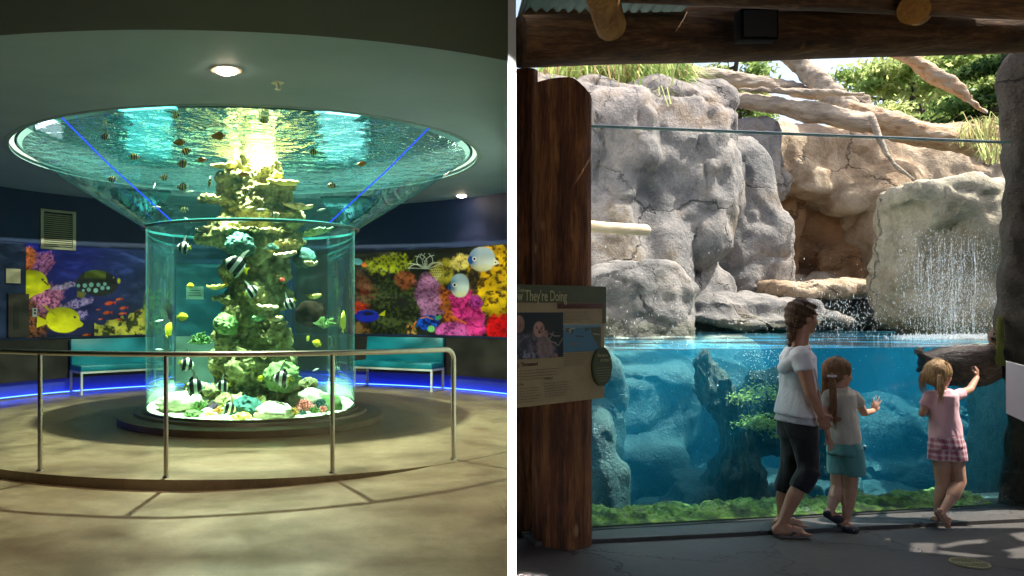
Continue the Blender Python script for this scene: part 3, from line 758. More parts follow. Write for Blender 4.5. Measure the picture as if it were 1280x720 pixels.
for a_ in (R(168), R(192), R(215), R(145)):
    q = arc(C3, 1.22, 4.88, a_); ld = bpy.data.lights.new('tank_spot', 'SPOT'); ld.energy = 1500; ld.color = (1,.92,.55); ld.spot_size = R(15); ld.spot_blend = .8; ld.shadow_soft_size = .05
    lo = bpy.data.objects.new('tank_spot', ld); COL.objects.link(lo); lo.location = q; lo.rotation_euler = (q-arc(C3, .45, 1.1, a_)).to_track_quat('Z', 'Y').to_euler()
# ---------- rock column and sand
M_sand = pmat('coral_sand', [(.3, (.62,.62,.42,1)), (.7, (.8,.8,.62,1))], 14, .9, .6, 60)
def sand_z(x, y): return .195+.055*(y/TR)+.03*noise.noise((x*2.2, y*2.2, 0))+.018*noise.noise((x*9, y*9, 3))+.10*max(0, 1-math.hypot(x, y)/1.0)
def on_sand(c, r):
    x, y = c.x-TX, c.y-TY; d = math.hypot(x, y); lim = 1.37-r*1.15
    if d > lim: x *= lim/d; y *= lim/d
    return Vector((TX+x, TY+y, sand_z(x, y)+r*.25))
def f_sand(u, v):
    r = (TR-.012)*v; t = 2*PI*u; x = r*math.sin(t); y = r*math.cos(t)
    return (TX+x, TY+y, sand_z(x, y))
mb = MB(); mb.grid(f_sand, 96, 26); mb.lathe(C3, [(.02,.145),(TR-.012,.145),(TR-.012,.16)], 96, close_prof=False)
tag(mb.build('sand_bed', M_sand, None), kind='structure')
def reef_mat(name, a, b, c, scale=5):
    return pmat(name, [(.28, a), (.48, b), (.66, c)], scale, .85, .9, 26, bdist=.02)
M_reef = reef_mat('reef_rock', (.06,.048,.018,1), (.24,.20,.075,1), (.5,.43,.2,1), 7)
mb = MB(); rnd = random.Random(5)
prof = [(.14,.72),(.30,.68),(.55,.62),(.8,.56),(1.1,.50),(1.4,.48),(1.7,.50),(2.0,.50),(2.3,.54),(2.5,.62),(2.8,.60),(3.05,.58),(3.3,.5)]
for z, r in prof:
    for k in range(5):
        a = rnd.uniform(0, 2*PI); q = rnd.uniform(.3, .62)*r
        mb.sph((TX+.02+q*math.sin(a), TY+q*math.cos(a), z+rnd.uniform(-.05,.05)), (r*.52, r*.52, .2+rnd.uniform(0,.08)), None, 12, 8)
    mb.sph((TX+.02, TY, z), (r*.75, r*.75, .24), None, 12, 8)
# ledges
for z, px, rr_ in ((2.44,-.45,.26),(2.38,.42,.34),(2.52,.1,.5),(2.95,-.38,.3),(3.12,.3,.32),(1.62,-.34,.2),(1.3,.30,.22),(.5,.5,.4),(.42,-.5,.35),(1.95,.36,.2),(2.75,.45,.25),(3.25,-.2,.3)):
    mb.sph((TX+px, TY-.22, z), (rr_, rr_, .07), None, 14, 7)
me = remeshed(mb, .019, 'coral_column')
def fcol(c, n):
    q = c*3.4; d = noise.voronoi(c*9)[0]; return .09*(noise.fractal(q, .9, 2.1, 5))+.05*abs(noise.noise(c*9))-.05*max(0, .35-d[0])*2-.02+.03*noise.noise(c*22)
displace(me, fcol)
col_o = finish(me, 'coral_column', M_reef); tag(col_o, 'pitted green and brown rock column rising through the aquarium', 'reef rock')
# plate corals on the column
def plate_coral(name, px, py, Y, rx, mat, label, tilt=.15, th=.022):
    c = P(px, py, Y); mb = MB(); n = 28; rr2 = random.Random(int(px*7+py))
    ph = rr2.uniform(0, 6)
    def f(u, v):
        t = 2*PI*u; q = v*rx*(1+.18*math.sin(3*t+ph)+.1*math.sin(7*t+2*ph)); return (c.x+q*math.cos(t), c.y+q*math.sin(t)*.8, c.z+.05*v*v+tilt*q*math.cos(t+ph)+.012*math.sin(9*t)*v)
    mb.grid(f, 40, 6); me = mb.mesh(name)
    o = finish(me, name, mat); md = o.modifiers.new('t', 'SOLIDIFY'); md.thickness = th
    return tag(o, label, 'coral', 'corals in the aquarium')
M_pl1 = reef_mat('plate_coral_tan', (.35,.22,.10,1), (.55,.38,.2,1), (.75,.6,.4,1), 12)
M_pl2 = reef_mat('plate_coral_green', (.10,.22,.12,1), (.22,.4,.2,1), (.5,.62,.3,1), 12)
M_pl3 = reef_mat('plate_coral_yellow', (.6,.38,.05,1), (.8,.6,.12,1), (.9,.75,.3,1), 12)
plate_coral('plate_coral', 357, 322, 10.4, 0.136, M_pl1, 'tan plate coral high on the right of the column under the neck')
plate_coral('plate_coral', 395, 294, 10.6, 0.192, M_pl2, 'green plate coral jutting right at the neck of the tank', .2)
plate_coral('plate_coral', 262, 290, 10.7, 0.176, M_pl1, 'brown plate coral jutting left at the neck of the tank', .1)
plate_coral('plate_coral', 272, 362, 10.6, 0.128, M_pl3, 'yellow plate coral left of the column at mid height', .12)
plate_coral('plate_coral', 336, 388, 10.35, 0.136, M_pl1, 'brown layered plate coral in the middle of the column face', .08)
plate_coral('plate_coral', 345, 402, 10.35, 0.104, M_pl1, 'small brown plate coral just below the layered one', .08)
plate_coral('plate_coral', 322, 402, 10.4, 0.080, M_pl2, 'pale green plate coral left of the small brown plate', .05)
plate_coral('plate_coral', 283, 211, 10.6, 0.176, M_pl3, 'yellow plate coral on the column inside the funnel', .1)
plate_coral('plate_coral', 356, 232, 10.5, 0.200, M_pl3, 'orange-yellow plate coral right of the column inside the funnel', .1)
plate_coral('plate_coral', 372, 262, 10.6, 0.192, M_pl1, 'tan plate coral at the right of the column low in the funnel', .12)
plate_coral('plate_coral', 388, 333, 10.9, 0.096, M_pl1, 'thin tan plate coral on the right edge of the column', .06)
plate_coral('plate_coral', 392, 374, 10.9, 0.096, M_pl3, 'thin yellow plate coral on the right edge at mid height', .06)
def blob_coral(name, px, py, Y, r, mat, label, cells=22, amp=.2, sq=(1,1,.85), lump=.16):
    bm = bmesh.new(); bmesh.ops.create_icosphere(bm, subdivisions=4, radius=1)
    c = P(px, py, Y)
    if py > 484: c = on_sand(c, r)
    for v in bm.verts:
        n = v.co.normalized(); d = noise.voronoi(n*cells*.35+Vector((px,py,0)))[0]
        k = 1+amp*(d[1]-d[0])*1.6+lump*noise.noise(n*2.2+Vector((px,0,0)))
        v.co = Vector((n.x*sq[0], n.y*sq[1], n.z*sq[2]))*r*k + c
    me = bpy.data.meshes.new(name); bm.to_mesh(me); bm.free()
    return tag(finish(me, name, mat), label, 'coral', 'corals in the aquarium')
def ccol(n, c, k=1.6): return pmat(n, [(.3, (c[0]/k, c[1]/k, c[2]/k, 1)), (.7, (*c, 1))], 22, .8, .8, 60, bdist=.01)
M_cteal = ccol('teal_coral', (.03,.115,.10)); M_cwhite = ccol('white_coral', (.7,.62,.42), 1.7); M_cgreen = ccol('green_coral', (.16,.26,.07))
M_cpink = ccol('pink_coral', (.85,.28,.26)); M_corange = ccol('orange_coral', (.9,.45,.12)); M_cpurp = ccol('purple_coral', (.3,.16,.3)); M_cdark = pmat('dark_brown_coral', [(.3, (.012,.006,.004,1)), (.7, (.03,.016,.01,1))], 12, .95, .5, 60, spec=.05); M_cred = ccol('red_coral', (.6,.12,.08))
blob_coral('brain_coral', 300, 306, 10.3, .175, M_cteal, 'round teal brain coral at the neck left of the column face')
blob_coral('brain_coral', 308, 488, 10.0, .20, M_cteal, 'round dark teal brain coral at the foot of the column')
blob_coral('brain_coral', 283, 405, 10.55, .16, M_cgreen, 'olive brain coral on the left side of the column')
blob_coral('brain_coral', 352, 471, 10.2, .22, M_cgreen, 'dark green round coral on the column behind a bannerfish')
blob_coral('brain_coral', 342, 506, 9.9, .22, M_cwhite, 'large white mound coral on the sand in front', 10, .06, (1.15,1,.62))
blob_coral('brain_coral', 229, 500, 10.5, .26, M_cwhite, 'pale flat mound coral at the left of the sand', 10, .06, (1.3,1,.55))
blob_coral('brain_coral', 384, 488, 10.6, .26, M_cwhite, 'white mound coral behind the pink coral', 12, .08, (1.1,1,.7))
blob_coral('brain_coral', 430, 510, 10.4, .17, M_cgreen, 'pale green mound coral at the right end of the sand', 12, .06)
blob_coral('brain_coral', 388, 392, 11.5, .22, M_cdark, 'dark brown round coral behind the column on the right', 12, .05)
blob_coral('brain_coral', 380, 322, 11.1, .16, M_cteal, 'dark teal round coral at the right edge of the column', 12, .06)
blob_coral('rubble_stone', 262, 521, 9.95, .05, M_pl3, 'small yellow stone on the sand near the front', 6, .1, (1.2,1,.6), .3)
blob_coral('rubble_stone', 303, 517, 9.75, .09, M_pl3, 'yellow knobbly stone on the sand right of the front bannerfish', 6, .1, (1.2,1,.6), .4)
blob_coral('rubble_stone', 240, 507, 10.0, .08, M_cgreen, 'green knobbly stone on the sand left of the front bannerfish', 6, .1, (1.2,1,.6), .4)
def branch_coral(name, px, py, Y, r, mat, label, nb=46, h=1.0, seed=1):
    rr2 = random.Random(seed); c = P(px, py, Y); mb = MB()
    if py > 484: c = on_sand(c, r*.8)
    for k in range(nb):
        th = rr2.uniform(0, 2*PI); el = rr2.uniform(.15, 1.5); L = r*rr2.uniform(.6, 1)
        d = Vector((math.cos(th)*math.cos(el), math.sin(th)*math.cos(el), math.sin(el)*h)).normalized()
        p0 = c + d*L*.1; p1 = c+d*L*.6+Vector((rr2.uniform(-1,1),rr2.uniform(-1,1),rr2.uniform(0,1)))*r*.08; p2 = c+d*L
        mb.tube([p0, p1, p2], [r*.07, r*.055, r*.045], 5)
        for q in range(2):
            e = (d+Vector((rr2.uniform(-1,1),rr2.uniform(-1,1),rr2.uniform(-.2,1)))*.7).normalized()
            mb.tube([p1, p1+e*r*.3], [r*.05, r*.035], 5)
    return tag(mb.build(name, mat), label, 'coral', 'corals in the aquarium')
branch_coral('branching_coral', 381, 500, 10.1, .17, M_cpink, 'pink branching coral right of the white mound', 60, seed=2)
branch_coral('branching_coral', 368, 508, 9.85, .11, M_corange, 'salmon branching coral between the white mound and the pink one', 40, seed=3)
branch_coral('branching_coral', 400, 497, 10.3, .15, M_cteal, 'teal branching coral right of the pink coral', 50, seed=4)
branch_coral('branching_coral', 407, 519, 9.9, .10, M_cgreen, 'green tufted coral on the sand right of the small blue coral', 40, seed=5)
branch_coral('branching_coral', 368, 523, 9.75, .10, M_cgreen, 'green tufted coral on the sand in front of the salmon one', 40, seed=6)
branch_coral('branching_coral', 388, 524, 9.75, .075, M_cteal, 'small blue tufted coral on the front sand', 40, seed=7)
branch_coral('branching_coral', 424, 521, 10.0, .09, M_cpink, 'reddish tufted coral at the right of the sand', 40, seed=8)
branch_coral('branching_coral', 273, 511, 10.0, .09, M_corange, 'orange branching coral left of the front bannerfish', 40, seed=9)
branch_coral('branching_coral', 267, 495, 10.2, .11, M_cpurp, 'dark purple branching coral behind the orange one', 40, seed=10)
branch_coral('branching_coral', 250, 500, 10.2, .14, M_cgreen, 'green branching coral beside the pale flat mound', 50, seed=11)
branch_coral('branching_coral', 352, 352, 10.3, .06, M_cred, 'small red coral tuft high on the column', 30, seed=12)
branch_coral('branching_coral', 250, 430, 11.4, .2, M_cgreen, 'green spread coral behind the column on the left', 40, .5, seed=13)
branch_coral('branching_coral', 405, 410, 11.2, .2, M_cgreen, 'green spread coral behind the column on the right', 40, .5, seed=14)
branch_coral('branching_coral', 340, 312, 10.3, .10, M_cteal, 'dark teal tufted coral near the top of the column face', 40, .6, seed=15)
branch_coral('branching_coral', 322, 503, 9.95, .13, M_cgreen, 'dark green tufted coral between the teal ball and the white mound', 40, .6, seed=16)
# ---------- fish
def fishmat(name, kind):
    m, nt, out = newmat(name); w = N(nt)
    tc = w('ShaderNodeTexCoord'); sx = w('ShaderNodeSeparateXYZ', {0: tc.outputs['Object']})
    n = w('ShaderNodeTexNoise', {'Vector': tc.outputs['Object'], 'Scale': 9.0, 'Detail': 2})
    xx = w('ShaderNodeMath', {0: sx.outputs[0], 1: w('ShaderNodeMath', {0: sx.outputs[2], 1: .22 if kind == 'banner' else .05}, operation='MULTIPLY').outputs[0]}, operation='ADD')
    t = w('ShaderNodeMath', {0: xx.outputs[0], 1: .5}, operation='ADD').outputs[0]   # body runs -.5 .. .5
    W = (.88,.88,.78,1); K = (.012,.012,.015,1); Yl = (.85,.72,.03,1); O = (.75,.26,.04,1)
    if kind == 'banner': st = [(0, Yl), (.17, Yl), (.19, W), (.24, W), (.27, K), (.44, K), (.47, W), (.60, W), (.63, K), (.80, K), (.83, W), (.93, (.3,.3,.2,1))]
    elif kind == 'sergeant': st = [(0, W), (.16, W), (.18, K), (.27, K), (.3, (.8,.7,.15,1)), (.40, W), (.42, K), (.5, K), (.53, (.8,.7,.15,1)), (.62, K), (.69, K), (.72, W), (.84, K), (.88, (.5,.45,.2,1))]
    elif kind == 'tang': st = [(0, Yl), (1, (.9,.78,.05,1))]
    elif kind == 'orange': st = [(0, (.5,.2,.12,1)), (.2, O), (.7, (.8,.35,.05,1)), (.9, (.6,.2,.03,1))]
    else: st = [(0, (.8,.85,.7,1)), (.5, (.9,.92,.8,1)), (.95, (.5,.6,.5,1))]
    c = ramp(w, t, st, 'CONSTANT' if kind in ('banner','sergeant') else 'LINEAR')
    b = w('ShaderNodeBsdfPrincipled', {'Base Color': c, 'Roughness': .35}); w.link(b.outputs[0], out.inputs['Surface']); return m
def fish_mesh(kind):
    mb = MB(); hgt, wid = {'banner': (.36,.09), 'sergeant': (.27,.09), 'tang': (.33,.08), 'orange': (.22,.09), 'slim': (.10,.06)}[kind]
    xs = [-.36,-.33,-.26,-.15,0,.15,.27,.37,.44,.49]
    prof = {'slim': [.3,.35,.6,.85,1,1,.9,.7,.4,.1]}.get(kind, [.2,.24,.5,.85,1,.97,.8,.5,.26,.1])
    rings = []; n = 14; vs = []; fs = []
    for x, q in zip(xs, prof):
        for i in range(n):
            t = 2*PI*i/n; s = math.sin(t); vs.append((x, wid*min(1, q*1.1)*math.cos(t), hgt*q*s))
    for j in range(len(xs)-1):
        for i in range(n): a = j*n+i; b = j*n+(i+1)%n; fs.append((a, b, b+n, a+n))
    fs += [tuple(range(n)), tuple(range(len(vs)-1, len(vs)-n-1, -1))]; mb.add(vs, fs)
    T = .014
    mb.prism([(-.33,.05),(-.5,.17 if kind != 'slim' else .08),(-.46,0),(-.5,-.17 if kind != 'slim' else -.08),(-.33,-.05)], T)
    if kind == 'banner':
        mb.prism([(.12,.33),(.04,.50),(-.12,.74),(-.34,.86),(-.16,.66),(-.10,.46),(-.20,.42),(-.30,.22),(-.30,.05),(0,.3)], T)
        mb.prism([(.02,-.32),(-.12,-.5),(-.26,-.34),(-.32,-.1),(-.1,-.2)], T)
        mb.prism([(.18,-.28),(.1,-.44),(.06,-.3)], T)
    else:
        h = hgt
        mb.prism([(.24,h*.72),(.1,h*1.22),(-.16,h*1.2),(-.34,h*.62),(-.3,.03),(0,h*.8)], T)
        mb.prism([(.1,-h*.9),(-.05,-h*1.2),(-.2,-h*1.1),(-.33,-h*.55),(-.3,-.03),(0,-h*.8)], T)
    mb.prism([(.2,-.02),(.06,.05),(.02,-.06)], wid*2.1)
    for s in (-1, 1): mb.sph((.39, s*wid*.45, .05), .022, None, 8, 6)
    me = mb.mesh(kind+'_fish'); bm = bmesh.new(); bm.from_mesh(me); bmesh.ops.recalc_face_normals(bm, faces=bm.faces); bm.to_mesh(me); bm.free()
    me.materials.append(fishmat(kind+'_fish_skin', kind))
    me.polygons.foreach_set('use_smooth', [True]*len(me.polygons)); me.set_sharp_from_angle(angle=R(50)); return me
FM = {k: fish_mesh(k) for k in ('banner','sergeant','tang','orange','slim')}
def fish(kind, px, py, Y, L, label, yaw=0, pitch=0):
    nm = {'banner':'bannerfish','sergeant':'sergeant_fish','tang':'yellow_tang','orange':'orange_fish','slim':'small_fish'}[kind]
    o = bpy.data.objects.new(nm, FM[kind]); COL.objects.link(o); o.location = P(px, py, Y); o.scale = (L, L, L)
    o.rotation_euler = (0, R(-pitch), R(yaw)); tag(o, label, 'fish', {'banner':'black and white bannerfish','sergeant':'small striped fish in the funnel','tang':'yellow tangs in the tank','orange':'orange fish near the water surface','slim':'small pale fish in the tank'}[kind])
B = 'black and white bannerfish '
for a in (('banner',230,309,10.2,.20,B+'swimming left of the teal brain coral near the neck',170,0),
 ('banner',296,332,10.0,.32,B+'with yellow tail, the largest one below the teal brain coral',195,25),
 ('banner',314,364,10.1,.20,B+'on the column face below the largest one',20,20),
 ('banner',362,379,10.1,.19,B+'on the right of the column face pointing down',160,-35),
 ('banner',233,455,10.1,.22,B+'left of the column just below the hand rail',20,-20),
 ('banner',243,483,9.9,.27,B+'low on the left above the green coral',10,-8),
 ('banner',279,482,9.95,.19,B+'low in front of the left foot of the column',190,-10),
 ('banner',286,510,9.75,.20,B+'just above the sand in front of the teal ball',20,-25),
 ('banner',353,473,9.9,.27,B+'with bright yellow tail in front of the dark green coral',160,-5),
 ('tang',238,357,10.4,.10,'small yellow tang beside the notice seen through the tank',180,0),
 ('tang',228,396,10.2,.15,'yellow tang above the pale door panel',10,0),
 ('tang',211,412,10.5,.22,'yellow tang end on at the left edge of the cylinder',70,60),
 ('tang',429,402,10.6,.30,'slim tall yellow tang near the right edge of the cylinder',75,80),
 ('tang',396,429,10.4,.13,'yellow tang right of the column just above the rail',170,20),
 ('tang',326,473,10.1,.10,'small yellow tang on the column beside the yellow tailed bannerfish',20,20),
 ('tang',385,423,10.4,.09,'tiny yellow tang nearest the right side of the column',60,50),
 ('slim',199,401,10.9,.12,'pale slender fish at the left edge of the cylinder',10,10),
 ('slim',199,437,10.6,.12,'pale slender fish just above the rail at the left edge',170,0),
 ('slim',395,462,10.6,.10,'pale slender fish right of the column below the rail',20,20),
 ('orange',224,178,8.9,.15,'orange fish beside the left cyan reflection in the funnel',170,0),
 ('orange',273,170,8.9,.17,'larger orange fish near the top of the funnel',175,0),
 ('orange',305,218,9.6,.14,'orange fish in front of the bright rock in the funnel',10,0),
 ('sergeant',131,171,9.2,.13,'striped fish at the far left of the funnel',160,0),
 ('sergeant',140,224,10.3,.14,'striped fish beside the blue seam of the funnel',165,10),
 ('sergeant',233,189,9.0,.13,'striped fish just below the orange one on the left',15,20),
 ('sergeant',228,205,9.2,.14,'striped fish swimming left under two others in the funnel',170,0),
 ('sergeant',228,234,9.6,.15,'striped fish in the middle of the left funnel face',175,0),
 ('sergeant',230,262,9.8,.12,'striped fish low on the left funnel face',160,-10),
 ('sergeant',262,228,9.5,.15,'dark striped fish pointing down left of the bright rock',120,-60),
 ('sergeant',220,144,8.4,.12,'striped fish at the very top edge of the funnel',150,-20),
 ('sergeant',307,240,9.5,.13,'dark striped fish over the bright rock in the funnel',10,15),
 ('sergeant',344,268,9.8,.12,'striped fish low in the funnel right of the rock',15,0),
 ('sergeant',330,150,8.6,.12,'striped fish over the column at the top of the funnel',10,0),
 ('sergeant',168,196,9.6,.13,'striped fish left of the left cyan window reflection',20,0),
 ('sergeant',205,222,9.8,.12,'striped fish in the lower left of the funnel between two pale ones',165,10),
 ('orange',252,200,9.2,.12,'small orange fish between the two top orange ones and the rock',10,10),
 ('sergeant',392,190,9.1,.12,'striped fish right of the column inside the funnel',15,0),
 ('sergeant',415,232,9.7,.12,'striped fish low on the right funnel face',170,5),
 ('orange',452,205,9.6,.12,'orange fish on the right funnel face beside the right blue seam',170,-5),
 ('slim',402,262,9.9,.12,'pale fish right of the column just above the neck',15,15),
 ('slim',195,259,10.0,.12,'pale fish low at the left of the funnel',10,0),
 ('slim',235,275,9.9,.12,'pale fish just above the neck on the left',20,-30),
 ('slim',193,232,9.7,.10,'tiny pale fish left of the striped ones',80,50),
 ('slim',325,262,9.8,.12,'pale fish in front of the column low in the funnel',0,0),
 ('slim',345,277,9.8,.13,'pale fish right above the neck before the column',170,0),
 ('slim',236,240,9.7,.12,'pale fish under the striped one on the left funnel face',5,10)):
    fish(*a)
# ================================================================== RIGHT: POOL EXHIBIT
WZ = 1.215                                  # water level
GA = Vector((1.4575, 5.30, 0)); GB = Vector((4.744, 5.93, 0))      # foot line of the big window
GD = (GB-GA).normalized(); GN = Vector((-GD.y, GD.x, 0))           # GN points into the pool
def G(px, py, off=0.0):
    """point on the window plane (pushed off metres into the pool) under a photo position"""
    k = (px-CX)/F; A = GA+GN*off; t = (A.x-k*A.y)/(k*GD.y-GD.x); q = A+GD*t
    return Vector((q.x, q.y, CZ+(HY-py)/F*q.y))
def rock_mat(name, cols, scale=1.0, crack=1.0, bump=.7, vor=.55, dark=.4, speck=.28):
    m, nt, out = newmat(name); w = N(nt)
    v = coords(w)
    big = nz(w, v, .9*scale, 6, .6, .5); med = nz(w, v, 4.5*scale, 8, .68); fine = nz(w, v, 38*scale, 4, .7)
    mix = w('ShaderNodeMix', {0: .35, 2: big, 3: med}, data_type='FLOAT').outputs[0]
    c = ramp(w, mix, cols)
    fs = w('ShaderNodeMapRange', {'Value': fine, 'From Min': .3, 'From Max': .7, 'To Min': 1-speck*.6, 'To Max': 1+speck*.5}).outputs[0]
    c = w('ShaderNodeVectorMath', {0: c, 1: fs}, operation='MULTIPLY').outputs[0]
    dn = w('ShaderNodeTexNoise', {'Vector': v, 'Scale': 1.3*scale, 'Detail': 5, 'Roughness': .6})
    dv = w('ShaderNodeVectorMath', {0: w('ShaderNodeVectorMath', {0: dn.outputs['Color'], 1: (.9,.9,.9)}, operation='MULTIPLY').outputs[0], 1: v}, operation='ADD').outputs[0]
    vo = w('ShaderNodeTexVoronoi', {'Vector': dv, 'Scale': vor*scale}, feature='DISTANCE_TO_EDGE')
    msk = nz(w, v, 1.1*scale, 3)
    wd_ = w('ShaderNodeMapRange', {'Value': msk, 'From Min': .42, 'From Max': .62, 'To Min': .003, 'To Max': .022}).outputs[0]
    ck = w('ShaderNodeMath', {0: vo.outputs['Distance'], 1: wd_}, operation='DIVIDE'); ck.use_clamp = True
    ckc = w('ShaderNodeMapRange', {'Value': ck.outputs[0], 'To Min': dark, 'To Max': 1}).outputs[0]
    c = w('ShaderNodeVectorMath', {0: c, 1: ckc}, operation='MULTIPLY').outputs[0]
    h1 = w('ShaderNodeMath', {0: ck.outputs[0], 1: crack*.6}, operation='MULTIPLY')
    h2 = w('ShaderNodeMath', {0: med, 1: 1.3, 2: h1.outputs[0]}, operation='MULTIPLY_ADD')
    h3 = w('ShaderNodeMath', {0: fine, 1: .22, 2: h2.outputs[0]}, operation='MULTIPLY_ADD')
    bp = w('ShaderNodeBump', {'Height': h3.outputs[0], 'Strength': bump, 'Distance': .09})
    pz = w('ShaderNodeSeparateXYZ', {0: w('ShaderNodeNewGeometry').outputs['Position']}); wl = w('ShaderNodeMath', {0: med, 1: -.55, 2: pz.outputs[2]}, operation='MULTIPLY_ADD')
    wet = w('ShaderNodeMapRange', {'Value': wl.outputs[0], 'From Min': 1.02, 'From Max': 1.14, 'To Min': 1, 'To Max': 0}).outputs[0]
    wc_ = w('ShaderNodeVectorMath', {0: c, 1: (.42,.45,.34)}, operation='MULTIPLY'); cm = w('ShaderNodeMix', {0: wet, 6: c, 7: wc_.outputs[0]}, data_type='RGBA'); 
    rgh = w('ShaderNodeMapRange', {'Value': wet, 'To Min': .85, 'To Max': .38}).outputs[0]
    b = w('ShaderNodeBsdfPrincipled', {'Base Color': cm.outputs[2], 'Roughness': rgh, 'Normal': bp.outputs['Normal'], 'Specular IOR Level': .3})
    w.link(b.outputs[0], out.inputs['Surface']); return m
M_rgray = rock_mat('grey_gunite', [(.3, (0.078,0.076,0.076,1)), (.45, (0.175,0.166,0.163,1)), (.53, (0.298,0.268,0.248,1)), (.60, (0.193,0.151,0.110,1)), (.68, (0.351,0.315,0.290,1)), (.78, (0.456,0.411,0.365,1))])
M_rtan = rock_mat('tan_gunite', [(.3, (0.172,0.100,0.062,1)), (.44, (0.382,0.267,0.172,1)), (.54, (0.573,0.440,0.316,1)), (.64, (0.326,0.211,0.134,1)), (.75, (0.620,0.573,0.440,1))])
M_rpale = rock_mat('pale_gunite', [(.3, (0.137,0.118,0.084,1)), (.42, (0.303,0.249,0.169,1)), (.55, (0.494,0.432,0.325,1)), (.66, (0.219,0.196,0.133,1)), (.78, (0.578,0.524,0.410,1))])
M_rcave = rock_mat('rust_gunite', [(.3, (0.195,0.098,0.050,1)), (.5, (0.429,0.234,0.117,1)), (.7, (0.620,0.390,0.214,1))], 1.2)
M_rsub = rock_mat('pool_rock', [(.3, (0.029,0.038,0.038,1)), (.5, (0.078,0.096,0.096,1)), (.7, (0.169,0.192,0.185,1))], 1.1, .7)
def rock_disp(sc=1.0, amp=1.0, seed=0):
    o = Vector((seed*3.1, seed*1.7, seed*.9))
    def f(c, n):
        q = (c+o)*sc
        d = noise.voronoi(Vector((q.x*.8,q.y*.8,q.z*.6))+Vector((noise.noise(q*1.5), noise.noise(q*1.5+Vector((9,0,0))), 0))*.5)[0]
        crack = -max(0, .10-(d[1]-d[0]))*.9
        facet = (d[0]-.4)*-.16
        return amp*(.13*noise.fractal(q*.75, .9, 2.0, 3) + facet*.5 + crack*.6 + .035*noise.fractal(q*3.5, .8, 2.1, 4) - .05*abs(noise.noise(q*2.2)))
    return f
def rock(name, label, parts, mat, voxel=.05, sc=1.0, amp=1.0, seed=0, cat='rock', group=None, sm=6):
    """parts: (px,py,Y, rx,ry,rz[, tilt]) rounded lumps, sizes in metres"""
    mb = MB(); rr = random.Random(seed+11)
    for p in parts:
        c = P(*p[:3]) if not isinstance(p[0], Vector) else p[0]
        rx, ry, rz = p[3:6]; t = p[6] if len(p) > 6 else 0
        bm = bmesh.new(); bmesh.ops.create_icosphere(bm, subdivisions=3, radius=1)
        M = Euler((rr.uniform(-.12,.12), R(t), rr.uniform(-.3,.3))).to_matrix(); vs = []
        for v in bm.verts:
            q = v.co; q = Vector([math.copysign(abs(a)**.45, a) for a in q]); vs.append(c + M @ Vector((q.x*rx, q.y*ry, q.z*rz)))
        bm.verts.index_update(); mb.add(vs, [[v.index for v in f.verts] for f in bm.faces]); bm.free()
    me = remeshed(mb, voxel, name, sm); displace(me, rock_disp(sc, amp, seed))
    for v in me.vertices:
        lim = .19*v.co.y+.07
        if v.co.x < lim: v.co.x = lim
    return tag(finish(me, name, mat), label, cat, group)
# ---- above water rock work (all reach below the water)
rock('cliff', 'grey cracked rock cliff at the left of the pool', [
    (785,230,10.6,1.15,1.0,1.25),(850,200,11.0,.75,.9,1.0),(760,330,10.4,.9,.9,1.3),(735,180,10.2,.6,.9,.65),
    (780,145,10.8,.75,.8,.32,3),(845,165,10.9,.55,.8,.35,12),(700,300,10.2,.9,.9,2.1),(800,420,10.6,1.2,.8,1.0)], M_rgray, .055, 1.0, 1.0, 1, 'cliff')
rock('buttress', 'tall smooth grey rock buttress between the left cliff and the cave', [
    (905,270,11.2,.55,.6,1.1,-4),(915,350,11.2,.65,.65,1.0),(890,330,11.1,.5,.6,.9,6),(925,210,11.6,.6,.5,.7,-6),(920,420,11.2,.9,.6,.7)], M_rgray, .05, 1.1, .8, 2, 'cliff')
rock('cave_wall', 'tan rock wall with the shallow brown cave in the middle', [
    (1020,215,12.6,1.4,.7,.62),(950,205,12.4,.6,.7,.5),(1120,225,12.6,1.0,.7,.5),(1095,300,12.4,.45,.8,1.2,-6),(1205,300,12.5,.8,.8,1.2),
    (1020,400,12.8,1.6,.7,.7),(940,300,12.2,.22,.6,.9,8),(1060,238,12.2,.5,.5,.32,-8),(990,228,12.1,.45,.45,.28,10)], M_rtan, .055, 1.0, .9, 3, 'cliff')
rock('cave_back', 'rust brown back of the cave recess', [(1010,300,12.95,1.1,.4,1.3),(972,300,12.7,.28,.4,1.0,4),(1050,340,12.6,.5,.4,.5)], M_rcave, .06, 1.2, 1.1, 4, 'rock')
rock('terrace', 'sunlit tan rock terrace at the upper right below the driftwood', [
    (1060,200,13.2,1.1,.6,.55),(1150,205,13.0,1.2,.7,.5),(1230,215,12.6,.9,.8,.7),(1110,182,13.6,1.6,.6,.25)], M_rtan, .06, 1.0, .9, 5)
rock('boulder', 'large pale boulder with a flat ledge on top at the right of the pool', [
    (1180,262,8.8,.62,.6,.30),(1205,330,8.8,.62,.6,.75),(1150,345,8.8,.36,.45,.6,-6),(1230,290,8.9,.45,.6,.5),(1165,250,8.7,.5,.5,.20,3),(1200,410,8.7,.55,.5,.6)], M_rpale, .04, 1.4, .7, 6, 'boulder')
rock('boulder', 'dark grey boulder at the water below the white pole', [
    (800,372,8.6,.42,.45,.42),(775,385,8.5,.33,.4,.45,-8),(825,385,8.6,.3,.4,.42,10),(790,430,8.5,.55,.45,.5)], M_rgray, .038, 1.7, .6, 7, 'boulder')
rock('ledge', 'flat tan rock shelf under the cave', [(1025,362,10.6,.9,.6,.13),(985,360,10.7,.5,.6,.12),(1075,365,10.5,.45,.5,.12)], M_rtan, .035, 1.8, .45, 8)
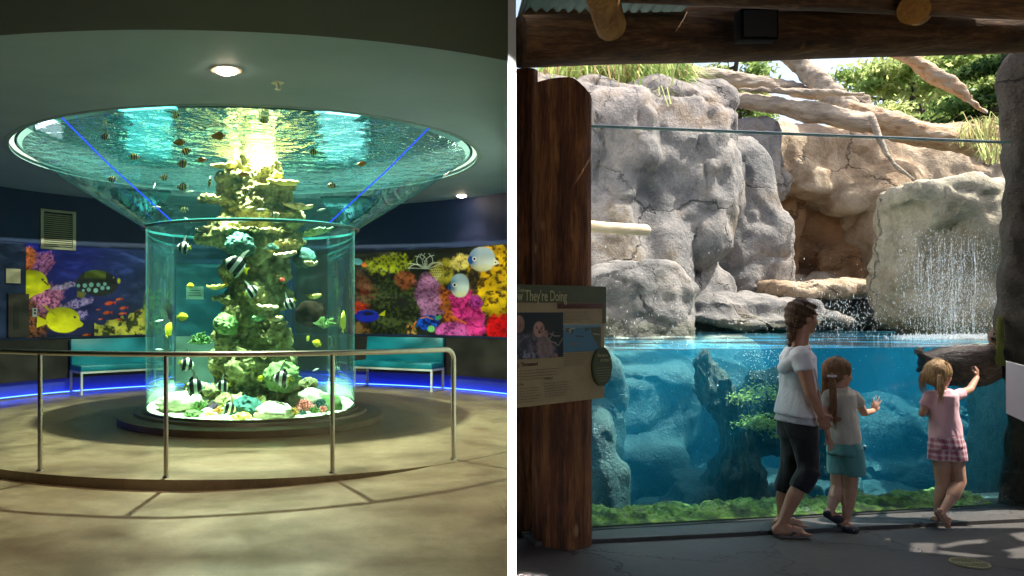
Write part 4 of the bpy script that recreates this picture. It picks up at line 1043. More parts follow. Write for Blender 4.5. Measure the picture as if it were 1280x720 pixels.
rock('ledge', 'low grey rock shelf left of the tan one', [(905,382,10.0,.75,.5,.13,3),(960,385,10.0,.5,.5,.14),(880,398,9.8,.5,.4,.08),(950,402,9.6,.7,.4,.09),(1010,402,9.8,.5,.4,.14)], M_rgray, .035, 1.6, .5, 9)
rock('ledge', 'dark wet rock under the tan shelf', [(1040,395,10.9,.9,.5,.35),(1110,392,10.6,.5,.5,.3)], M_rgray, .045, 1.4, .7, 10)
# ---- below water
mb = MB()
def f_floor(u, v):
    x = .9+u*8.6; y = 5.2+v*9.5; return (x, y, -.62+.10*noise.fractal(Vector((x*.8, y*.8, 1)), .9, 2, 4)+.12*v)
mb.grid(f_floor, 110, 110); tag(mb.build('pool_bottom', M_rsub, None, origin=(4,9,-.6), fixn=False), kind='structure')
U = 'underwater rocks on the pool bottom'
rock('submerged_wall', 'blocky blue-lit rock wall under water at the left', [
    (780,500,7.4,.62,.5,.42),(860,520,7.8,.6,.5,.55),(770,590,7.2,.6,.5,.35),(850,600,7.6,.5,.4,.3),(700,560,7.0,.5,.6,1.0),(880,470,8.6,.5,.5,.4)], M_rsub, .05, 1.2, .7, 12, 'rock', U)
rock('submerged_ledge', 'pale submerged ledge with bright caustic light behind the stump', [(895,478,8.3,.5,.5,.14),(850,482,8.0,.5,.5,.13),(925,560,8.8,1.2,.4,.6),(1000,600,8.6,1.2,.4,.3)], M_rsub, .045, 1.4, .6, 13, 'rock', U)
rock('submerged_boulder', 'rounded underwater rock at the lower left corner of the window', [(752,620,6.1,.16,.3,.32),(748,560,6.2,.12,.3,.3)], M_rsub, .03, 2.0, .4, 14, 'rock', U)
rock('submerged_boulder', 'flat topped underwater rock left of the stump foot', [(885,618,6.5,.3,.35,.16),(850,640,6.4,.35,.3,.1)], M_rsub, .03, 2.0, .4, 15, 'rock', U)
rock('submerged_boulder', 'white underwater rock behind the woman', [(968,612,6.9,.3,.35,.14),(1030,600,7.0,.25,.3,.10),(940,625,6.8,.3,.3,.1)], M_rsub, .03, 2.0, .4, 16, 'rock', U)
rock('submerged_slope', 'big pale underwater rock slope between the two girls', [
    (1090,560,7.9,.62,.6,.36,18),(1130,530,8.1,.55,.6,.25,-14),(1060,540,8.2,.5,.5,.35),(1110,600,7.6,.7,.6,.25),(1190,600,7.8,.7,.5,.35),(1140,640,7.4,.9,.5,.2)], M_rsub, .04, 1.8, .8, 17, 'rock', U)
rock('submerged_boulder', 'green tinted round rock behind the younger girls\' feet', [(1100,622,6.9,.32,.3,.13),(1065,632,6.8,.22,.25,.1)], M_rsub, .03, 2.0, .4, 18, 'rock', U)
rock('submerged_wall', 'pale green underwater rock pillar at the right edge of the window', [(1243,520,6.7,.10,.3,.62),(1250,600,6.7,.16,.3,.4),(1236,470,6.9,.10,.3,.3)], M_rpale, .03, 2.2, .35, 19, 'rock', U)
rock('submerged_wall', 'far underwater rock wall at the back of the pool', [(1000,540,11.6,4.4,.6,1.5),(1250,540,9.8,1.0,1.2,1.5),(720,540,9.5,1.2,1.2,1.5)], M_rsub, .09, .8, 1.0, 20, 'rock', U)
M_moss = pmat('green_moss', [(.3, (.02,.022,.010,1)), (.42, (.05,.075,.012,1)), (.5, (.11,.17,.02,1)), (.58, (.22,.27,.05,1)), (.64, (.10,.09,.05,1)), (.74, (.38,.38,.16,1))], 8, .9, .9, 40, bdist=.02)
mb = MB()
def f_moss(u, v):
    q = GA+GD*(u*3.35-.02)+GN*(.03+v*.34); h = .045*noise.noise((u*17, v*2, 0))+.03*noise.noise((u*60, v*8, 4))+.016*noise.noise((u*160, v*20, 4))
    return (q.x, q.y, .02+.038*math.sin(min(1, v*1.6)*PI*.55)+h*1.1*min(1, v*4)+.02)
mb.grid(f_moss, 220, 16); o = mb.build('moss', M_moss, None, fixn=False); tag(o, None, None, None, 'stuff')
mb = MB(); q = [GA-GD*.3+GN*.03, GB+GD*.8+GN*.03, GB+GD*.8+GN*.38, GA-GD*.3+GN*.38]
mb.add([(a.x,a.y,-.7) for a in q]+[(a.x,a.y,.03) for a in q], [(0,3,2,1),(4,5,6,7),(0,1,5,4),(1,2,6,5),(2,3,7,6),(3,0,4,7)])
tag(mb.build('pool_curb', M_rsub, None, False), kind='structure')
# ---- sunken tree stump
M_stump = pmat('drowned_bark', [(.3, (.008,.011,.007,1)), (.55, (.025,.032,.02,1)), (.75, (.07,.085,.04,1))], 7, .9, 1.0, 24, stretch=(3,3,.5), bdist=.04)
def gnarl(amp=.05, f=5, st=(1,1,.35)):
    def g(c, n):
        q = Vector((c.x*st[0], c.y*st[1], c.z*st[2]))*f
        return amp*(noise.fractal(q, .8, 2.1, 4)*1.1-abs(noise.noise(q*2.3)))
    return g
stump = empty('sunken_stump', tuple(P(915, 640, 6.25)), 'dark sunken tree stump leaning under water behind the glass', 'stump')
mb = MB(); Y = 6.3
for a, b in ((((915,655),0.293),((922,590),0.220)), (((922,590),0.220),((918,560),0.122)), (((918,560),0.134),((918,520),0.146)), (((918,520),0.146),((895,480),0.146)), (((893,482),0.159),((878,455),0.085)), (((905,510),0.085),((875,470),0.061)), (((895,655),0.122),((915,610),0.122)), (((935,655),0.146),((925,600),0.146)), (((905,560),0.073),((900,580),0.098))):
    mb.caps(P(*a[0], Y), a[1], P(*b[0], Y), b[1], 12)
me = remeshed(mb, .022, 'trunk', 1); displace(me, gnarl(.075, 5)); finish(me, 'trunk', M_stump, stump)
mb = MB()
for a, b in ((((925,520),0.183),((960,500),0.244)), (((960,500),0.256),((1000,520),0.207)), (((960,540),0.183),((1000,560),0.110)), (((930,535),0.122),((975,560),0.085)), (((1000,560),0.085),((1045,595),0.073)), (((1045,595),0.073),((1075,560),0.049)), (((1000,520),0.146),((1030,560),0.085))):
    mb.caps(P(*a[0], Y+.25), a[1], P(*b[0], Y+.25), b[1], 12)
me = remeshed(mb, .022, 'root_mass', 1); displace(me, gnarl(.06, 6, (1,1,1))); finish(me, 'root_mass', M_stump, stump)
# splintered top
mb = MB(); rr = random.Random(3)
for k in range(26):
    x = rr.uniform(866, 893); p0 = P(x+rr.uniform(10,24), 500+rr.uniform(-15,10), Y-.06+rr.uniform(-.05,.1)); p1 = P(x+rr.uniform(-4,4), rr.uniform(449, 475)+(.9*max(0, 880-x)), Y-.04+rr.uniform(-.04,.08))
    mb.tube([p0, p0.lerp(p1, .6)+Vector((rr.uniform(-.01,.01),0,0)), p1], [.03, .022, .006], 6)
mb.build('splinters', M_stump, stump)
# weed tufts on the root
M_weed = pmat('bright_weed', [(.3, (.06,.12,.01,1)), (.7, (.30,.42,.05,1))], 12, .8, 0)
mb = MB()
def tuft(px, py, Y, r, n, L):
    for k in range(n):
        c = P(px+rr.gauss(0, r), py+rr.gauss(0, r*.35), Y-.15+rr.uniform(-.05,.08)); d = Vector((rr.uniform(-1,1), rr.uniform(-.8,.2), rr.uniform(-.7,.5)))*L
        mb.tube([c, c+d*.4+Vector((0,0,.004)), c+d*.8], [.0045,.0035,.001], 3)
for a in ((928,497,6.3,9,160,.04),(950,490,6.4,16,240,.04),(945,526,6.35,14,240,.05),(965,532,6.4,12,200,.05),(977,545,6.4,6,110,.04),(930,530,6.3,6,90,.04)): tuft(*a)
mb.build('weed', M_weed, stump)
# ---- water body
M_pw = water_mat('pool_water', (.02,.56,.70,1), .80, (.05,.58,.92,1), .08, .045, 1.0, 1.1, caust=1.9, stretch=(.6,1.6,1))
far = 13.5
x0 = GA-GD*.25+GN*.022; x1 = GB+GD*2.6+GN*.022
poly = [(x0.x,x0.y),(x1.x,x1.y),(9.3,far),(.6+.19*far,far),(1.25,x0.y+.35)]
mb = MB(); n = len(poly)
mb.add([(x,y,-.75) for x, y in poly]+[(x,y,WZ) for x, y in poly], [tuple(range(n-1,-1,-1)), tuple(range(n,2*n))]+[(i,(i+1)%n,n+(i+1)%n,n+i) for i in range(n)])
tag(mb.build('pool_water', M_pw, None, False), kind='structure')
# ---- glass
M_glass = acrylic('window_glass', (.93,.98,.98,1), .9, (.4,.8,.8,1), .0)
M_gedge = pmat('glass_edge', [(.3, (.3,.5,.5,1)), (.7, (.36,.58,.58,1))], 3, .2, 0)
win = empty('viewing_window', tuple((GA+GB)/2), 'tall clear viewing window between the log posts and the rock pillar', 'window')
a = G(700,435); b = G(1262,435); ZT = 2.70
mb = MB(); mb.add([(a.x,a.y,.03),(b.x,b.y,.03),(b.x,b.y,ZT),(a.x,a.y,ZT)], [(0,1,2,3)]); mb.build('pane', M_glass, win, False, fixn=False)
mb = MB(); mb.tube([(a.x,a.y,ZT+.008),(b.x,b.y,ZT+.03)], .011, 6); mb.build('top_edge', M_gedge, win)
# scratches and dried drops on the upper glass (tiny raised specks)
M_speck = pmat('white_droplet', [(.3, (.8,.82,.85,1)), (.7, (.9,.92,.95,1))], 3, .3, 0)
def specks(name, n, fn, mat, rad):
    mb = MB()
    for k in range(n):
        c = fn(); r = rad(); st_ = rs.choice((1,1.3,2,3.2)) if name == 'water_spray' else 1
        mb.add([c+Vector(q)*r for q in ((.8,0,0),(-.8,0,0),(0,.8,0),(0,-.8,0),(0,0,st_),(0,0,-st_))], [(0,2,4),(2,1,4),(1,3,4),(3,0,4),(2,0,5),(1,2,5),(3,1,5),(0,3,5)])
    o = mb.build(name, mat, None, False, fixn=False); return tag(o, None, None, None, 'stuff')
rs = random.Random(21)
def spray():
    while True:
        px = rs.gauss(1190, 38); py = rs.gauss(370, 42)
        if 1120 < px < 1250 and 285 < py < 425: return P(px, py, rs.uniform(6.6, 8.0))
specks('water_spray', 4600, spray, M_speck, lambda: rs.uniform(.0014, .0046))
def spray2(): return P(rs.gauss(1050, 30), min(425, max(300, rs.gauss(395, 22))), rs.uniform(7.5, 9.0))
specks('water_spray', 700, spray2, M_speck, lambda: rs.uniform(.002, .006))
def sprayw(): return P(rs.uniform(745, 1245), 440-abs(rs.gauss(0, 60)), rs.uniform(6.5, 9.0))
specks('water_spray', 600, sprayw, M_speck, lambda: rs.uniform(.002, .0045))
M_streak, nt_s, out_s = newmat('falling_water'); w_s = N(nt_s)
w_s.link(w_s('ShaderNodeMixShader', {0: .38, 1: w_s('ShaderNodeBsdfTransparent').outputs[0], 2: w_s('ShaderNodeBsdfPrincipled', {'Base Color': (.85,.88,.9,1), 'Roughness': .2}).outputs[0]}).outputs[0], out_s.inputs['Surface'])
mb = MB()
for k in range(70):
    px = rs.gauss(1195, 27); z1 = rs.uniform(290, 400); Y = rs.uniform(7.7, 8.1); p0 = P(px, z1, Y); p1 = P(px+rs.uniform(-1.5,1.5), min(424, z1+rs.uniform(12,70)), Y-.04); mb.tube([p0, p0.lerp(p1,.5)+Vector((rs.uniform(-.006,.006),0,0)), p1], [.001, rs.uniform(.002,.0045), .001], 4)
tag(mb.build('water_streaks', M_streak, None, False), None, None, None, 'stuff')
def foam(): return P(rs.gauss(1195, 34), 0, rs.uniform(7.2, 8.1))
def foam2():
    p = foam(); p.z = WZ+abs(rs.gauss(0, .012)); return p
specks('water_spray', 1500, foam2, M_speck, lambda: rs.uniform(.003, .009))
def bub(): return P(rs.uniform(745, 1240), rs.uniform(443, 640), rs.uniform(6.0, 7.5))
specks('bubbles', 420, bub, M_speck, lambda: rs.uniform(.0018, .0045))
def bub2(): return P(rs.gauss(955, 20), min(500, 438+abs(rs.gauss(0, 22))), rs.uniform(6.0, 6.8))
specks('bubbles', 260, bub2, M_speck, lambda: rs.uniform(.002, .006))
# ---- white pole
M_pole = pmat('bleached_wood', [(.3, (.5,.36,.22,1)), (.6, (.7,.55,.38,1)), (.8, (.78,.68,.52,1))], 8, .7, .4, 40, stretch=(.3,3,3))
mb = MB(); p0 = P(705, 279, 8.0); p1 = P(812, 288, 8.2); mb.tube([p0, p0.lerp(p1,.5)+Vector((0,0,-.01)), p1-(p1-p0)*.04, p1], [.055,.058,.058,.03], 14)
tag(mb.build('log', M_pole, None), 'short bleached pole sticking out in front of the left cliff', 'log')
# ---- driftwood logs at the top
M_drift = pmat('driftwood', [(.3, (.16,.12,.08,1)), (.5, (.38,.31,.24,1)), (.62, (.5,.40,.29,1)), (.75, (.56,.50,.42,1))], 3, .85, .9, 20, stretch=(.5,3,3), bdist=.03)
M_orangew = pmat('split_orange_wood', [(.3, (.22,.12,.06,1)), (.5, (.5,.33,.19,1)), (.62, (.42,.36,.29,1)), (.75, (.58,.5,.4,1))], 4, .8, .8, 20, stretch=(.7,3,3), bdist=.03)
def logg(label, pts, rads, mat=None, name='fallen_log', amp=.035, group='driftwood logs over the pool'):
    mb = MB(); P3 = [P(*p) for p in pts]; rads = [r*.74 for r in rads]
    for i in range(len(P3)-1): mb.caps(P3[i], rads[i], P3[i+1], rads[i+1], 14)
    rads = rads
    me = remeshed(mb, .03 if max(rads) > .08 else .016, name, 1); displace(me, gnarl(amp, 4, (.6,1,1))); return tag(finish(me, name, mat or M_drift), label, 'log', group)
logg('long fallen log lying across the top of the cliff', [(852,118,11.4),(930,125,11.3),(1000,138,11.2),(1080,152,11.1)], [.15,.17,.17,.20])
logg('thick split trunk continuing down to the right behind the glass edge', [(1060,142,11.3),(1130,160,11.2),(1225,188,11.0)], [.26,.25,.17], M_orangew)
logg('pale log behind the long one at upper left', [(840,88,12.6),(900,97,12.5),(985,110,12.4),(1080,128,12.3)], [.20,.18,.15,.14])
logg('thin straight pale branch resting above the logs', [(925,112,11.2),(1000,114,11.1),(1078,118,11.0)], [.05,.055,.05])
logg('broken trunk leaning steeply left behind the logs', [(960,40,12.6),(1000,82,12.4),(1040,118,12.0),(1060,134,11.8)], [.15,.2,.24,.22])
logg('leaning trunk with orange split side at the upper right', [(1085,45,12.0),(1140,74,11.9),(1190,108,11.8),(1232,140,11.7)], [.13,.16,.15,.06], M_orangew)
logg('thin crooked dead branch hanging down from the logs', [(1090,148,10.6),(1098,170,10.5),(1108,192,10.4),(1122,210,10.3),(1142,224,10.2)], [.07,.05,.04,.035,.03], None, 'dead_branch', .012)
logg('thin twig hanging over the cliff edge', [(905,100,10.9),(902,118,10.9),(912,140,10.8),(922,150,10.8)], [.02,.02,.018,.012], None, 'dead_branch', .004)
# ---- grass on the left cliff
def blades(name, spots, mats, n, L, w0, rs):
    mb = MB()
    for (px, py, Y, r) in spots:
        for k in range(n):
            c = P(px+rs.gauss(0, r), py+rs.gauss(0, 3), Y+rs.gauss(0,.25)); a = rs.uniform(0, 2*PI); l = L*rs.uniform(.25,1.25); b = rs.uniform(.15,1.5)
            d = Vector((math.cos(a), math.sin(a), 0)); s = Vector((-d.y, d.x, 0))*w0*rs.uniform(.6,1.3)
            p1 = c+d*l*.3*b+Vector((0,0,l*.7)); p2 = c+d*l*.9*b+Vector((0,0,l*(1.05-.7*b)))
            mb.m = rs.randrange(len(mats)); mb.add([c-s, c+s, p1+s*.8, p1-s*.8, p2], [(0,1,2,3),(3,2,4)])
    return mb.build(name, mats, None, False, fixn=False)
def leafm(name, c, tr=.6):
    m, nt, out = newmat(name); w = N(nt)
    tc = w('ShaderNodeTexCoord'); n = w('ShaderNodeTexNoise', {'Vector': tc.outputs['Object'], 'Scale': 3.0, 'Detail': 3})
    cc = ramp(w, n.outputs['Fac'], [(.3, (c[0]*.55,c[1]*.6,c[2]*.6,1)), (.7, (min(1,c[0]*1.3),min(1,c[1]*1.25),c[2]*1.2,1))])
    a = w('ShaderNodeBsdfDiffuse', {'Color': cc}); b = w('ShaderNodeBsdfTranslucent', {'Color': cc}); x = w('ShaderNodeMixShader', {0: tr, 1: a.outputs[0], 2: b.outputs[0]})
    w.link(x.outputs[0], out.inputs['Surface']); return m
L1 = leafm('leaf_green', (.17,.28,.08)); L2 = leafm('leaf_light_green', (.34,.48,.16)); L3 = leafm('leaf_dark_green', (.05,.11,.04)); L4 = leafm('straw', (.35,.28,.15)); L5 = leafm('leaf_yellow_green', (.55,.62,.26))
rs = random.Random(9)
o = blades('grass', [(738,112,10.6,7),(760,108,10.8,5),(775,110,10.4,6),(796,112,10.6,5),(818,112,10.6,6),(838,122,10.4,4),(700,110,10.4,10),(852,122,10.6,4),(784,100,11.4,20)], [L1,L2,L5,L4], 260, .5, .012, rs); tag(o, None, None, None, 'stuff')
o = blades('grass', [(820,122,10.3,7),(836,130,10.2,5)], [L4,L5], 160, .28, .008, rs); tag(o, None, None, None, 'stuff')
o = blades('grass', [(1235,175,10.6,8),(1240,200,10.2,6),(1215,182,11,8)], [L4,L5], 120, .35, .008, rs); tag(o, None, None, None, 'stuff')
# ---- bank and ground beyond
M_soil = pmat('dry_bank', [(.3, (.06,.05,.035,1)), (.5, (.14,.115,.08,1)), (.7, (.22,.19,.14,1))], 2, .95, .8, 10, bdist=.05)
mb = MB()
def f_bank(u, v):
    x = 2.2+u*44-4; y = 10.2+v*60; k = min(1, v*30); z = 2.6*k+.6*noise.fractal(Vector((x*.3, y*.3, 2)), .9, 2, 4)+(.8 if x < 6.5 else 0)*k*max(0, 1-abs(x-3)/4)+v*1.5
    if v < .02: z = -.5
    return (max(x, .19*y+.15), y+2.6*(x > 3), z)
mb.grid(f_bank, 110, 90); tag(mb.build('bank', M_soil, None, origin=(10,30,0), fixn=False), kind='structure')
# ---- trees
M_bark = pmat('tree_bark', [(.3, (.05,.04,.03,1)), (.7, (.13,.10,.075,1))], 6, .9, .8, 20, stretch=(3,3,.5), bdist=.03)
def tree(name, label, px, Y, zb, h, cr, mats, nleaf, ls, seed, crown_from=.25, conifer=False, grp='trees behind the exhibit'):
    rs = random.Random(seed); c = P(px, 385, Y); c.z = zb
    e = empty(name, tuple(c), label, 'tree', grp)
    mb = MB(); pts = [c+Vector((.12*math.sin(k*1.3+seed), .1*math.cos(k*1.1), h*k/6)) for k in range(7)]
    mb.tube(pts, [h*.035*(1-.13*k) for k in range(7)], 9)
    tips = []
    nb = 26 if not conifer else 46
    for k in range(nb):
        t = rs.uniform(crown_from, .98); b = pts[0].lerp(pts[-1], t); b = pts[min(6, int(t*6))]
        b = Vector((b.x, b.y, c.z+h*t)); a = rs.uniform(0, 2*PI)
        if conifer: L = cr*(1.05-t); el = -.15
        else: L = cr*rs.uniform(.55,1)*math.sqrt(max(.12, 1-((t-.55)/.55)**2)); el = rs.uniform(-.1,.6)
        d = Vector((math.cos(a), math.sin(a), el)).normalized(); e1 = b+d*L
        mb.tube([b, b+d*L*.5+Vector((0,0,.06*L)), e1], [h*.009, h*.006, h*.002], 5)
        for q in range(3 if not conifer else 5): tips.append((b.lerp(e1, .3+.7*(q+1)/(3 if not conifer else 5)), L))
    mb.build('trunk', M_bark, e)
    mb = MB(); per = max(1, nleaf//len(tips))
    for (tp, L) in tips:
        rad = cr*(.2 if not conifer else .13)*rs.uniform(.6,1.3); mi = rs.randrange(len(mats))
        for k in range(per):
            o = Vector((rs.gauss(0,1), rs.gauss(0,1), rs.gauss(0,.7 if not conifer else .35)))*rad*.6
            p = tp+o; s = ls*rs.uniform(.6,1.4)
            u = Vector((rs.uniform(-1,1), rs.uniform(-1,1), rs.uniform(-1,1))).normalized(); v = u.cross(Vector((rs.uniform(-1,1), rs.uniform(-1,1), rs.uniform(-1,1)))).normalized()
            mb.m = mi if rs.random() < .8 else rs.randrange(len(mats))
            mb.add([p-u*s, p+v*s*.42, p+u*s, p-v*s*.42], [(0,1,2,3)])
    mb.build('crown', mats, e, False, fixn=False)
    return e
tree('broadleaf_tree', 'bright yellow-green tree behind the logs, left of the leaning trunk', 1140, 20, 2.6, 5.6, 1.5, [L2,L5,L5], 17000, .075, 1, .05)
tree('broadleaf_tree', 'light green tree behind the leaning trunk at the right', 1195, 21, 2.4, 6.6, 2.2, [L2,L5,L5], 17000, .075, 2, .05)
tree('broadleaf_tree', 'small sunlit tree between the yellow-green and the light green one', 1160, 17.5, 2.8, 3.2, 1.3, [L5,L2], 9000, .06, 3, .05)
tree('conifer', 'dark green conifer with drooping twigs at the right edge above the pillar', 1255, 16, 2.2, 7, 1.9, [L3,L1,L2], 20000, .075, 4, .02, True)
tree('broadleaf_tree', 'dark leafy tree seen under the beam above the pale log', 925, 19, 2.8, 5.0, 1.15, [L1,L2,L5], 12000, .07, 5, .1)
tree('broadleaf_tree', 'far pale green tree rising behind the yellow-green one', 1105, 33, 3.5, 8.6, 2.8, [L2,L5], 14000, .12, 21, .05)
tree('broadleaf_tree', 'far pale green tree between the small sunlit one and the conifer', 1185, 34, 3.5, 10.5, 3.4, [L5,L2], 16000, .12, 22, .05)
tree('broadleaf_tree', 'tall far green tree behind the conifer at the right', 1245, 36, 3.5, 11.5, 3.6, [L2,L5,L1], 16000, .12, 23, .05)
tree('shrub', 'yellow-green shrub on the cliff left of the logs', 810, 14, 3.9, 1.7, .9, [L5,L2,L1], 3500, .07, 6, .02, grp='shrubs above the pool')
tree('shrub', 'olive shrub behind the grass at the far left of the cliff', 690, 14.5, 3.9, 1.9, 1.2, [L4,L1,L5], 3500, .07, 7, .02, grp='shrubs above the pool')
tree('shrub', 'grey green shrub between the grass and the post', 750, 16, 3.9, 2.2, 1.5, [L1,L4,L3], 4500, .08, 8, .02, grp='shrubs above the pool')
tree('shrub', 'small dry shrub under the trunk above the terrace', 1085, 15.0, 3.5, 1.0, .7, [L4,L1], 1500, .05, 9, .02, grp='shrubs above the pool')
tree('shrub', 'sunlit shrub at the foot of the conifer beside the pillar', 1240, 14.2, 3.3, 1.3, .8, [L5,L2], 3000, .07, 10, .02, grp='shrubs above the pool')
# ================================================================== LOG SHELTER (viewer side)
def wood(name, cols, sc=3, bump=1.0, stretch=(4,4,.35), knots=.6, rough=.85):
    m, nt, out = newmat(name); w = N(nt); v = coords(w, stretch); v1 = coords(w)
    a = nz(w, v, sc, 7, .65, .4); kn = w('ShaderNodeTexVoronoi', {'Vector': coords(w, (3.2,3.2,1.6)), 'Scale': 1.6, 'Randomness': 1.0})
    k = w('ShaderNodeMapRange', {'Value': kn.outputs['Distance'], 'From Min': .07, 'From Max': .13}).outputs[0]
    c = ramp(w, w('ShaderNodeMath', {0: a, 1: w('ShaderNodeMath', {0: nz(w, coords(w, tuple(k*3 for k in stretch)), sc*2.4, 4, .7), 1: .5, 2: -.25}, operation='MULTIPLY_ADD').outputs[0]}, operation='ADD').outputs[0], cols)
    big = ramp(w, nz(w, v1, 1.8, 3), [(.35, (.55,.5,.45,1)), (.65, (1.1,1.05,1,1))])
    c = w('ShaderNodeVectorMath', {0: c, 1: big}, operation='MULTIPLY').outputs[0]
    light = w('ShaderNodeRGB'); light.outputs[0].default_value = (.42,.22,.09,1)
    mx = w('ShaderNodeMix', {0: k, 6: light.outputs[0], 7: c}, data_type='RGBA')
    mk = w('ShaderNodeMix', {0: knots, 6: c, 7: mx.outputs[2]}, data_type='RGBA')
    bp = w('ShaderNodeBump', {'Height': a, 'Strength': bump, 'Distance': .02})
    b = w('ShaderNodeBsdfPrincipled', {'Base Color': mk.outputs[2], 'Roughness': rough, 'Normal': bp.outputs['Normal']}); w.link(b.outputs[0], out.inputs['Surface']); return m
M_post = wood('varnished_log', [(.3, (.03,.010,.004,1)), (.48, (.14,.05,.018,1)), (.6, (.30,.125,.04,1)), (.75, (.42,.22,.085,1))], knots=.8)
M_beam = wood('weathered_beam', [(.3, (.03,.016,.007,1)), (.5, (.10,.052,.02,1)), (.65, (.22,.12,.05,1)), (.78, (.34,.21,.09,1))], stretch=(.35,4,4), knots=.2)
M_peg = wood('orange_log', [(.3, (.28,.12,.02,1)), (.5, (.5,.26,.05,1)), (.7, (.62,.38,.11,1))], knots=.1, stretch=(3,1,3))
def log_v(name, label, px, Y, r, z0, z1, mat, cut=0, seed=1, cat='post'):
    c = P(px, 385, Y); mb = MB(); n = 48; m = 40
    def f(u, v):
        t = 2*PI*u; z = z0+(z1-z0)*v; rr = r*(1+.06*noise.noise((math.cos(t)*1.5+seed, math.sin(t)*1.5, z*.8))+.025*noise.noise((math.cos(t)*6, math.sin(t)*6, z*.6+seed)))
        top = -cut*max(0, math.cos(t-.15)+.15)**1.4*(v**30 if v > .9 else 0)*.3
        return (c.x+rr*math.cos(t), c.y+rr*math.sin(t), z+top)
    mb.grid(f, n, m); k = (n+1)*m; mb.f.append(tuple(range(k, k+n))); mb.mi.append(0)
    return tag(mb.build(name, mat, None), label, cat)
log_v('log_post', 'thick brown log post with a sawn slanted top left of the window', 702, 5.14, .185, -.02, 2.93, M_post, .35, 1)
log_v('log_post', 'tall dark log post rising to the beam against the partition', 655, 5.42, .09, -.02, 3.1, M_post, 0, 7)
def log_h(label, p0, p1, r0, r1, mat, name='log_beam', cat='beam', seed=2, amp=.05, group=None, n=60):
    d = (p1-p0); L = d.length; d = d.normalized(); up = Vector((0,0,1)); up = (up-d*up.dot(d)).normalized(); s = d.cross(up); mb = MB()
    def f(u, v):
        t = 2*PI*u; r = (r0+(r1-r0)*v)*(1+amp*noise.noise((math.cos(t)+seed, math.sin(t), v*L*.9))+amp*.5*noise.noise((math.cos(t)*5, math.sin(t)*5+seed, v*L*2)))
        e = 1.0
        return p0+d*(v*L)+(up*math.cos(t)+s*math.sin(t))*r*e
    mb.grid(f, 36, n); k = 37*n; mb.f += [tuple(range(35,-1,-1)), tuple(range(k, k+36))]; mb.mi += [0, 0]
    return tag(mb.build(name, mat, None), label, cat, group)
BM = 'log beams of the shelter roof'
b0 = P(649, 52, 5.18); b1 = P(1360, 36, 5.75); log_h('big round log beam spanning above the window', b0, b1, .165, .155, M_beam, seed=2, group=BM)
b0 = P(760, -14, 4.5); b1 = P(1400, 13, 4.2); log_h('nearer upper log beam along the top edge at the right', b0, b1, .07, .07, M_beam, seed=5, group=BM)
b0 = P(652, 13, 5.5); b1 = P(800, 16, 5.5); log_h('thin dark timber under the corrugated sheet at the upper left', b0, P(1300,10,5.7), .06, .06, M_beam, seed=6, group=BM)
PG = 'short orange log ends under the roof'
log_h('orange rounded log end pointing down towards the viewer at the upper left', P(742,-40,4.1), P(764,34,4.72), .085, .085, M_peg, 'rafter_log', 'rafter', 8, .03, PG, 24)
mb = MB(); c = P(764,34,4.72); mb.sph(c, (.085,.05,.085)); 
p0 = P(1142,12,4.2); p1 = P(1147,16,4.9); log_h('orange round log end resting on the beam at the right', p0, p1, .075, .075, M_peg, 'rafter_log', 'rafter', 9, .03, PG, 20)
# black lamp housing
M_blackm = pmat('black_metal', [(.3, (.003,.003,.003,1)), (.7, (.004,.004,.004,1))], 4, .9, .1, 40, spec=.1)
c = P(945, 33, 4.93); sp = empty('speaker_box', tuple(c), 'black box hanging on the beam above the window', 'speaker')
mb = MB(); mb.rbox(c, (.235,.1,.19), .012); mb.build('housing', M_blackm, sp)
mb = MB(); mb.rbox((c.x, c.y-.054, c.z), (.2,.008,.16), .003); mb.build('front_grille', M_black, sp)
# roof : corrugated sheets with a gap, leaving patches of sun on the floor
def roofmat():
    m, nt, out = newmat('corrugated_plastic'); w = N(nt)
    a = w('ShaderNodeBsdfDiffuse', {'Color': (.16,.20,.19,1)}); b = w('ShaderNodeBsdfTranslucent', {'Color': (.12,.18,.17,1)}); x = w('ShaderNodeMixShader', {0: .35, 1: a.outputs[0], 2: b.outputs[0]})
    w.link(x.outputs[0], out.inputs['Surface']); return m
M_roof = roofmat()
M_ply = pmat('dark_roof_board', [(.3, (.05,.035,.02,1)), (.7, (.09,.06,.035,1))], 2, .8, .2, 30)
RZ = 3.50
def sheet(name, label, x0, x1, y0, y1, z, mat, corr=True, cat='roof', group=None):
    mb = MB(); nu = int((x1-x0)/.02) if corr else 1
    def f(u, v):
        x = x0+(x1-x0)*u; y = y0+(y1-y0)*v; return (max(x, .19*max(y,-9)+.03), y, z+(.014*math.sin(x*2*PI/.076) if corr else 0))
    mb.grid(f, nu, 1); o = mb.build(name, mat, None, corr, fixn=False); md = o.modifiers.new('t', 'SOLIDIFY'); md.thickness = .01 if corr else .03; md.offset = 1
    return tag(o, label, cat, group)
sheet('roof_sheet', 'pale teal corrugated roof sheet seen at the upper left above the beam', .98, 2.2, 4.4, 5.75, 3.53, M_roof)
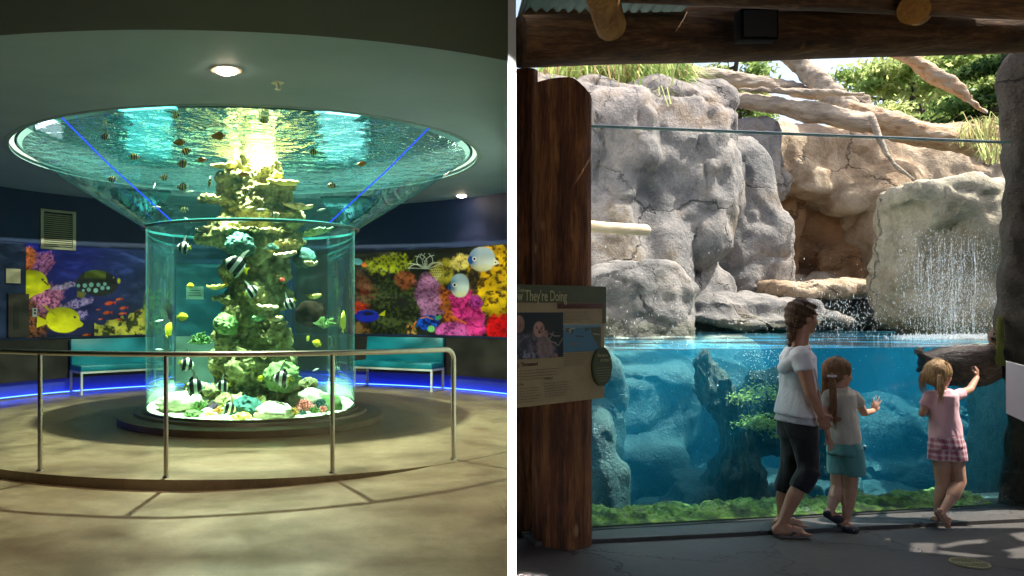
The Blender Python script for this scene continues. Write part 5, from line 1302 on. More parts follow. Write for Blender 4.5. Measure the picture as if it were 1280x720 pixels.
# boards: everything else of the shelter roof; holes let the sun patches in
def hole_at(px, py, z):  # where a floor point's sun ray meets height z
    Y = CZ/(py-HY)*F; p = P(px, py, Y); p.z = 0; t = (z-0)/SDv.z; return p+SDv*t
SDv = Vector((.80, .0, 1.15)).normalized()
holes = [[(1108,673),(1114,672),(1112,678),(1107,677)], [(1140,679),(1172,679),(1170,692),(1138,690)], [(1172,682),(1205,676),(1235,674),(1234,679),(1205,681),(1180,686)],
         [(1174,688),(1210,692),(1262,690),(1262,695),(1215,697),(1172,692)], [(1262,668),(1290,664),(1290,678),(1276,676)], [(1256,688),(1290,682),(1290,698),(1262,698)]]
bm = bmesh.new(); zr = 3.57
outer = [(-.7,-3.5),(1.5,-3.5),(1.5,-.1),(9.0,-.1),(9.0,5.45),(2.25,5.45),(2.25,4.38),(.87,4.38)]
holes.append(None)
ov = [bm.verts.new((x,y,zr)) for x, y in outer]; es = [bm.edges.new((ov[i], ov[(i+1)%len(ov)])) for i in range(len(ov))]
for h in holes:
    if h is None: hv = [bm.verts.new(Vector((x, y, 0))+SDv*(zr/SDv.z)) for x, y in ((2.6,1.7),(5.4,1.7),(5.4,3.1),(2.6,3.1))]
    else: hv = [bm.verts.new(hole_at(px, py, zr)) for px, py in h]; es += [bm.edges.new((hv[i], hv[(i+1)%len(hv)])) for i in range(len(hv))]
bmesh.ops.triangle_fill(bm, use_beauty=True, use_dissolve=False, edges=es)
me = bpy.data.meshes.new('roof_boards'); bm.to_mesh(me); bm.free()
o = finish(me, 'roof_boards', M_ply, None, False); md = o.modifiers.new('t', 'SOLIDIFY'); md.thickness = .02; md.offset = 1
tag(o, 'dark board roof of the log shelter with small gaps', 'roof')
mb = MB(); mb.box((1.45, -1.2, 1.75), (.1, 4.8, 3.5)); tag(mb.build('daylight_block_wall', M_shell, None, False), 'dark wall added behind the viewer to keep daylight out of the left hall', 'wall')  # added, blocks the sky as seen from the left hall
# wall added out of frame, keeps the right-hand sun out of the shelter
mb = MB(); mb.box((8.9, 1.2, 1.7), (.15, 9.6, 4.0)); tag(mb.build('daylight_block_wall', M_shell, None, False), 'dark wall added at the far right to keep the sun out of the shelter', 'wall')
# rock pillar at the right edge
M_pillar = rock_mat('dark_pillar_rock', [(.3, (.035,.03,.025,1)), (.5, (.10,.085,.07,1)), (.7, (.19,.165,.14,1))], 1.5, 1.0, .9)
mb = MB()
for z in np.arange(-.1, 3.2, .3): mb.sph((5.04+.03*math.sin(z*3), 5.98, z), (.24,.17,.34), None, 14, 9)
for z in np.arange(-.1, 3.9, .4): mb.sph((5.35, 6.02, z), (.32,.18,.42), None, 14, 9)
me = remeshed(mb, .03, 'rock_pillar', 2); displace(me, lambda c, n: .05*noise.fractal(Vector((c.x*3, c.y*3, c.z*.9)), .8, 2.1, 4)-.03*abs(noise.noise(Vector((c.x*7, c.y*7, c.z*1.4)))))
tag(finish(me, 'rock_pillar', M_pillar), 'dark furrowed rock pillar at the right edge of the window', 'pillar')
mb = MB(); mb.box((7.2, 6.05, 1.5), (3.4, .14, 4.4)); tag(mb.build('sun_block_wall', M_pillar, None, False), 'dark wall added right of the pillar outside the view to block the sun', 'wall')  # added out of view, keeps sun off the shelter floor
# green algae streak on the pillar inside edge
mb = MB(); rs = random.Random(4)
for k in range(420):
    c = P(rs.gauss(1249.5, 2.2), rs.uniform(395, 452), 5.93+rs.uniform(-.02,.02)); l = rs.uniform(.02,.05)
    mb.tube([c, c+Vector((rs.uniform(-.006,.006), -.008, -l))], [.005,.002], 4)
tag(mb.build('algae_tuft', leafm('algae', (.42,.45,.16)), None), 'pale green algae hanging on the pillar edge at the waterline', 'algae')
# white sign on the pillar
sgn = empty('information_sign', tuple(P(1270, 515, 5.62)), 'white sign board on the pillar at the right edge', 'sign')
Ms = pmat('white_sign_board', [(.3, (.72,.75,.8,1)), (.7, (.8,.83,.88,1))], 3, .35, 0)
q = [P(1257.5,451,5.62), P(1300,462,5.5), P(1300,536,5.5), P(1257.5,516,5.62)]
def slab(mb, q, th, nrm=None):
    nrm = nrm or (q[1]-q[0]).cross(q[3]-q[0]).normalized(); b = [p+nrm*th for p in q]
    n = len(q); mb.add(q+b, [tuple(range(n)), tuple(range(2*n-1,n-1,-1))]+[(i,n+i,n+(i+1)%n,(i+1)%n) for i in range(n)]); return mb
slab(MB(), q, -.02).build('board', Ms, sgn, False)
nf = (q[1]-q[0]).cross(q[3]-q[0]).normalized(); nf = nf if nf.y < 0 else -nf
Mb_ = pmat('sign_blue_photo', [(.3, (.10,.25,.55,1)), (.5, (.45,.6,.8,1)), (.6, (.12,.28,.6,1))], 14, .4, 0)
def sp_(u, v): return q[0].lerp(q[1], u).lerp(q[3].lerp(q[2], u), v)
mb = MB(); slab(mb, [sp_(.0,.03)+nf*.003, sp_(1,.03)+nf*.003, sp_(1,.2)+nf*.003, sp_(.45,.22)+nf*.003, sp_(.03,.13)+nf*.003], .002); mb.build('picture_strip', Mb_, sgn, False)
# ---- floor of the shelter
def floormat():
    m, nt, out = newmat('dark_cracked_concrete'); w = N(nt); v = coords(w)
    a = nz(w, v, 1.1, 8, .65, .4); b = nz(w, v, 26, 5, .7)
    c = ramp(w, w('ShaderNodeMix', {0: .35, 2: a, 3: b}, data_type='FLOAT').outputs[0], [(.32, (.028,.025,.022,1)), (.5, (.052,.046,.042,1)), (.68, (.08,.073,.066,1))])
    dn = w('ShaderNodeTexNoise', {'Vector': v, 'Scale': 1.2, 'Detail': 6, 'Roughness': .65})
    dv = w('ShaderNodeVectorMath', {0: dn.outputs['Color'], 1: v}, operation='ADD').outputs[0]
    vo = w('ShaderNodeTexVoronoi', {'Vector': dv, 'Scale': .75}, feature='DISTANCE_TO_EDGE')
    ck = w('ShaderNodeMapRange', {'Value': vo.outputs['Distance'], 'From Min': .002, 'From Max': .012}).outputs[0]
    cc = w('ShaderNodeMapRange', {'Value': ck, 'To Min': .35, 'To Max': 1}).outputs[0]
    c = w('ShaderNodeVectorMath', {0: c, 1: cc}, operation='MULTIPLY').outputs[0]
    h = w('ShaderNodeMath', {0: b, 1: .3, 2: ck}, operation='MULTIPLY_ADD')
    bp = w('ShaderNodeBump', {'Height': h.outputs[0], 'Strength': .5, 'Distance': .012})
    p = w('ShaderNodeBsdfPrincipled', {'Base Color': c, 'Roughness': .62, 'Normal': bp.outputs['Normal']}); w.link(p.outputs[0], out.inputs['Surface']); return m
M_sf = floormat()
mb = MB(); z = .0
pf = [(.19*3.9,3.9),(9.5,3.9),(9.5,6.1),(GB.x+1.2,GB.y+.2)] 
pa = GA-GD*.6-GN*.02; pb = GB+GD*1.4-GN*.02
pts = [(-.7,-3.6),(9.2,-3.6),(9.2,pb.y),(pb.x,pb.y),(pa.x,pa.y),(.19*pa.y+.01,pa.y),(.19*4+.01,4.0)]
mb.add([(x,y,.002) for x, y in pts], [tuple(range(len(pts)))]); tag(mb.build('shelter_floor', M_sf, None, False, origin=(3,3,0)), kind='structure')
mb = MB(); mb.box((5.2, -.2, .008), (7.2, 6.8, .008)); tag(mb.build('bounce_ground', pmat('pale_bounce_ground', [(.3, (.40,.36,.30,1)), (.7, (.55,.50,.43,1))], 18, .9, .5, 50), None, False), kind='structure')  # unseen pale ground, added to bounce sun onto posts and people
# raised slab at the foot of the glass
mb = MB(); q = [GA-GD*.4-GN*.02, GB+GD*.6-GN*.02, GB+GD*.6-GN*.34, GA-GD*.4-GN*.20]
mb.add([(a.x,a.y,.003) for a in q]+[(a.x,a.y,.028) for a in q], [(0,3,2,1),(4,5,6,7),(0,1,5,4),(1,2,6,5),(2,3,7,6),(3,0,4,7)]); tag(mb.build('window_kerb', M_sf, None, False), kind='structure')
mb = MB(); q = [GA-GD*.4, GB+GD*.3, GB+GD*.3+GN*.03, GA-GD*.4+GN*.03]
mb.add([(a.x,a.y,-.3) for a in q]+[(a.x,a.y,.03) for a in q], [(0,3,2,1),(4,5,6,7),(0,1,5,4),(1,2,6,5),(2,3,7,6),(3,0,4,7)]); tag(mb.build('sill', M_sf, None, False), kind='structure')
# floor grate
M_grate = pmat('painted_grate', [(.3, (.22,.21,.10,1)), (.7, (.30,.28,.14,1))], 6, .6, .2, 40)
Y = CZ/(705.5-HY)*F; c = P(1212, 705.5, Y); c.z = .004
gr = empty('drain_grate', tuple(c), 'round slotted drain grate in the floor at the lower right', 'drain')
mb = MB(); mb.lathe(c, [(.088,.0),(.10,.0),(.10,.008),(.088,.008)], 40); mb.build('rim', M_grate, gr)
mb = MB(); mb.lathe(c, [(.001,.0005),(.087,.0005),(.087,.002),(.001,.002)], 32); mb.build('pit', M_black, gr)
mb = MB()
for k in range(-4, 5):
    x = k*.021; L = math.sqrt(max(0, .086**2-x*x)); mb.box((c.x+x, c.y, .0095), (.009, 2*L, .004), R(-20) if False else None)
mb.box((c.x, c.y, .0102), (.172,.012,.0035)); mb.build('slots', M_grate, gr, False)
# ---- interpretive sign (left)
def text(body, size, o, U, V, nrm, mat, parent, name='lettering', sx=1.0, align='LEFT', th=.0006, off=.0):
    cu = bpy.data.curves.new('t', 'FONT'); cu.body = body; cu.size = size; cu.extrude = th; cu.align_x = align; cu.offset = off; cu.resolution_u = 3
    ob = bpy.data.objects.new('t', cu); COL.objects.link(ob); dg = bpy.context.evaluated_depsgraph_get(); dg.update()
    me = bpy.data.meshes.new_from_object(ob.evaluated_get(dg)); bpy.data.objects.remove(ob)
    M = Matrix((U, V, nrm)).transposed()
    for v in me.vertices: v.co = o + M @ Vector((v.co.x*sx, v.co.y, v.co.z))
    return finish(me, name, mat, parent, False, fixn=False)
SL = P(645.6, 385, 4.45); SR = P(757, 385, 4.96); SL.z = SR.z = 1.5
U_ = (SR-SL); SWd = U_.length; U_ = U_.normalized(); V_ = Vector((0,0,1)); Nn = U_.cross(V_); Nn = Nn if Nn.y < 0 else -Nn
Zt, Zb = 1.632, .944; SH = Zt-Zb
def sg(u, v, off=0): return SL+U_*(u*SWd)+Vector((0,0,Zt-1.5-v*SH))+Nn*off      # u 0..1 left-right, v 0..1 top-bottom
M_sgreen = pmat('sign_green', [(.3, (.055,.07,.025,1)), (.7, (.075,.092,.034,1))], 6, .5, 0)
M_stan = pmat('sign_tan', [(.3, (.30,.23,.11,1)), (.5, (.36,.275,.14,1)), (.7, (.33,.255,.12,1))], 7, .5, 0)
M_sred = pmat('sign_red', [(.3, (.085,.02,.012,1)), (.7, (.10,.025,.015,1))], 6, .5, 0)
M_scream = pmat('sign_cream_letters', [(.3, (.44,.4,.2,1)), (.7, (.48,.44,.22,1))], 6, .5, 0)
M_sink = pmat('sign_brown_ink', [(.3, (.10,.045,.02,1)), (.7, (.12,.055,.025,1))], 6, .5, 0)
M_sink2 = pmat('sign_grey_ink', [(.3, (.16,.125,.06,1)), (.7, (.19,.15,.075,1))], 6, .5, 0)
sign = empty('exhibit_sign', tuple(sg(.5, 1)), 'tan and green exhibit sign headed They\'re Doing on the log posts', 'sign')
def rect(name, u0, u1, v0, v1, mat, off=.002, th=.0015):
    q = [sg(u0,v0,off), sg(u1,v0,off), sg(u1,v1,off), sg(u0,v1,off)]; mb = MB(); slab(mb, q, th, -Nn); return mb.build(name, mat, sign, False)
rect('panel', 0, .985, 0, 1, M_stan, 0, .018)
rect('header', 0, 1.0, 0, .147, M_sgreen, .0035); rect('side_strip', .957, 1.0, .148, .33, M_sgreen, .0035)
rect('red_banner', .425, .955, .150, .198, M_sred, .006)
text('Grizzly Coast', .0355, sg(-.115,.062,.0055), U_, V_, Nn, M_scream, sign, sx=.8)
text("w They're Doing", .088, sg(.0,.133,.0055), U_, V_, Nn, M_scream, sign, sx=.735, off=.0006)
text('California\'s northern waters', .024, sg(.45,.185,.0085), U_, V_, Nn, M_sink, sign, sx=1.0)
text('y, Threatened', .036, sg(.005,.668,.0035), U_, V_, Nn, M_sink, sign, sx=.86)
text('to Help', .02, sg(.0,.82,.0035), U_, V_, Nn, M_sink2, sign, sx=.9); text('Protected', .02, sg(.29,.79,.0035), U_, V_, Nn, M_sink2, sign, sx=.9)
def lines(u0, u1, v0, n, dv, seed, mat=M_sink2, off=.0032, h=.006):
    rs = random.Random(seed); mb = MB()
    for k in range(n):
        u = u0; e = u1-(rs.uniform(0,.06) if k < n-1 else rs.uniform(.04,.12))
        while u < e:
            w_ = rs.uniform(.012,.04); w_ = min(w_, e-u); v = v0+k*dv
            slab(mb, [sg(u,v,off), sg(u+w_,v,off), sg(u+w_,v+h,off), sg(u,v+h,off)], .001, -Nn); u += w_+.009
    mb.build('fine_print', mat, sign, False)
lines(.5,.82,.225,6,.016,1,h=.005); lines(.5,.8,.59,7,.016,2,h=.005); lines(0,.46,.70,4,.024,3); lines(0,.25,.845,6,.022,4); lines(.29,.6,.82,6,.022,5)
# picture of otters and the coast map: printed panels from vertex colours
def print_panel(name, u0, u1, v0, v1, nu, nv, fn, off=.005):
    X, Y = np.meshgrid(np.linspace(0,1,nu+1), np.linspace(0,1,nv+1)); p = Paint(X*100, Y*100*((v1-v0)*SH)/((u1-u0)*SWd)); fn(p)
    vs = [sg(u0+(u1-u0)*X[j,i], v0+(v1-v0)*Y[j,i], off) for j in range(nv+1) for i in range(nu+1)]
    mb = MB(); mb.add(vs, [(j*(nu+1)+i, (j+1)*(nu+1)+i, (j+1)*(nu+1)+i+1, j*(nu+1)+i+1) for j in range(nv) for i in range(nu)])
    me = mb.mesh(name); ca = me.color_attributes.new('print', 'FLOAT_COLOR', 'POINT'); cc = np.ones((len(vs),4)); cc[:, :3] = np.clip(p.c.reshape(-1,3), 0, 1); ca.data.foreach_set('color', cc.ravel())
    m, nt, out = newmat(name+'_print'); w = N(nt); at = w('ShaderNodeVertexColor', layer_name='print'); b = w('ShaderNodeBsdfPrincipled', {'Base Color': at.outputs['Color'], 'Roughness': .45}); w.link(b.outputs[0], out.inputs['Surface'])
    o = finish(me, name, m, sign, True, None, None, False); md = o.modifiers.new('t', 'SOLIDIFY'); md.thickness = .002; return o
def pic(p):
    X, Y = p.X, p.Y; p.c[:] = (.012,.02,.02)
    p.ell(30, 75, 62, 52, coral_tex((.15,.13,.15), (.04,.045,.06), 7, 3, .48), 0, .12, wob=(.4,20), seed=3)
    p.ell(20, 85, 90, 34, coral_tex((.22,.22,.26), (.03,.035,.05), 5, 5, .5, 7), 0, .12, wob=(.5,14), seed=5)
    p.ell(46, 24, 13, 12, coral_tex((.42,.24,.17), (.26,.13,.09), 5, 6, .4), 0, .15); p.ell(60, 30, 8, 6, coral_tex((.3,.18,.14), (.2,.1,.08), 4, 6, .4), 20, .2)
    p.ell(4, 16, 12, 13, coral_tex((.36,.2,.14), (.2,.1,.08), 5, 7, .4), 0, .15); p.ell(42, 22, 1.6, 1.6, (.02,.02,.02)); p.ell(52, 23, 1.6, 1.6, (.02,.02,.02)); p.ell(47, 28, 3, 2, (.05,.03,.03))
    p.ell(58, 50, 20, 16, coral_tex((.27,.2,.18), (.16,.11,.10), 6, 8, .4), 20, .2)
    for q in ((62,34,78,28),(64,38,84,44),(70,30,92,34),(80,44,98,38)): p.line([q[:2], ((q[0]+q[2])/2, q[1]+4), q[2:]], 1.1, (.25,.22,.16))
    p.ell(84, 62, 4, 4, (.4,.16,.1), 0, .4)
def mp(p):
    X, Y = p.X, p.Y; H = Y.max(); p.c[:] = (.06,.17,.24)
    top = np.interp(X, [0,10,22,30,42,50,58,70,82,100], [.18,.3,.34,.16,.10,.14,.3,.2,.62,1.0])*H+(fbm(X,Y,8,3,4)-.5)*10
    m = (Y < top); p.mix(m.astype(float), (.07,.085,.04)); p.mix((m & (X < 55) & (fbm(X,Y,9,3,8) > .48)).astype(float), (.3,.3,.24)); p.mix((Y < H*.12).astype(float), (.12,.24,.28))
    p.line([(32,H*.42),(52,H*.45)], 1.2, (.04,.06,.08)); p.line([(18,H*.7),(36,H*.7)], 2.6, (.14,.16,.14)); p.line([(78,H*.36),(96,H*.40)], 1.2, (.3,.28,.16))
print_panel('otter_photograph', 0, .49, .228, .608, 110, 110, pic)
print_panel('coast_map', .492, .935, .335, .572, 110, 80, mp)
# round green disc
dc = sg(.93, .715, .02); disc = MB(); nn = 48
pts = [dc+U_*(.118*math.cos(2*PI*i/nn)*.82/1.0)+Vector((0,0,.118*math.sin(2*PI*i/nn))) for i in range(nn)]
slab(disc, pts, .016, -Nn); disc.build('round_plaque', M_sgreen, sign, False)
text('The Sea to', .024, dc+U_*(-.058)+Vector((0,0,.062))+Nn*.003, U_, V_, Nn, M_scream, sign); text('Action', .034, dc+U_*(-.03)+Vector((0,0,.030))+Nn*.003, U_, V_, Nn, M_scream, sign)
rs = random.Random(8); mb = MB()
for k in range(6):
    hw = (.075,.078,.075,.07,.055,.04)[k]; z = -.004-.016*k
    a = dc+U_*(-hw)+Vector((0,0,z))+Nn*.003; b = dc+U_*hw+Vector((0,0,z))+Nn*.003; slab(mb, [a, b, b+Vector((0,0,-.0045)), a+Vector((0,0,-.0045))], .001, -Nn)
mb.build('fine_print', pmat('plaque_ink', [(.3, (.2,.2,.1,1)), (.7, (.22,.22,.11,1))], 4, .5, 0), sign, False)
# ================================================================== PEOPLE AND OTTER
def skinm(name, c, rough=.5):
    m, nt, out = newmat(name); w = N(nt); v = coords(w)
    n = nz(w, v, 12, 3); cc = ramp(w, n, [(.3, (c[0]*.85,c[1]*.8,c[2]*.78,1)), (.7, (*c,1))])
    b = w('ShaderNodeBsdfPrincipled', {'Base Color': cc, 'Roughness': rough, 'Subsurface Weight': .12, 'Subsurface Scale': .01})
    w.link(b.outputs[0], out.inputs['Surface']); return m
M_skin = skinm('skin', (.50,.27,.18)); M_skin2 = skinm('tanned_skin', (.42,.21,.13))
def cloth(name, c, rough=.85, k=.75, bump=.5):
    m, nt, out = newmat(name); w = N(nt); v = coords(w)
    n = nz(w, v, 5, 3); cc = ramp(w, n, [(.3, (c[0]*k,c[1]*k,c[2]*k,1)), (.7, (*c,1))])
    f1 = nz(w, coords(w, (1,1,.45)), 9, 3, .5, 1.2); f2 = nz(w, v, 240, 2)
    h = w('ShaderNodeMath', {0: f2, 1: .04, 2: f1}, operation='MULTIPLY_ADD')
    bp = w('ShaderNodeBump', {'Height': h.outputs[0], 'Strength': bump, 'Distance': .03})
    b = w('ShaderNodeBsdfPrincipled', {'Base Color': cc, 'Roughness': rough, 'Sheen Weight': .15, 'Normal': bp.outputs['Normal']}); w.link(b.outputs[0], out.inputs['Surface']); return m
M_white = cloth('white_hooded_cotton', (.72,.72,.76), k=.9); M_grayc = cloth('grey_jersey', (.42,.42,.45), k=.9); M_blackc = cloth('black_cotton', (.005,.005,.009))
M_cream = cloth('cream_cotton', (.56,.52,.44), k=.9); M_tealc = cloth('teal_cotton', (.10,.30,.30), k=.85); M_pinkc = cloth('pink_cotton', (.72,.42,.46), k=.9)
def plaid():
    m, nt, out = newmat('pink_plaid'); w = N(nt); tc = w('ShaderNodeTexCoord'); s = w('ShaderNodeSeparateXYZ', {0: tc.outputs['Object']})
    def band(a, fr, lo, hi, ph=0.0):
        x = w('ShaderNodeMath', {0: a, 1: fr, 2: ph}, operation='MULTIPLY_ADD'); f = w('ShaderNodeMath', {0: x.outputs[0]}, operation='FRACT')
        g = w('ShaderNodeMath', {0: f.outputs[0], 1: lo}, operation='GREATER_THAN'); l = w('ShaderNodeMath', {0: f.outputs[0], 1: hi}, operation='LESS_THAN')
        return w('ShaderNodeMath', {0: g.outputs[0], 1: l.outputs[0]}, operation='MULTIPLY').outputs[0]
    xy = w('ShaderNodeMath', {0: s.outputs[0], 1: w('ShaderNodeMath', {0: s.outputs[1], 1: .6}, operation='MULTIPLY').outputs[0]}, operation='ADD').outputs[0]
    c = (.62,.36,.40,1)
    for a, fr, lo, hi, col, f in ((xy, 30, .0, .38, (.28,.03,.07,1), .62), (s.outputs[2], 26, .0, .38, (.28,.03,.07,1), .55), (xy, 30, .62, .72, (.75,.7,.7,1), .7), (s.outputs[2], 26, .62, .74, (.75,.7,.7,1), .6), (xy, 30, .17, .22, (.08,.03,.12,1), .8)):
        b = band(a, fr, lo, hi); fm = w('ShaderNodeMath', {0: b, 1: f}, operation='MULTIPLY')
        mx = w('ShaderNodeMix', {0: fm.outputs[0], 6: c, 7: col}, data_type='RGBA'); c = mx.outputs[2]
    b = w('ShaderNodeBsdfPrincipled', {'Base Color': c, 'Roughness': .85}); w.link(b.outputs[0], out.inputs['Surface']); return m
M_plaid = plaid()
def hairm(name, a, b_):
    m, nt, out = newmat(name); w = N(nt); f = nz(w, coords(w, (9,9,1.2)), 11, 4, .6, .5)
    c = ramp(w, f, [(.3, (*a,1)), (.7, (*b_,1))]); bp = w('ShaderNodeBump', {'Height': f, 'Strength': .9, 'Distance': .012})
    b = w('ShaderNodeBsdfPrincipled', {'Base Color': c, 'Roughness': .6, 'Specular IOR Level': .25, 'Normal': bp.outputs['Normal'], 'Anisotropic': .5}); w.link(b.outputs[0], out.inputs['Surface']); return m
M_hbrown = hairm('brown_hair', (.035,.018,.009), (.12,.062,.03)); M_hlight = hairm('light_brown_hair', (.09,.045,.02), (.26,.14,.065)); M_hblond = hairm('blond_hair', (.18,.10,.045), (.52,.34,.17))
M_eye = pmat('eye_white', [(.3, (.7,.7,.7,1)), (.7, (.8,.8,.8,1))], 3, .2, 0); M_iris = pmat('iris', [(.3, (.03,.02,.012,1)), (.7, (.04,.03,.02,1))], 3, .15, 0)
M_lip = skinm('lip', (.45,.16,.13)); M_brow = pmat('eyebrow', [(.3, (.05,.03,.02,1)), (.7, (.07,.04,.03,1))], 3, .8, 0)
M_shoe = pmat('dark_rubber', [(.3, (.02,.022,.03,1)), (.7, (.035,.035,.045,1))], 4, .6, .1, 40); M_flip = pmat('flip_flop_foam', [(.3, (.10,.08,.075,1)), (.7, (.16,.13,.12,1))], 4, .7, .1, 40)
M_sandal = pmat('brown_leather', [(.3, (.22,.12,.08,1)), (.7, (.32,.19,.13,1))], 6, .6, .1, 40); M_band = pmat('hair_band', [(.3, (.5,.5,.6,1)), (.7, (.6,.6,.7,1))], 4, .5, 0)
def soft(mb, vox, name, mat, parent, sm=2, fn=None):
    me = remeshed(mb, vox, name, sm)
    if fn: displace(me, fn)
    o = finish(me, name, mat, parent)
    return o
def wrinkle(a=.006, f=9, seed=0):
    def g(c, n): return a*noise.noise(Vector((c.x*f, c.y*f, c.z*f*.55+seed)))+a*.5*noise.noise(Vector((c.x*f*2.1+5, c.y*f*2.1, c.z*f*1.1)))
    return g
def headparts(mb, c, s, yaw, pitch=0):
    """face looks along +x of the local frame"""
    M = (Euler((0, 0, yaw)).to_matrix() @ Euler((0, R(pitch), 0)).to_matrix())
    L = lambda x, y, z: Vector(c) + M @ (Vector((x, y, z))*s)
    E = lambda p, r: mb.sph(L(*p), tuple(k*s for k in r), M, 16, 11)
    E((-.012,0,.018), (.094,.074,.092)); E((.028,0,-.01), (.062,.062,.085)); E((.04,0,-.058), (.045,.046,.046)); E((.066,0,-.084), (.021,.026,.02))
    E((.075,0,.028), (.022,.045,.02)); E((.062,.03,-.028), (.026,.022,.028)); E((.062,-.03,-.028), (.026,.022,.028))
    mb.frus(L(.078,0,.022), .008*s, L(.108,0,-.022), .013*s, 8); E((.103,0,-.025), (.013,.013,.010)); E((.094,.011,-.027), (.010,.007,.007)); E((.094,-.011,-.027), (.010,.007,.007))
    E((.084,0,-.047), (.013,.02,.006)); E((.081,0,-.057), (.013,.018,.007))
    for y in (-1, 1): E((-.008, .073*y, -.012), (.017,.008,.027)); E((-.002,.079*y,-.018), (.010,.007,.016))
    return M, L
def facebits(parent, M, L, s):
    for y in (-1, 1):
        mb = MB(); mb.sph(L(.073, .029*y, .006), .0125*s); o = mb.build('eye', M_eye, parent)
        mb = MB(); mb.sph(L(.083, .030*y, .006), .0052*s); mb.build('iris', M_iris, o)
        mb = MB(); mb.tube([L(.088,.014*y,.024), L(.088,.030*y,.029), L(.076,.047*y,.023)], [.002*s,.0032*s,.0015*s], 6); mb.build('eyebrow', M_brow, parent)
    mb = MB(); mb.sph(L(.0905,0,-.0475), (.0055*s,.017*s,.0042*s), M); mb.sph(L(.088,0,-.0555), (.0058*s,.014*s,.005*s), M); mb.build('lips', M_lip, parent)
def hand(mb, wrist, d, nrm, s, curl=.2, spread=.2, thumb=1, fist=False):
    """d: direction of the fingers, nrm: out of the back of the hand"""
    d = Vector(d).normalized(); nrm = Vector(nrm); nrm = (nrm-d*nrm.dot(d)).normalized(); sd = d.cross(nrm)*thumb
    w_ = Vector(wrist); pc = w_+d*.045*s
    Mx = Matrix((d, sd, nrm)).transposed(); mb.sph(pc, (.052*s,.040*s,.016*s), Mx, 14, 9); mb.sph(w_+d*.07*s, (.022*s,.040*s,.013*s), Mx, 14, 9)
    for i, (off, ln) in enumerate(((.030,.068),(.010,.078),(-.010,.072),(-.029,.055))):
        b = w_+d*(.082 if i != 3 else .074)*s+sd*off*s; a = spread*(off/.03)
        f = (d*math.cos(a)+sd*math.sin(a)).normalized(); p = b; ang = curl*.5; rr_ = .0088*s
        for k, q in enumerate((.45,.32,.23)):
            dd = f*math.cos(ang)-nrm*math.sin(ang); e = p+dd*ln*q*s; mb.caps(p, rr_, e, rr_*.9, 8); p = e; rr_ *= .9; ang += curl*(1.0 if not fist else 1.25)
    t0 = w_+d*.022*s+sd*.028*s; dd = (d*.62+sd*.78-nrm*.15).normalized(); t1 = t0+dd*.034*s; t2 = t1+(d*.85+sd*.35-nrm*(.3+curl*.3)).normalized()*.03*s
    mb.caps(t0, .0125*s, t1, .0105*s, 8); mb.caps(t1, .0105*s, t2, .0085*s, 8)
def foot(mb, ankle, heel, toe, s=1.0, r=.034):
    a = Vector(ankle); h = Vector(heel); t = Vector(toe); d = (t-h).normalized(); sd = Vector((0,0,1)).cross(d).normalized() if abs(d.z) < .95 else Vector((0,1,0)); up = d.cross(sd); up = -up if up.z < 0 else up
    mb.caps(a, r*.85*s, h+up*.032*s, r*.8*s, 10); mb.caps(a, r*.9*s, h.lerp(t,.45)+up*.035*s, r*.75*s, 10); mb.caps(h+up*.026*s, .026*s, h.lerp(t,.75)+up*.02*s, .026*s, 10)
    mb.caps(h.lerp(t,.5)+up*.026*s, .03*s, h.lerp(t,.8)+up*.018*s, .022*s, 10, 1.5, sd)
    for k, o in enumerate((-.028,-.014,0,.013,.026)):
        L_ = (1.0,.99,.96,.92,.87)[k]; mb.caps(h.lerp(t,.78)+sd*o*s*.9+up*.015*s, .011*s, h.lerp(t,L_)+sd*o*s+up*.011*s, (.011 if k == 0 else .0085)*s, 8)
# ------------------------------------------------------------------ WOMAN
wc = P(990, 667, 5.32); wc.z = .0
wm = empty('person', tuple(wc), 'woman with dark braided hair in white hooded top and black cropped trousers watching the otter', 'person')
YN, YF, YC = 5.23, 5.42, 5.32
mb = MB(); H = P(1003, 397, YC); M, L = headparts(mb, H, 1.0, R(10), 4)
mb.caps(P(1003,408,YC), .05, P(998,436,YC), .056, 14)
mb.frus(P(998,434,YC), .060, P(998,470,YC), .078, 18, 1.5, (1,0,0)); mb.frus(P(998,468,YC), .078, P(996,530,YC), .078, 18, 1.3, (1,0,0)); mb.sph(P(997,536,YC), (.075,.10,.055))
for sh, el, wr in ((P(1002,447,5.16),P(1013,492,5.11),P(1026,518,5.12)), (P(1000,447,5.48),P(1016,490,5.50),P(1030,508,5.42))):
    mb.caps(sh, .050, el, .037, 12); mb.caps(el, .037, wr, .024, 12)
hand(mb, P(1026,518,5.12), (.45,.15,-.9), (-.2,-1,0), .92, .5, .06, -1)
hand(mb, P(1030,508,5.42), (.5,-.3,-.8), (.2,1,0), .92, .5, .06, 1)
mb.caps(P(1002,536,YN+.05), .058, P(1009,590,YN), .046, 14); mb.caps(P(1009,590,YN), .046, P(993,620,YN), .048, 14); mb.caps(P(993,620,YN), .048, P(977,654,YN+.0), .031, 14)
mb.caps(P(994,536,YF-.05), .058, P(987,590,YF), .044, 14); mb.caps(P(987,590,YF), .044, P(979,620,YF), .046, 14); mb.caps(P(979,620,YF), .046, P(978,647,YF), .03, 14)
hz = .018
def fl(px, Y, z=hz): v = P(px, 385, Y); v.z = z; return v
foot(mb, P(977,655,YN), fl(969,YN), fl(1011,YN-.02)); foot(mb, P(978,648,YF), fl(971,YF), fl(1008,YF-.02))
body = soft(mb, .0065, 'body', M_skin2, wm, 3)
facebits(body, M, L, 1.0)
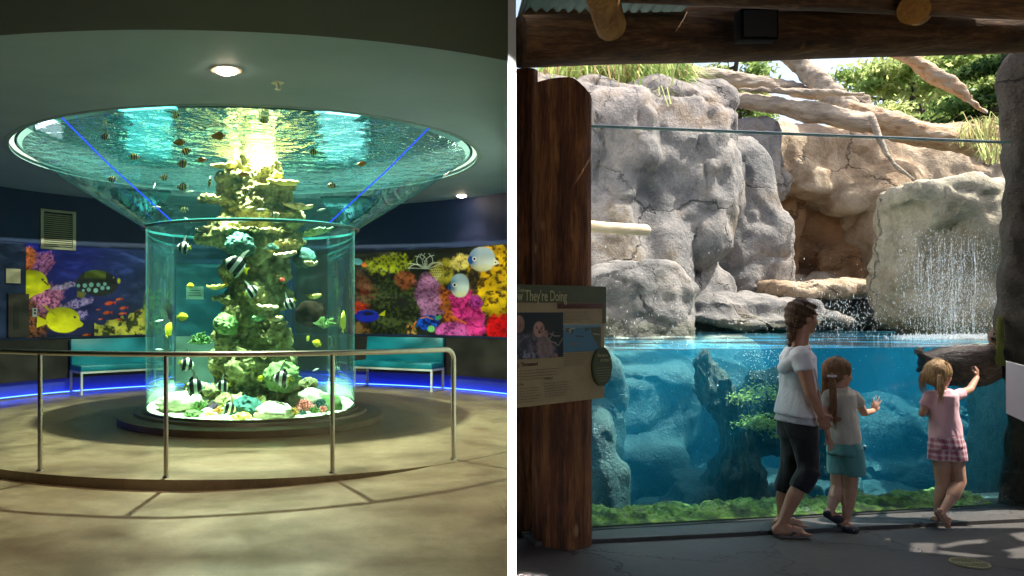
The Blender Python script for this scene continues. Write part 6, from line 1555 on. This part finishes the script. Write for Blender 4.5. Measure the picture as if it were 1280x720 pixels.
# hair: cap, braid bands, short ponytail
mb = MB(); mb.sph(L(-.022,0,.034), (.100,.083,.092), M, 18, 12); mb.sph(L(-.05,0,-.01), (.066,.075,.075), M, 16, 10); mb.sph(L(.028,0,.075), (.055,.06,.036), M, 14, 9)
mb.caps(L(-.085,0,-.03), .034, L(-.075,0,-.085), .028, 12); mb.caps(L(-.075,0,-.085), .028, L(-.085,-.01,-.15), .020, 10); mb.caps(L(-.085,-.01,-.15), .02, L(-.10,-.02,-.20), .008, 8)
hr = soft(mb, .007, 'hair', M_hbrown, wm, 2, lambda c, n: .004*math.sin((c-H).z*130+(c-H).x*60))
mb = MB()
for k in range(12):
    t = k/11; a = L(-.03-.065*math.sin(t*PI*.5), -.066+.01*t, .10-.20*t); mb.sph(a, (.009,.011,.008))
mb.build('braid', M_hbrown, hr)
# trousers
mb = MB(); mb.frus(P(996,519,YC), .108, P(997,545,YC), .116, 20, 1.3, (1,0,0)); mb.caps(P(1004,542,YN+.03), .090, P(1011,588,YN), .068, 16); mb.frus(P(1012,586,YN), .075, P(998,612,YN), .066, 16); mb.caps(P(993,542,YF-.03), .090, P(988,590,YF), .064, 16); mb.frus(P(988,588,YF), .07, P(979,615,YF), .060, 16)
soft(mb, .009, 'cropped_trousers', M_blackc, wm, 2, wrinkle(.007, 9))
mb = MB(); mb.frus(P(997,505,YC), .092, P(995,528,YC), .124, 22, 1.36, (1,0,0)); soft(mb, .009, 'grey_undershirt', M_grayc, wm, 2, wrinkle(.005, 10))
mb = MB(); mb.frus(P(997,434,YC), .060, P(997,446,YC), .098, 20, 1.45, (1,0,0)); mb.frus(P(997,445,YC), .098, P(998,485,YC), .099, 20, 1.5, (1,0,0)); mb.frus(P(998,485,YC), .099, P(995,519,YC), .118, 20, 1.42, (1,0,0))
mb.caps(P(1001,446,5.18), .068, P(1002,448,5.18), .068, 14); mb.frus(P(1001,444,5.175), .066, P(1007,464,5.14), .062, 16); mb.caps(P(1000,446,5.46), .068, P(1000,448,5.46), .066, 14); mb.frus(P(1000,444,5.47), .064, P(1006,464,5.50), .058, 16)
top = soft(mb, .009, 'hooded_top', M_white, wm, 2, wrinkle(.012, 9, 2))
# hood folded on the back: a thick sagging ring
mb = MB(); pts = []; rd = []
for k in range(21):
    a = 2*PI*k/20; pts.append(P(995-14*math.cos(a)*1.0+4, 438+14*(.5-.5*math.cos(a+PI))*0+ (13-13*math.cos(a))*.62+2, YC+.115*math.sin(a))); rd.append(.030+.016*(.5+.5*math.cos(a)))
pts = [P(1009-15*(1-math.cos(2*PI*k/20))*.98, 434+13*(1-math.cos(2*PI*k/20)), YC+.125*math.sin(2*PI*k/20)) for k in range(20)]
mb.tube(pts, [.022+.010*(1-math.cos(2*PI*k/20)) for k in range(20)], 12, closed=True)
mb.caps(P(990,441,YC-.05), .040, P(981,455,YC-.04), .036, 14); mb.caps(P(990,441,YC+.05), .040, P(981,455,YC+.04), .036, 14); mb.caps(P(981,455,YC-.04), .036, P(981,455,YC+.04), .036, 14); mb.sph(P(980,462,YC), (.028,.05,.03)); soft(mb, .008, 'hood', M_white, top, 2, wrinkle(.008, 14, 7))
mb = MB(); mb.tube([P(1012,436,5.15), P(1020,470,5.16), P(1027,505,5.17), P(1029,526,5.18)], .005, 8); mb.build('bag_strap', M_grayc, wm)
for nm, q, Yq in (('flip_flop', (967,1013), YN), ('flip_flop', (969,1011), YF)):
    a, b = fl(q[0], Yq, .009), fl(q[1], Yq-.02, .009); d = (b-a); pr = [(t*d.length, (.030+.016*math.sin(min(1,t*1.25)*PI*.9))*math.sqrt(max(0, 1-((t-.5)/.5)**8))) for t in np.linspace(0,1,14)]
    dn = d.normalized(); sdv = Vector((-dn.y, dn.x, 0)); poly = [a+dn*x+sdv*y for x, y in pr]+[a+dn*x-sdv*y for x, y in reversed(pr)]
    mb = MB(); slab(mb, poly, .015, Vector((0,0,1))); o = mb.build('sandal', M_flip, wm, False)
    mb = MB(); c = a.lerp(b,.72)+Vector((0,0,.02)); mb.tube([c, a.lerp(b,.5)+sdv*.036+Vector((0,0,.035)), a.lerp(b,.38)+sdv*.042+Vector((0,0,.012))], .006, 6); mb.tube([c, a.lerp(b,.5)-sdv*.036+Vector((0,0,.035)), a.lerp(b,.38)-sdv*.042+Vector((0,0,.012))], .006, 6); mb.build('thong_strap', M_shoe, o)
# ------------------------------------------------------------------ GIRL WITH PIGTAILS
Y1 = 5.44
gc = fl(1052, Y1, 0.0); g1 = empty('person', tuple(gc), 'girl with brown pigtails in cream shirt and teal shorts, one open hand on the glass', 'person')
mb = MB(); H1 = P(1048, 467, Y1); M, L = headparts(mb, H1, .92, R(12), 3)
mb.caps(P(1048,476,Y1), .036, P(1050,492,Y1), .040, 12)
mb.frus(P(1050,488,Y1), .055, P(1051,500,Y1), .078, 16, 1.2, (1,0,0)); mb.frus(P(1051,500,Y1), .078, P(1055,555,Y1), .085, 16, 1.1, (1,0,0)); mb.sph(P(1056,564,Y1), (.075,.08,.06))
hw = G(1091, 514, -.03)
mb.caps(P(1068,494,Y1+.0), .030, P(1080,516,5.52), .026, 10); mb.caps(P(1080,516,5.52), .026, hw, .018, 10)
hand(mb, hw, Vector((.38,.05,.9)), -GN, .74, .12, .42, 1)
mb.caps(P(1036,496,Y1-.05), .030, P(1030,522,Y1-.08), .026, 10); mb.caps(P(1030,522,Y1-.08), .025, P(1036,548,Y1-.10), .017, 10); hand(mb, P(1036,548,Y1-.1), (.3,0,-1), (0,-1,0), .6, .3, .08, 1)
mb.caps(P(1064,562,Y1-.05), .058, P(1063,612,Y1-.04), .042, 12); mb.caps(P(1063,612,Y1-.04), .043, P(1060,630,Y1-.04), .041, 12); mb.caps(P(1060,630,Y1-.04), .038, P(1058,652,Y1-.05), .023, 12)
mb.caps(P(1048,562,Y1+.04), .058, P(1047,608,Y1+.02), .042, 12); mb.caps(P(1047,608,Y1+.02), .043, P(1043,622,Y1+.0), .040, 12); mb.caps(P(1043,622,Y1), .037, P(1037,641,Y1-.03), .023, 12)
foot(mb, P(1058,652,Y1-.05), fl(1051,Y1-.05,.02), fl(1069,Y1-.12,.02), .75, .028)
h1, t1 = P(1032,643,Y1-.04), P(1051,653,Y1-.04); foot(mb, P(1037,641,Y1-.03), h1, t1, .75, .028)
b1_ = soft(mb, .0058, 'body', M_skin, g1, 2); facebits(b1_, M, L, .92)
mb = MB(); mb.sph(L(-.020,0,.032), (.096,.081,.088), M, 18, 12); mb.sph(L(-.05,0,-.005), (.062,.073,.068), M, 16, 10); mb.sph(L(.03,0,.07), (.05,.055,.03), M, 14, 9)
mb2 = MB(); 
def pony(mb, pts, rr_): 
    for i in range(len(pts)-1): mb.caps(pts[i], rr_[i], pts[i+1], rr_[i+1], 10)
pony(mb, [P(1036,464,Y1+.06), P(1032,474,Y1+.08), P(1031,488,Y1+.08), P(1031,505,Y1+.05), P(1033,530,Y1+.02)], [.022,.026,.026,.022,.008])
pony(mb, [P(1040,470,Y1-.09), P(1041,484,Y1-.12), P(1042,500,Y1-.125), P(1042,515,Y1-.125), P(1043,530,Y1-.12)], [.02,.024,.022,.018,.006])
hr = soft(mb, .0065, 'hair', M_hlight, g1, 2, lambda c, n: .003*noise.noise(Vector((c.x*60, c.y*60, c.z*8))))
for p in (P(1037,464,Y1+.065), P(1040,470,Y1-.095)):
    mb = MB(); mb.lathe(p, [(.018,-.006),(.027,-.006),(.027,.006),(.018,.006)], 14); mb.build('hair_tie', M_band, hr)
mb = MB(); mb.frus(P(1050,485,Y1), .050, P(1051,493,Y1), .083, 18, 1.2, (1,0,0)); mb.frus(P(1051,492,Y1), .084, P(1052,525,Y1), .094, 18, 1.15, (1,0,0)); mb.frus(P(1052,525,Y1), .094, P(1055,553,Y1), .108, 18, 1.1, (1,0,0))
mb.caps(P(1065,494,Y1), .042, P(1067,496,Y1+.01), .042, 12); mb.frus(P(1066,493,Y1), .042, P(1073,505,Y1+.03), .040, 14); mb.caps(P(1037,495,Y1-.04), .042, P(1036,497,Y1-.05), .042, 12); mb.frus(P(1037,494,Y1-.04), .042, P(1033,510,Y1-.06), .039, 14)
soft(mb, .008, 't_shirt', M_cream, g1, 2, wrinkle(.010, 11, 3))
mb = MB(); mb.frus(P(1055,549,Y1), .098, P(1056,566,Y1), .110, 18, 1.1, (1,0,0)); mb.frus(P(1064,560,Y1-.04), .074, P(1068,594,Y1-.05), .070, 16); mb.frus(P(1048,560,Y1+.04), .074, P(1048,592,Y1+.03), .070, 16)
soft(mb, .008, 'shorts', M_tealc, g1, 2, wrinkle(.007, 10, 5))
def clog(h, t, s, name='clog', mat=M_shoe, op=False):
    mb = MB(); d = t-h; n = d.normalized(); sd = Vector((0,0,1)).cross(n).normalized(); up = n.cross(sd); up = -up if up.z < 0 else up
    mb.caps(h+up*.004*s, .030*s, h.lerp(t,.95)+up*.004*s, .034*s, 12, .8, up) ; mb.sph(h.lerp(t,.72)+up*.018*s, (.062*s,.045*s,.030*s), Matrix((n,sd,up)).transposed()); mb.sph(h.lerp(t,.05)+up*.02*s, (.03*s,.036*s,.026*s), Matrix((n,sd,up)).transposed())
    return mb
for h, t in ((fl(1050,Y1-.05,.012), fl(1070,Y1-.12,.012)), (h1, t1)): soft(clog(h, t, .8), .006, 'clog', M_shoe, g1, 1)
# ------------------------------------------------------------------ BLOND GIRL
Y2 = 5.55
g2 = empty('person', tuple(fl(1180, Y2, 0)), 'small blond girl in pink shirt and plaid shorts reaching up to touch the glass', 'person')
mb = MB(); H2 = P(1174, 469, Y2); M, L = headparts(mb, H2, .88, R(24), -3)
mb.caps(P(1175,478,Y2), .034, P(1177,493,Y2), .038, 12)
mb.frus(P(1177,489,Y2), .065, P(1178,500,Y2), .092, 16, .75, (1,0,0)); mb.frus(P(1178,500,Y2), .09, P(1182,548,Y2), .088, 16, .8, (1,0,0)); mb.sph(P(1183,558,Y2), (.085,.065,.055))
hw2 = G(1221, 472, -.045)
mb.caps(P(1195,494,Y2), .029, P(1212,487,Y2+.10), .025, 10); mb.caps(P(1212,487,Y2+.10), .025, hw2, .017, 10)
hand(mb, hw2, Vector((.15,.12,.95)), Vector((.6,-.8,.1)), .72, 1.0, .04, -1, True)
mb.caps(P(1161,496,Y2), .029, P(1153,517,Y2+.02), .025, 10); mb.caps(P(1153,517,Y2+.02), .024, P(1163,505,Y2+.16), .017, 10); hand(mb, P(1163,505,Y2+.16), (.3,.6,.5), (0,-.5,1), .58, .6, .06, 1)
mb.caps(P(1175,560,Y2), .056, P(1178,605,Y2), .041, 12); mb.caps(P(1178,605,Y2), .041, P(1175,622,Y2), .040, 12); mb.caps(P(1175,622,Y2), .037, P(1172,644,Y2), .022, 12)
mb.caps(P(1192,560,Y2-.01), .056, P(1199,602,Y2-.05), .043, 12); mb.caps(P(1199,602,Y2-.05), .042, P(1191,620,Y2-.08), .040, 12); mb.caps(P(1191,620,Y2-.08), .036, P(1177,641,Y2-.12), .022, 12)
foot(mb, P(1172,645,Y2), fl(1166,Y2,.015), fl(1189,Y2+.03,.015), .74, .027)
h2, t2 = P(1171,640,Y2-.13), P(1185,659,Y2-.15); foot(mb, P(1177,641,Y2-.12), h2, t2, .74, .027)
b2_ = soft(mb, .0058, 'body', M_skin, g2, 2); facebits(b2_, M, L, .88)
mb = MB(); mb.sph(L(-.022,0,.030), (.096,.082,.088), M, 18, 12); mb.sph(L(-.05,0,-.008), (.062,.074,.068), M, 16, 10); mb.sph(L(.03,0,.068), (.05,.055,.03), M, 14, 9)
pony(mb, [P(1160,464,Y2+.02), P(1155,468,Y2+.0), P(1153,476,Y2), P(1156,484,Y2-.01)], [.018,.024,.024,.008])
pony(mb, [P(1175,472,Y2-.10), P(1176,482,Y2-.12), P(1176,490,Y2-.12), P(1176,499,Y2-.11)], [.018,.022,.018,.005])
soft(mb, .0065, 'hair', M_hblond, g2, 2, lambda c, n: .003*noise.noise(Vector((c.x*60, c.y*60, c.z*8))))
mb = MB(); mb.frus(P(1177,487,Y2), .062, P(1178,494,Y2), .098, 18, .8, (1,0,0)); mb.frus(P(1178,493,Y2), .098, P(1180,522,Y2), .096, 18, .85, (1,0,0)); mb.frus(P(1180,521,Y2), .096, P(1182,546,Y2), .108, 18, .85, (1,0,0))
mb.caps(P(1193,494,Y2), .040, P(1195,495,Y2+.01), .040, 12); mb.frus(P(1193,494,Y2), .040, P(1203,492,Y2+.04), .038, 14); mb.caps(P(1162,495,Y2), .040, P(1161,497,Y2), .040, 12); mb.frus(P(1162,495,Y2), .040, P(1156,507,Y2+.01), .037, 14)
soft(mb, .008, 't_shirt', M_pinkc, g2, 2, wrinkle(.009, 11, 8))
mb = MB(); mb.frus(P(1182,543,Y2), .104, P(1184,558,Y2), .116, 18, .85, (1,0,0)); mb.frus(P(1174,554,Y2+.01), .070, P(1173,575,Y2+.01), .070, 16); mb.frus(P(1192,554,Y2-.01), .072, P(1195,577,Y2-.03), .072, 16)
soft(mb, .008, 'plaid_shorts', M_plaid, g2, 2, wrinkle(.006, 10, 5))
for h, t in ((fl(1166,Y2,.010), fl(1190,Y2+.03,.010)), (h2, t2)):
    mb = MB(); d = t-h; n = d.normalized(); sd = Vector((0,0,1)).cross(n).normalized(); up = n.cross(sd); up = -up if up.z < 0 else up
    slab(mb, [h+n*x*d.length+sd*y for x, y in ((-.05,-.018),(-.05,.018),(.5,.026),(1,.028),(1.06,0),(1,-.028),(.5,-.026))], .012, -up)
    o = mb.build('sandal', M_sandal, g2, False)
    mb = MB(); 
    for k, hgt in ((.70,.034),(.15,.05)): mb.tube([h.lerp(t,k)+sd*.03, h.lerp(t,k)+sd*.018+up*hgt*.8, h.lerp(t,k)+up*hgt, h.lerp(t,k)-sd*.018+up*hgt*.8, h.lerp(t,k)-sd*.03], .005, 6)
    mb.build('sandal_strap', M_sandal, o)
def strands(parent, mat, paths, n, spread, seed):
    rs = random.Random(seed); mb = MB()
    for pts in paths:
        for k in range(n):
            o = Vector((rs.gauss(0,1), rs.gauss(0,1), rs.gauss(0,.6)))*spread; q = []
            for i, p in enumerate(pts): q.append(Vector(p)+o*(.7+.5*i/len(pts))+Vector((rs.gauss(0,1), rs.gauss(0,1), rs.gauss(0,1)))*.003)
            mb.tube(q, [.0011]*(len(q)-1)+[.0004], 3)
    return mb.build('loose_strands', mat, parent)
hs = {o.parent.name: o for o in bpy.data.objects if o.name.split('.')[0] == 'hair'}
strands(hs[wm.name], M_hbrown, [[P(1000,373,YC),P(993,377,YC),P(988,388,YC),P(989,402,YC)], [P(991,408,YC),P(990,420,YC),P(988,434,YC)], [P(1010,376,YC),P(1002,374,YC),P(994,380,YC)]], 26, .016, 1)
strands(hs[g1.name], M_hlight, [[P(1050,446,Y1-.02),P(1042,450,Y1-.03),P(1038,460,Y1-.04)], [P(1041,474,Y1-.11),P(1042,492,Y1-.13),P(1042,512,Y1-.13),P(1042,536,Y1-.12)], [P(1033,468,Y1+.08),P(1030,488,Y1+.08),P(1031,510,Y1+.05),P(1032,536,Y1+.02)]], 30, .012, 2)
strands(hs[g2.name], M_hblond, [[P(1174,448,Y2-.02),P(1166,452,Y2-.02),P(1160,460,Y2)], [P(1156,464,Y2),P(1151,472,Y2),P(1152,484,Y2),P(1155,492,Y2)], [P(1175,474,Y2-.11),P(1176,486,Y2-.125),P(1176,504,Y2-.12)], [P(1182,452,Y2-.06),P(1184,462,Y2-.07),P(1182,474,Y2-.08)]], 30, .012, 3)
# ------------------------------------------------------------------ SEA OTTER
def furm():
    m, nt, out = newmat('wet_otter_fur'); w = N(nt); f = nz(w, coords(w, (1.2,5,5)), 16, 5, .65, .6); b0_ = nz(w, coords(w), 3, 3)
    c = ramp(w, w('ShaderNodeMix', {0: .5, 2: f, 3: b0_}, data_type='FLOAT').outputs[0], [(.3, (.05,.026,.015,1)), (.5, (.16,.085,.052,1)), (.68, (.36,.22,.14,1))])
    bp = w('ShaderNodeBump', {'Height': f, 'Strength': 1.0, 'Distance': .02}); b = w('ShaderNodeBsdfPrincipled', {'Base Color': c, 'Roughness': .6, 'Normal': bp.outputs['Normal']}); w.link(b.outputs[0], out.inputs['Surface']); return m
M_fur = furm(); YO = 6.13
M_hfur = pmat('pale_head_fur', [(.3, (.35,.3,.24,1)), (.6, (.6,.56,.5,1)), (.8, (.7,.68,.64,1))], 14, .7, .6, 60)
mb = MB(); spine = [((1163,452),.085),((1178,454),.125),((1200,457),.163),((1222,457),.163),((1243,451),.135),((1258,441),.10)]
for (a, ra), (b, rb) in zip(spine, spine[1:]): mb.caps(P(*a, YO), ra, P(*b, YO), rb, 18)
mb.caps(P(1168,455,YO-.03), .06, P(1156,448,YO-.06), .035, 12); mb.caps(P(1156,448,YO-.06), .034, P(1149,441,YO-.07), .026, 12)
for k, (x, y) in enumerate(((1142,441),(1143,437),(1147,434),(1151,433),(1155,435))): mb.caps(P(1151,442,YO-.07), .016, P(x, y, YO-.07+.012*(k-2)), .008, 8)
mb.caps(P(1176,462,YO-.02), .05, P(1188,478,YO-.08), .028, 10); mb.caps(P(1188,478,YO-.08), .026, P(1204,472,YO-.10), .018, 10)
mb.caps(P(1168,448,YO+.08), .05, P(1150,462,YO+.12), .028, 10)
mb.caps(P(1240,458,YO-.08), .045, P(1232,470,YO-.13), .028, 10)
mb.caps(P(1256,438,YO), .085, P(1252,426,YO-.02), .075, 14); mb.sph(P(1249,421,YO-.03), (.075,.08,.065)); mb.sph(P(1243,423,YO-.08), (.04,.045,.03)); mb.sph(P(1256,413,YO-.02), (.012,.014,.014)); mb.sph(P(1243,412,YO-.01), (.012,.014,.014))
ot = empty('sea_otter', tuple(P(1210, 480, YO)), 'brown sea otter floating at the waterline behind the blond girl\'s hand', 'otter')
soft(mb, .011, 'body', M_fur, ot, 2, lambda c, n: .006*noise.fractal(Vector((c.x*8, c.y*20, c.z*20)), .8, 2, 3))
mb = MB(); mb.sph(P(1240,423,YO-.105), (.014,.012,.010)); mb.build('nose', M_shoe, ot)
for x in (1243, 1250): mb = MB(); mb.sph(P(x,417.5,YO-.10), .009); mb.build('eye', M_iris, ot)
# small fish beside the pigtailed girl
mb = MB(); c = P(1080, 559, 6.4); mb.caps(c, .02, c+Vector((-.05,0,-.015)), .008, 10); mb.prism([(-.05,0),(-.085,.022),(-.078,-.035)], .004, None, c+Vector((0,0,-.008)))
tag(mb.build('small_fish', M_shoe, None), 'small dark fish under water right of the teal shorts', 'fish')
# ================================================================== DAYLIGHT
SD = Vector((.80, .0, 1.15)).normalized()       # towards the sun
wd = bpy.data.worlds.new('World'); S.world = wd; wd.use_nodes = True
nt = wd.node_tree; nt.nodes.clear(); w = N(nt)
el = math.asin(SD.z); az = math.atan2(SD.x, SD.y)
sk = w('ShaderNodeTexSky', sky_type='NISHITA', sun_disc=False, sun_elevation=el, sun_rotation=az, air_density=1.0, dust_density=5.0, ozone_density=1)
bg = w('ShaderNodeBackground', {'Color': sk.outputs[0], 'Strength': .15}); wo = w('ShaderNodeOutputWorld', {'Surface': bg.outputs[0]})
sl = bpy.data.lights.new('sun', 'SUN'); sl.energy = 4.5; sl.angle = R(.5); sl.color = (1,.94,.84)
so = bpy.data.objects.new('sun', sl); COL.objects.link(so); so.rotation_euler = SD.to_track_quat('Z', 'Y').to_euler(); so.location = (0,0,12)
# unseen area light, added to wash the partition end white from above
ld = bpy.data.lights.new('edge_fill', 'AREA'); ld.energy = 95; ld.shape = 'RECTANGLE'; ld.size = .05; ld.size_y = .12; ld.spread = R(14); ld.color = (1,.98,.95)
lo = bpy.data.objects.new('edge_fill', ld); COL.objects.link(lo); lo.location = (.19*3.8, 3.80, 3.44)
tgt = Vector((.76, 4.0, 1.1)); lo.rotation_euler = (Vector(lo.location)-tgt).to_track_quat('Z', 'Y').to_euler()
# blue strips of the floor and kick are lit by the strip itself
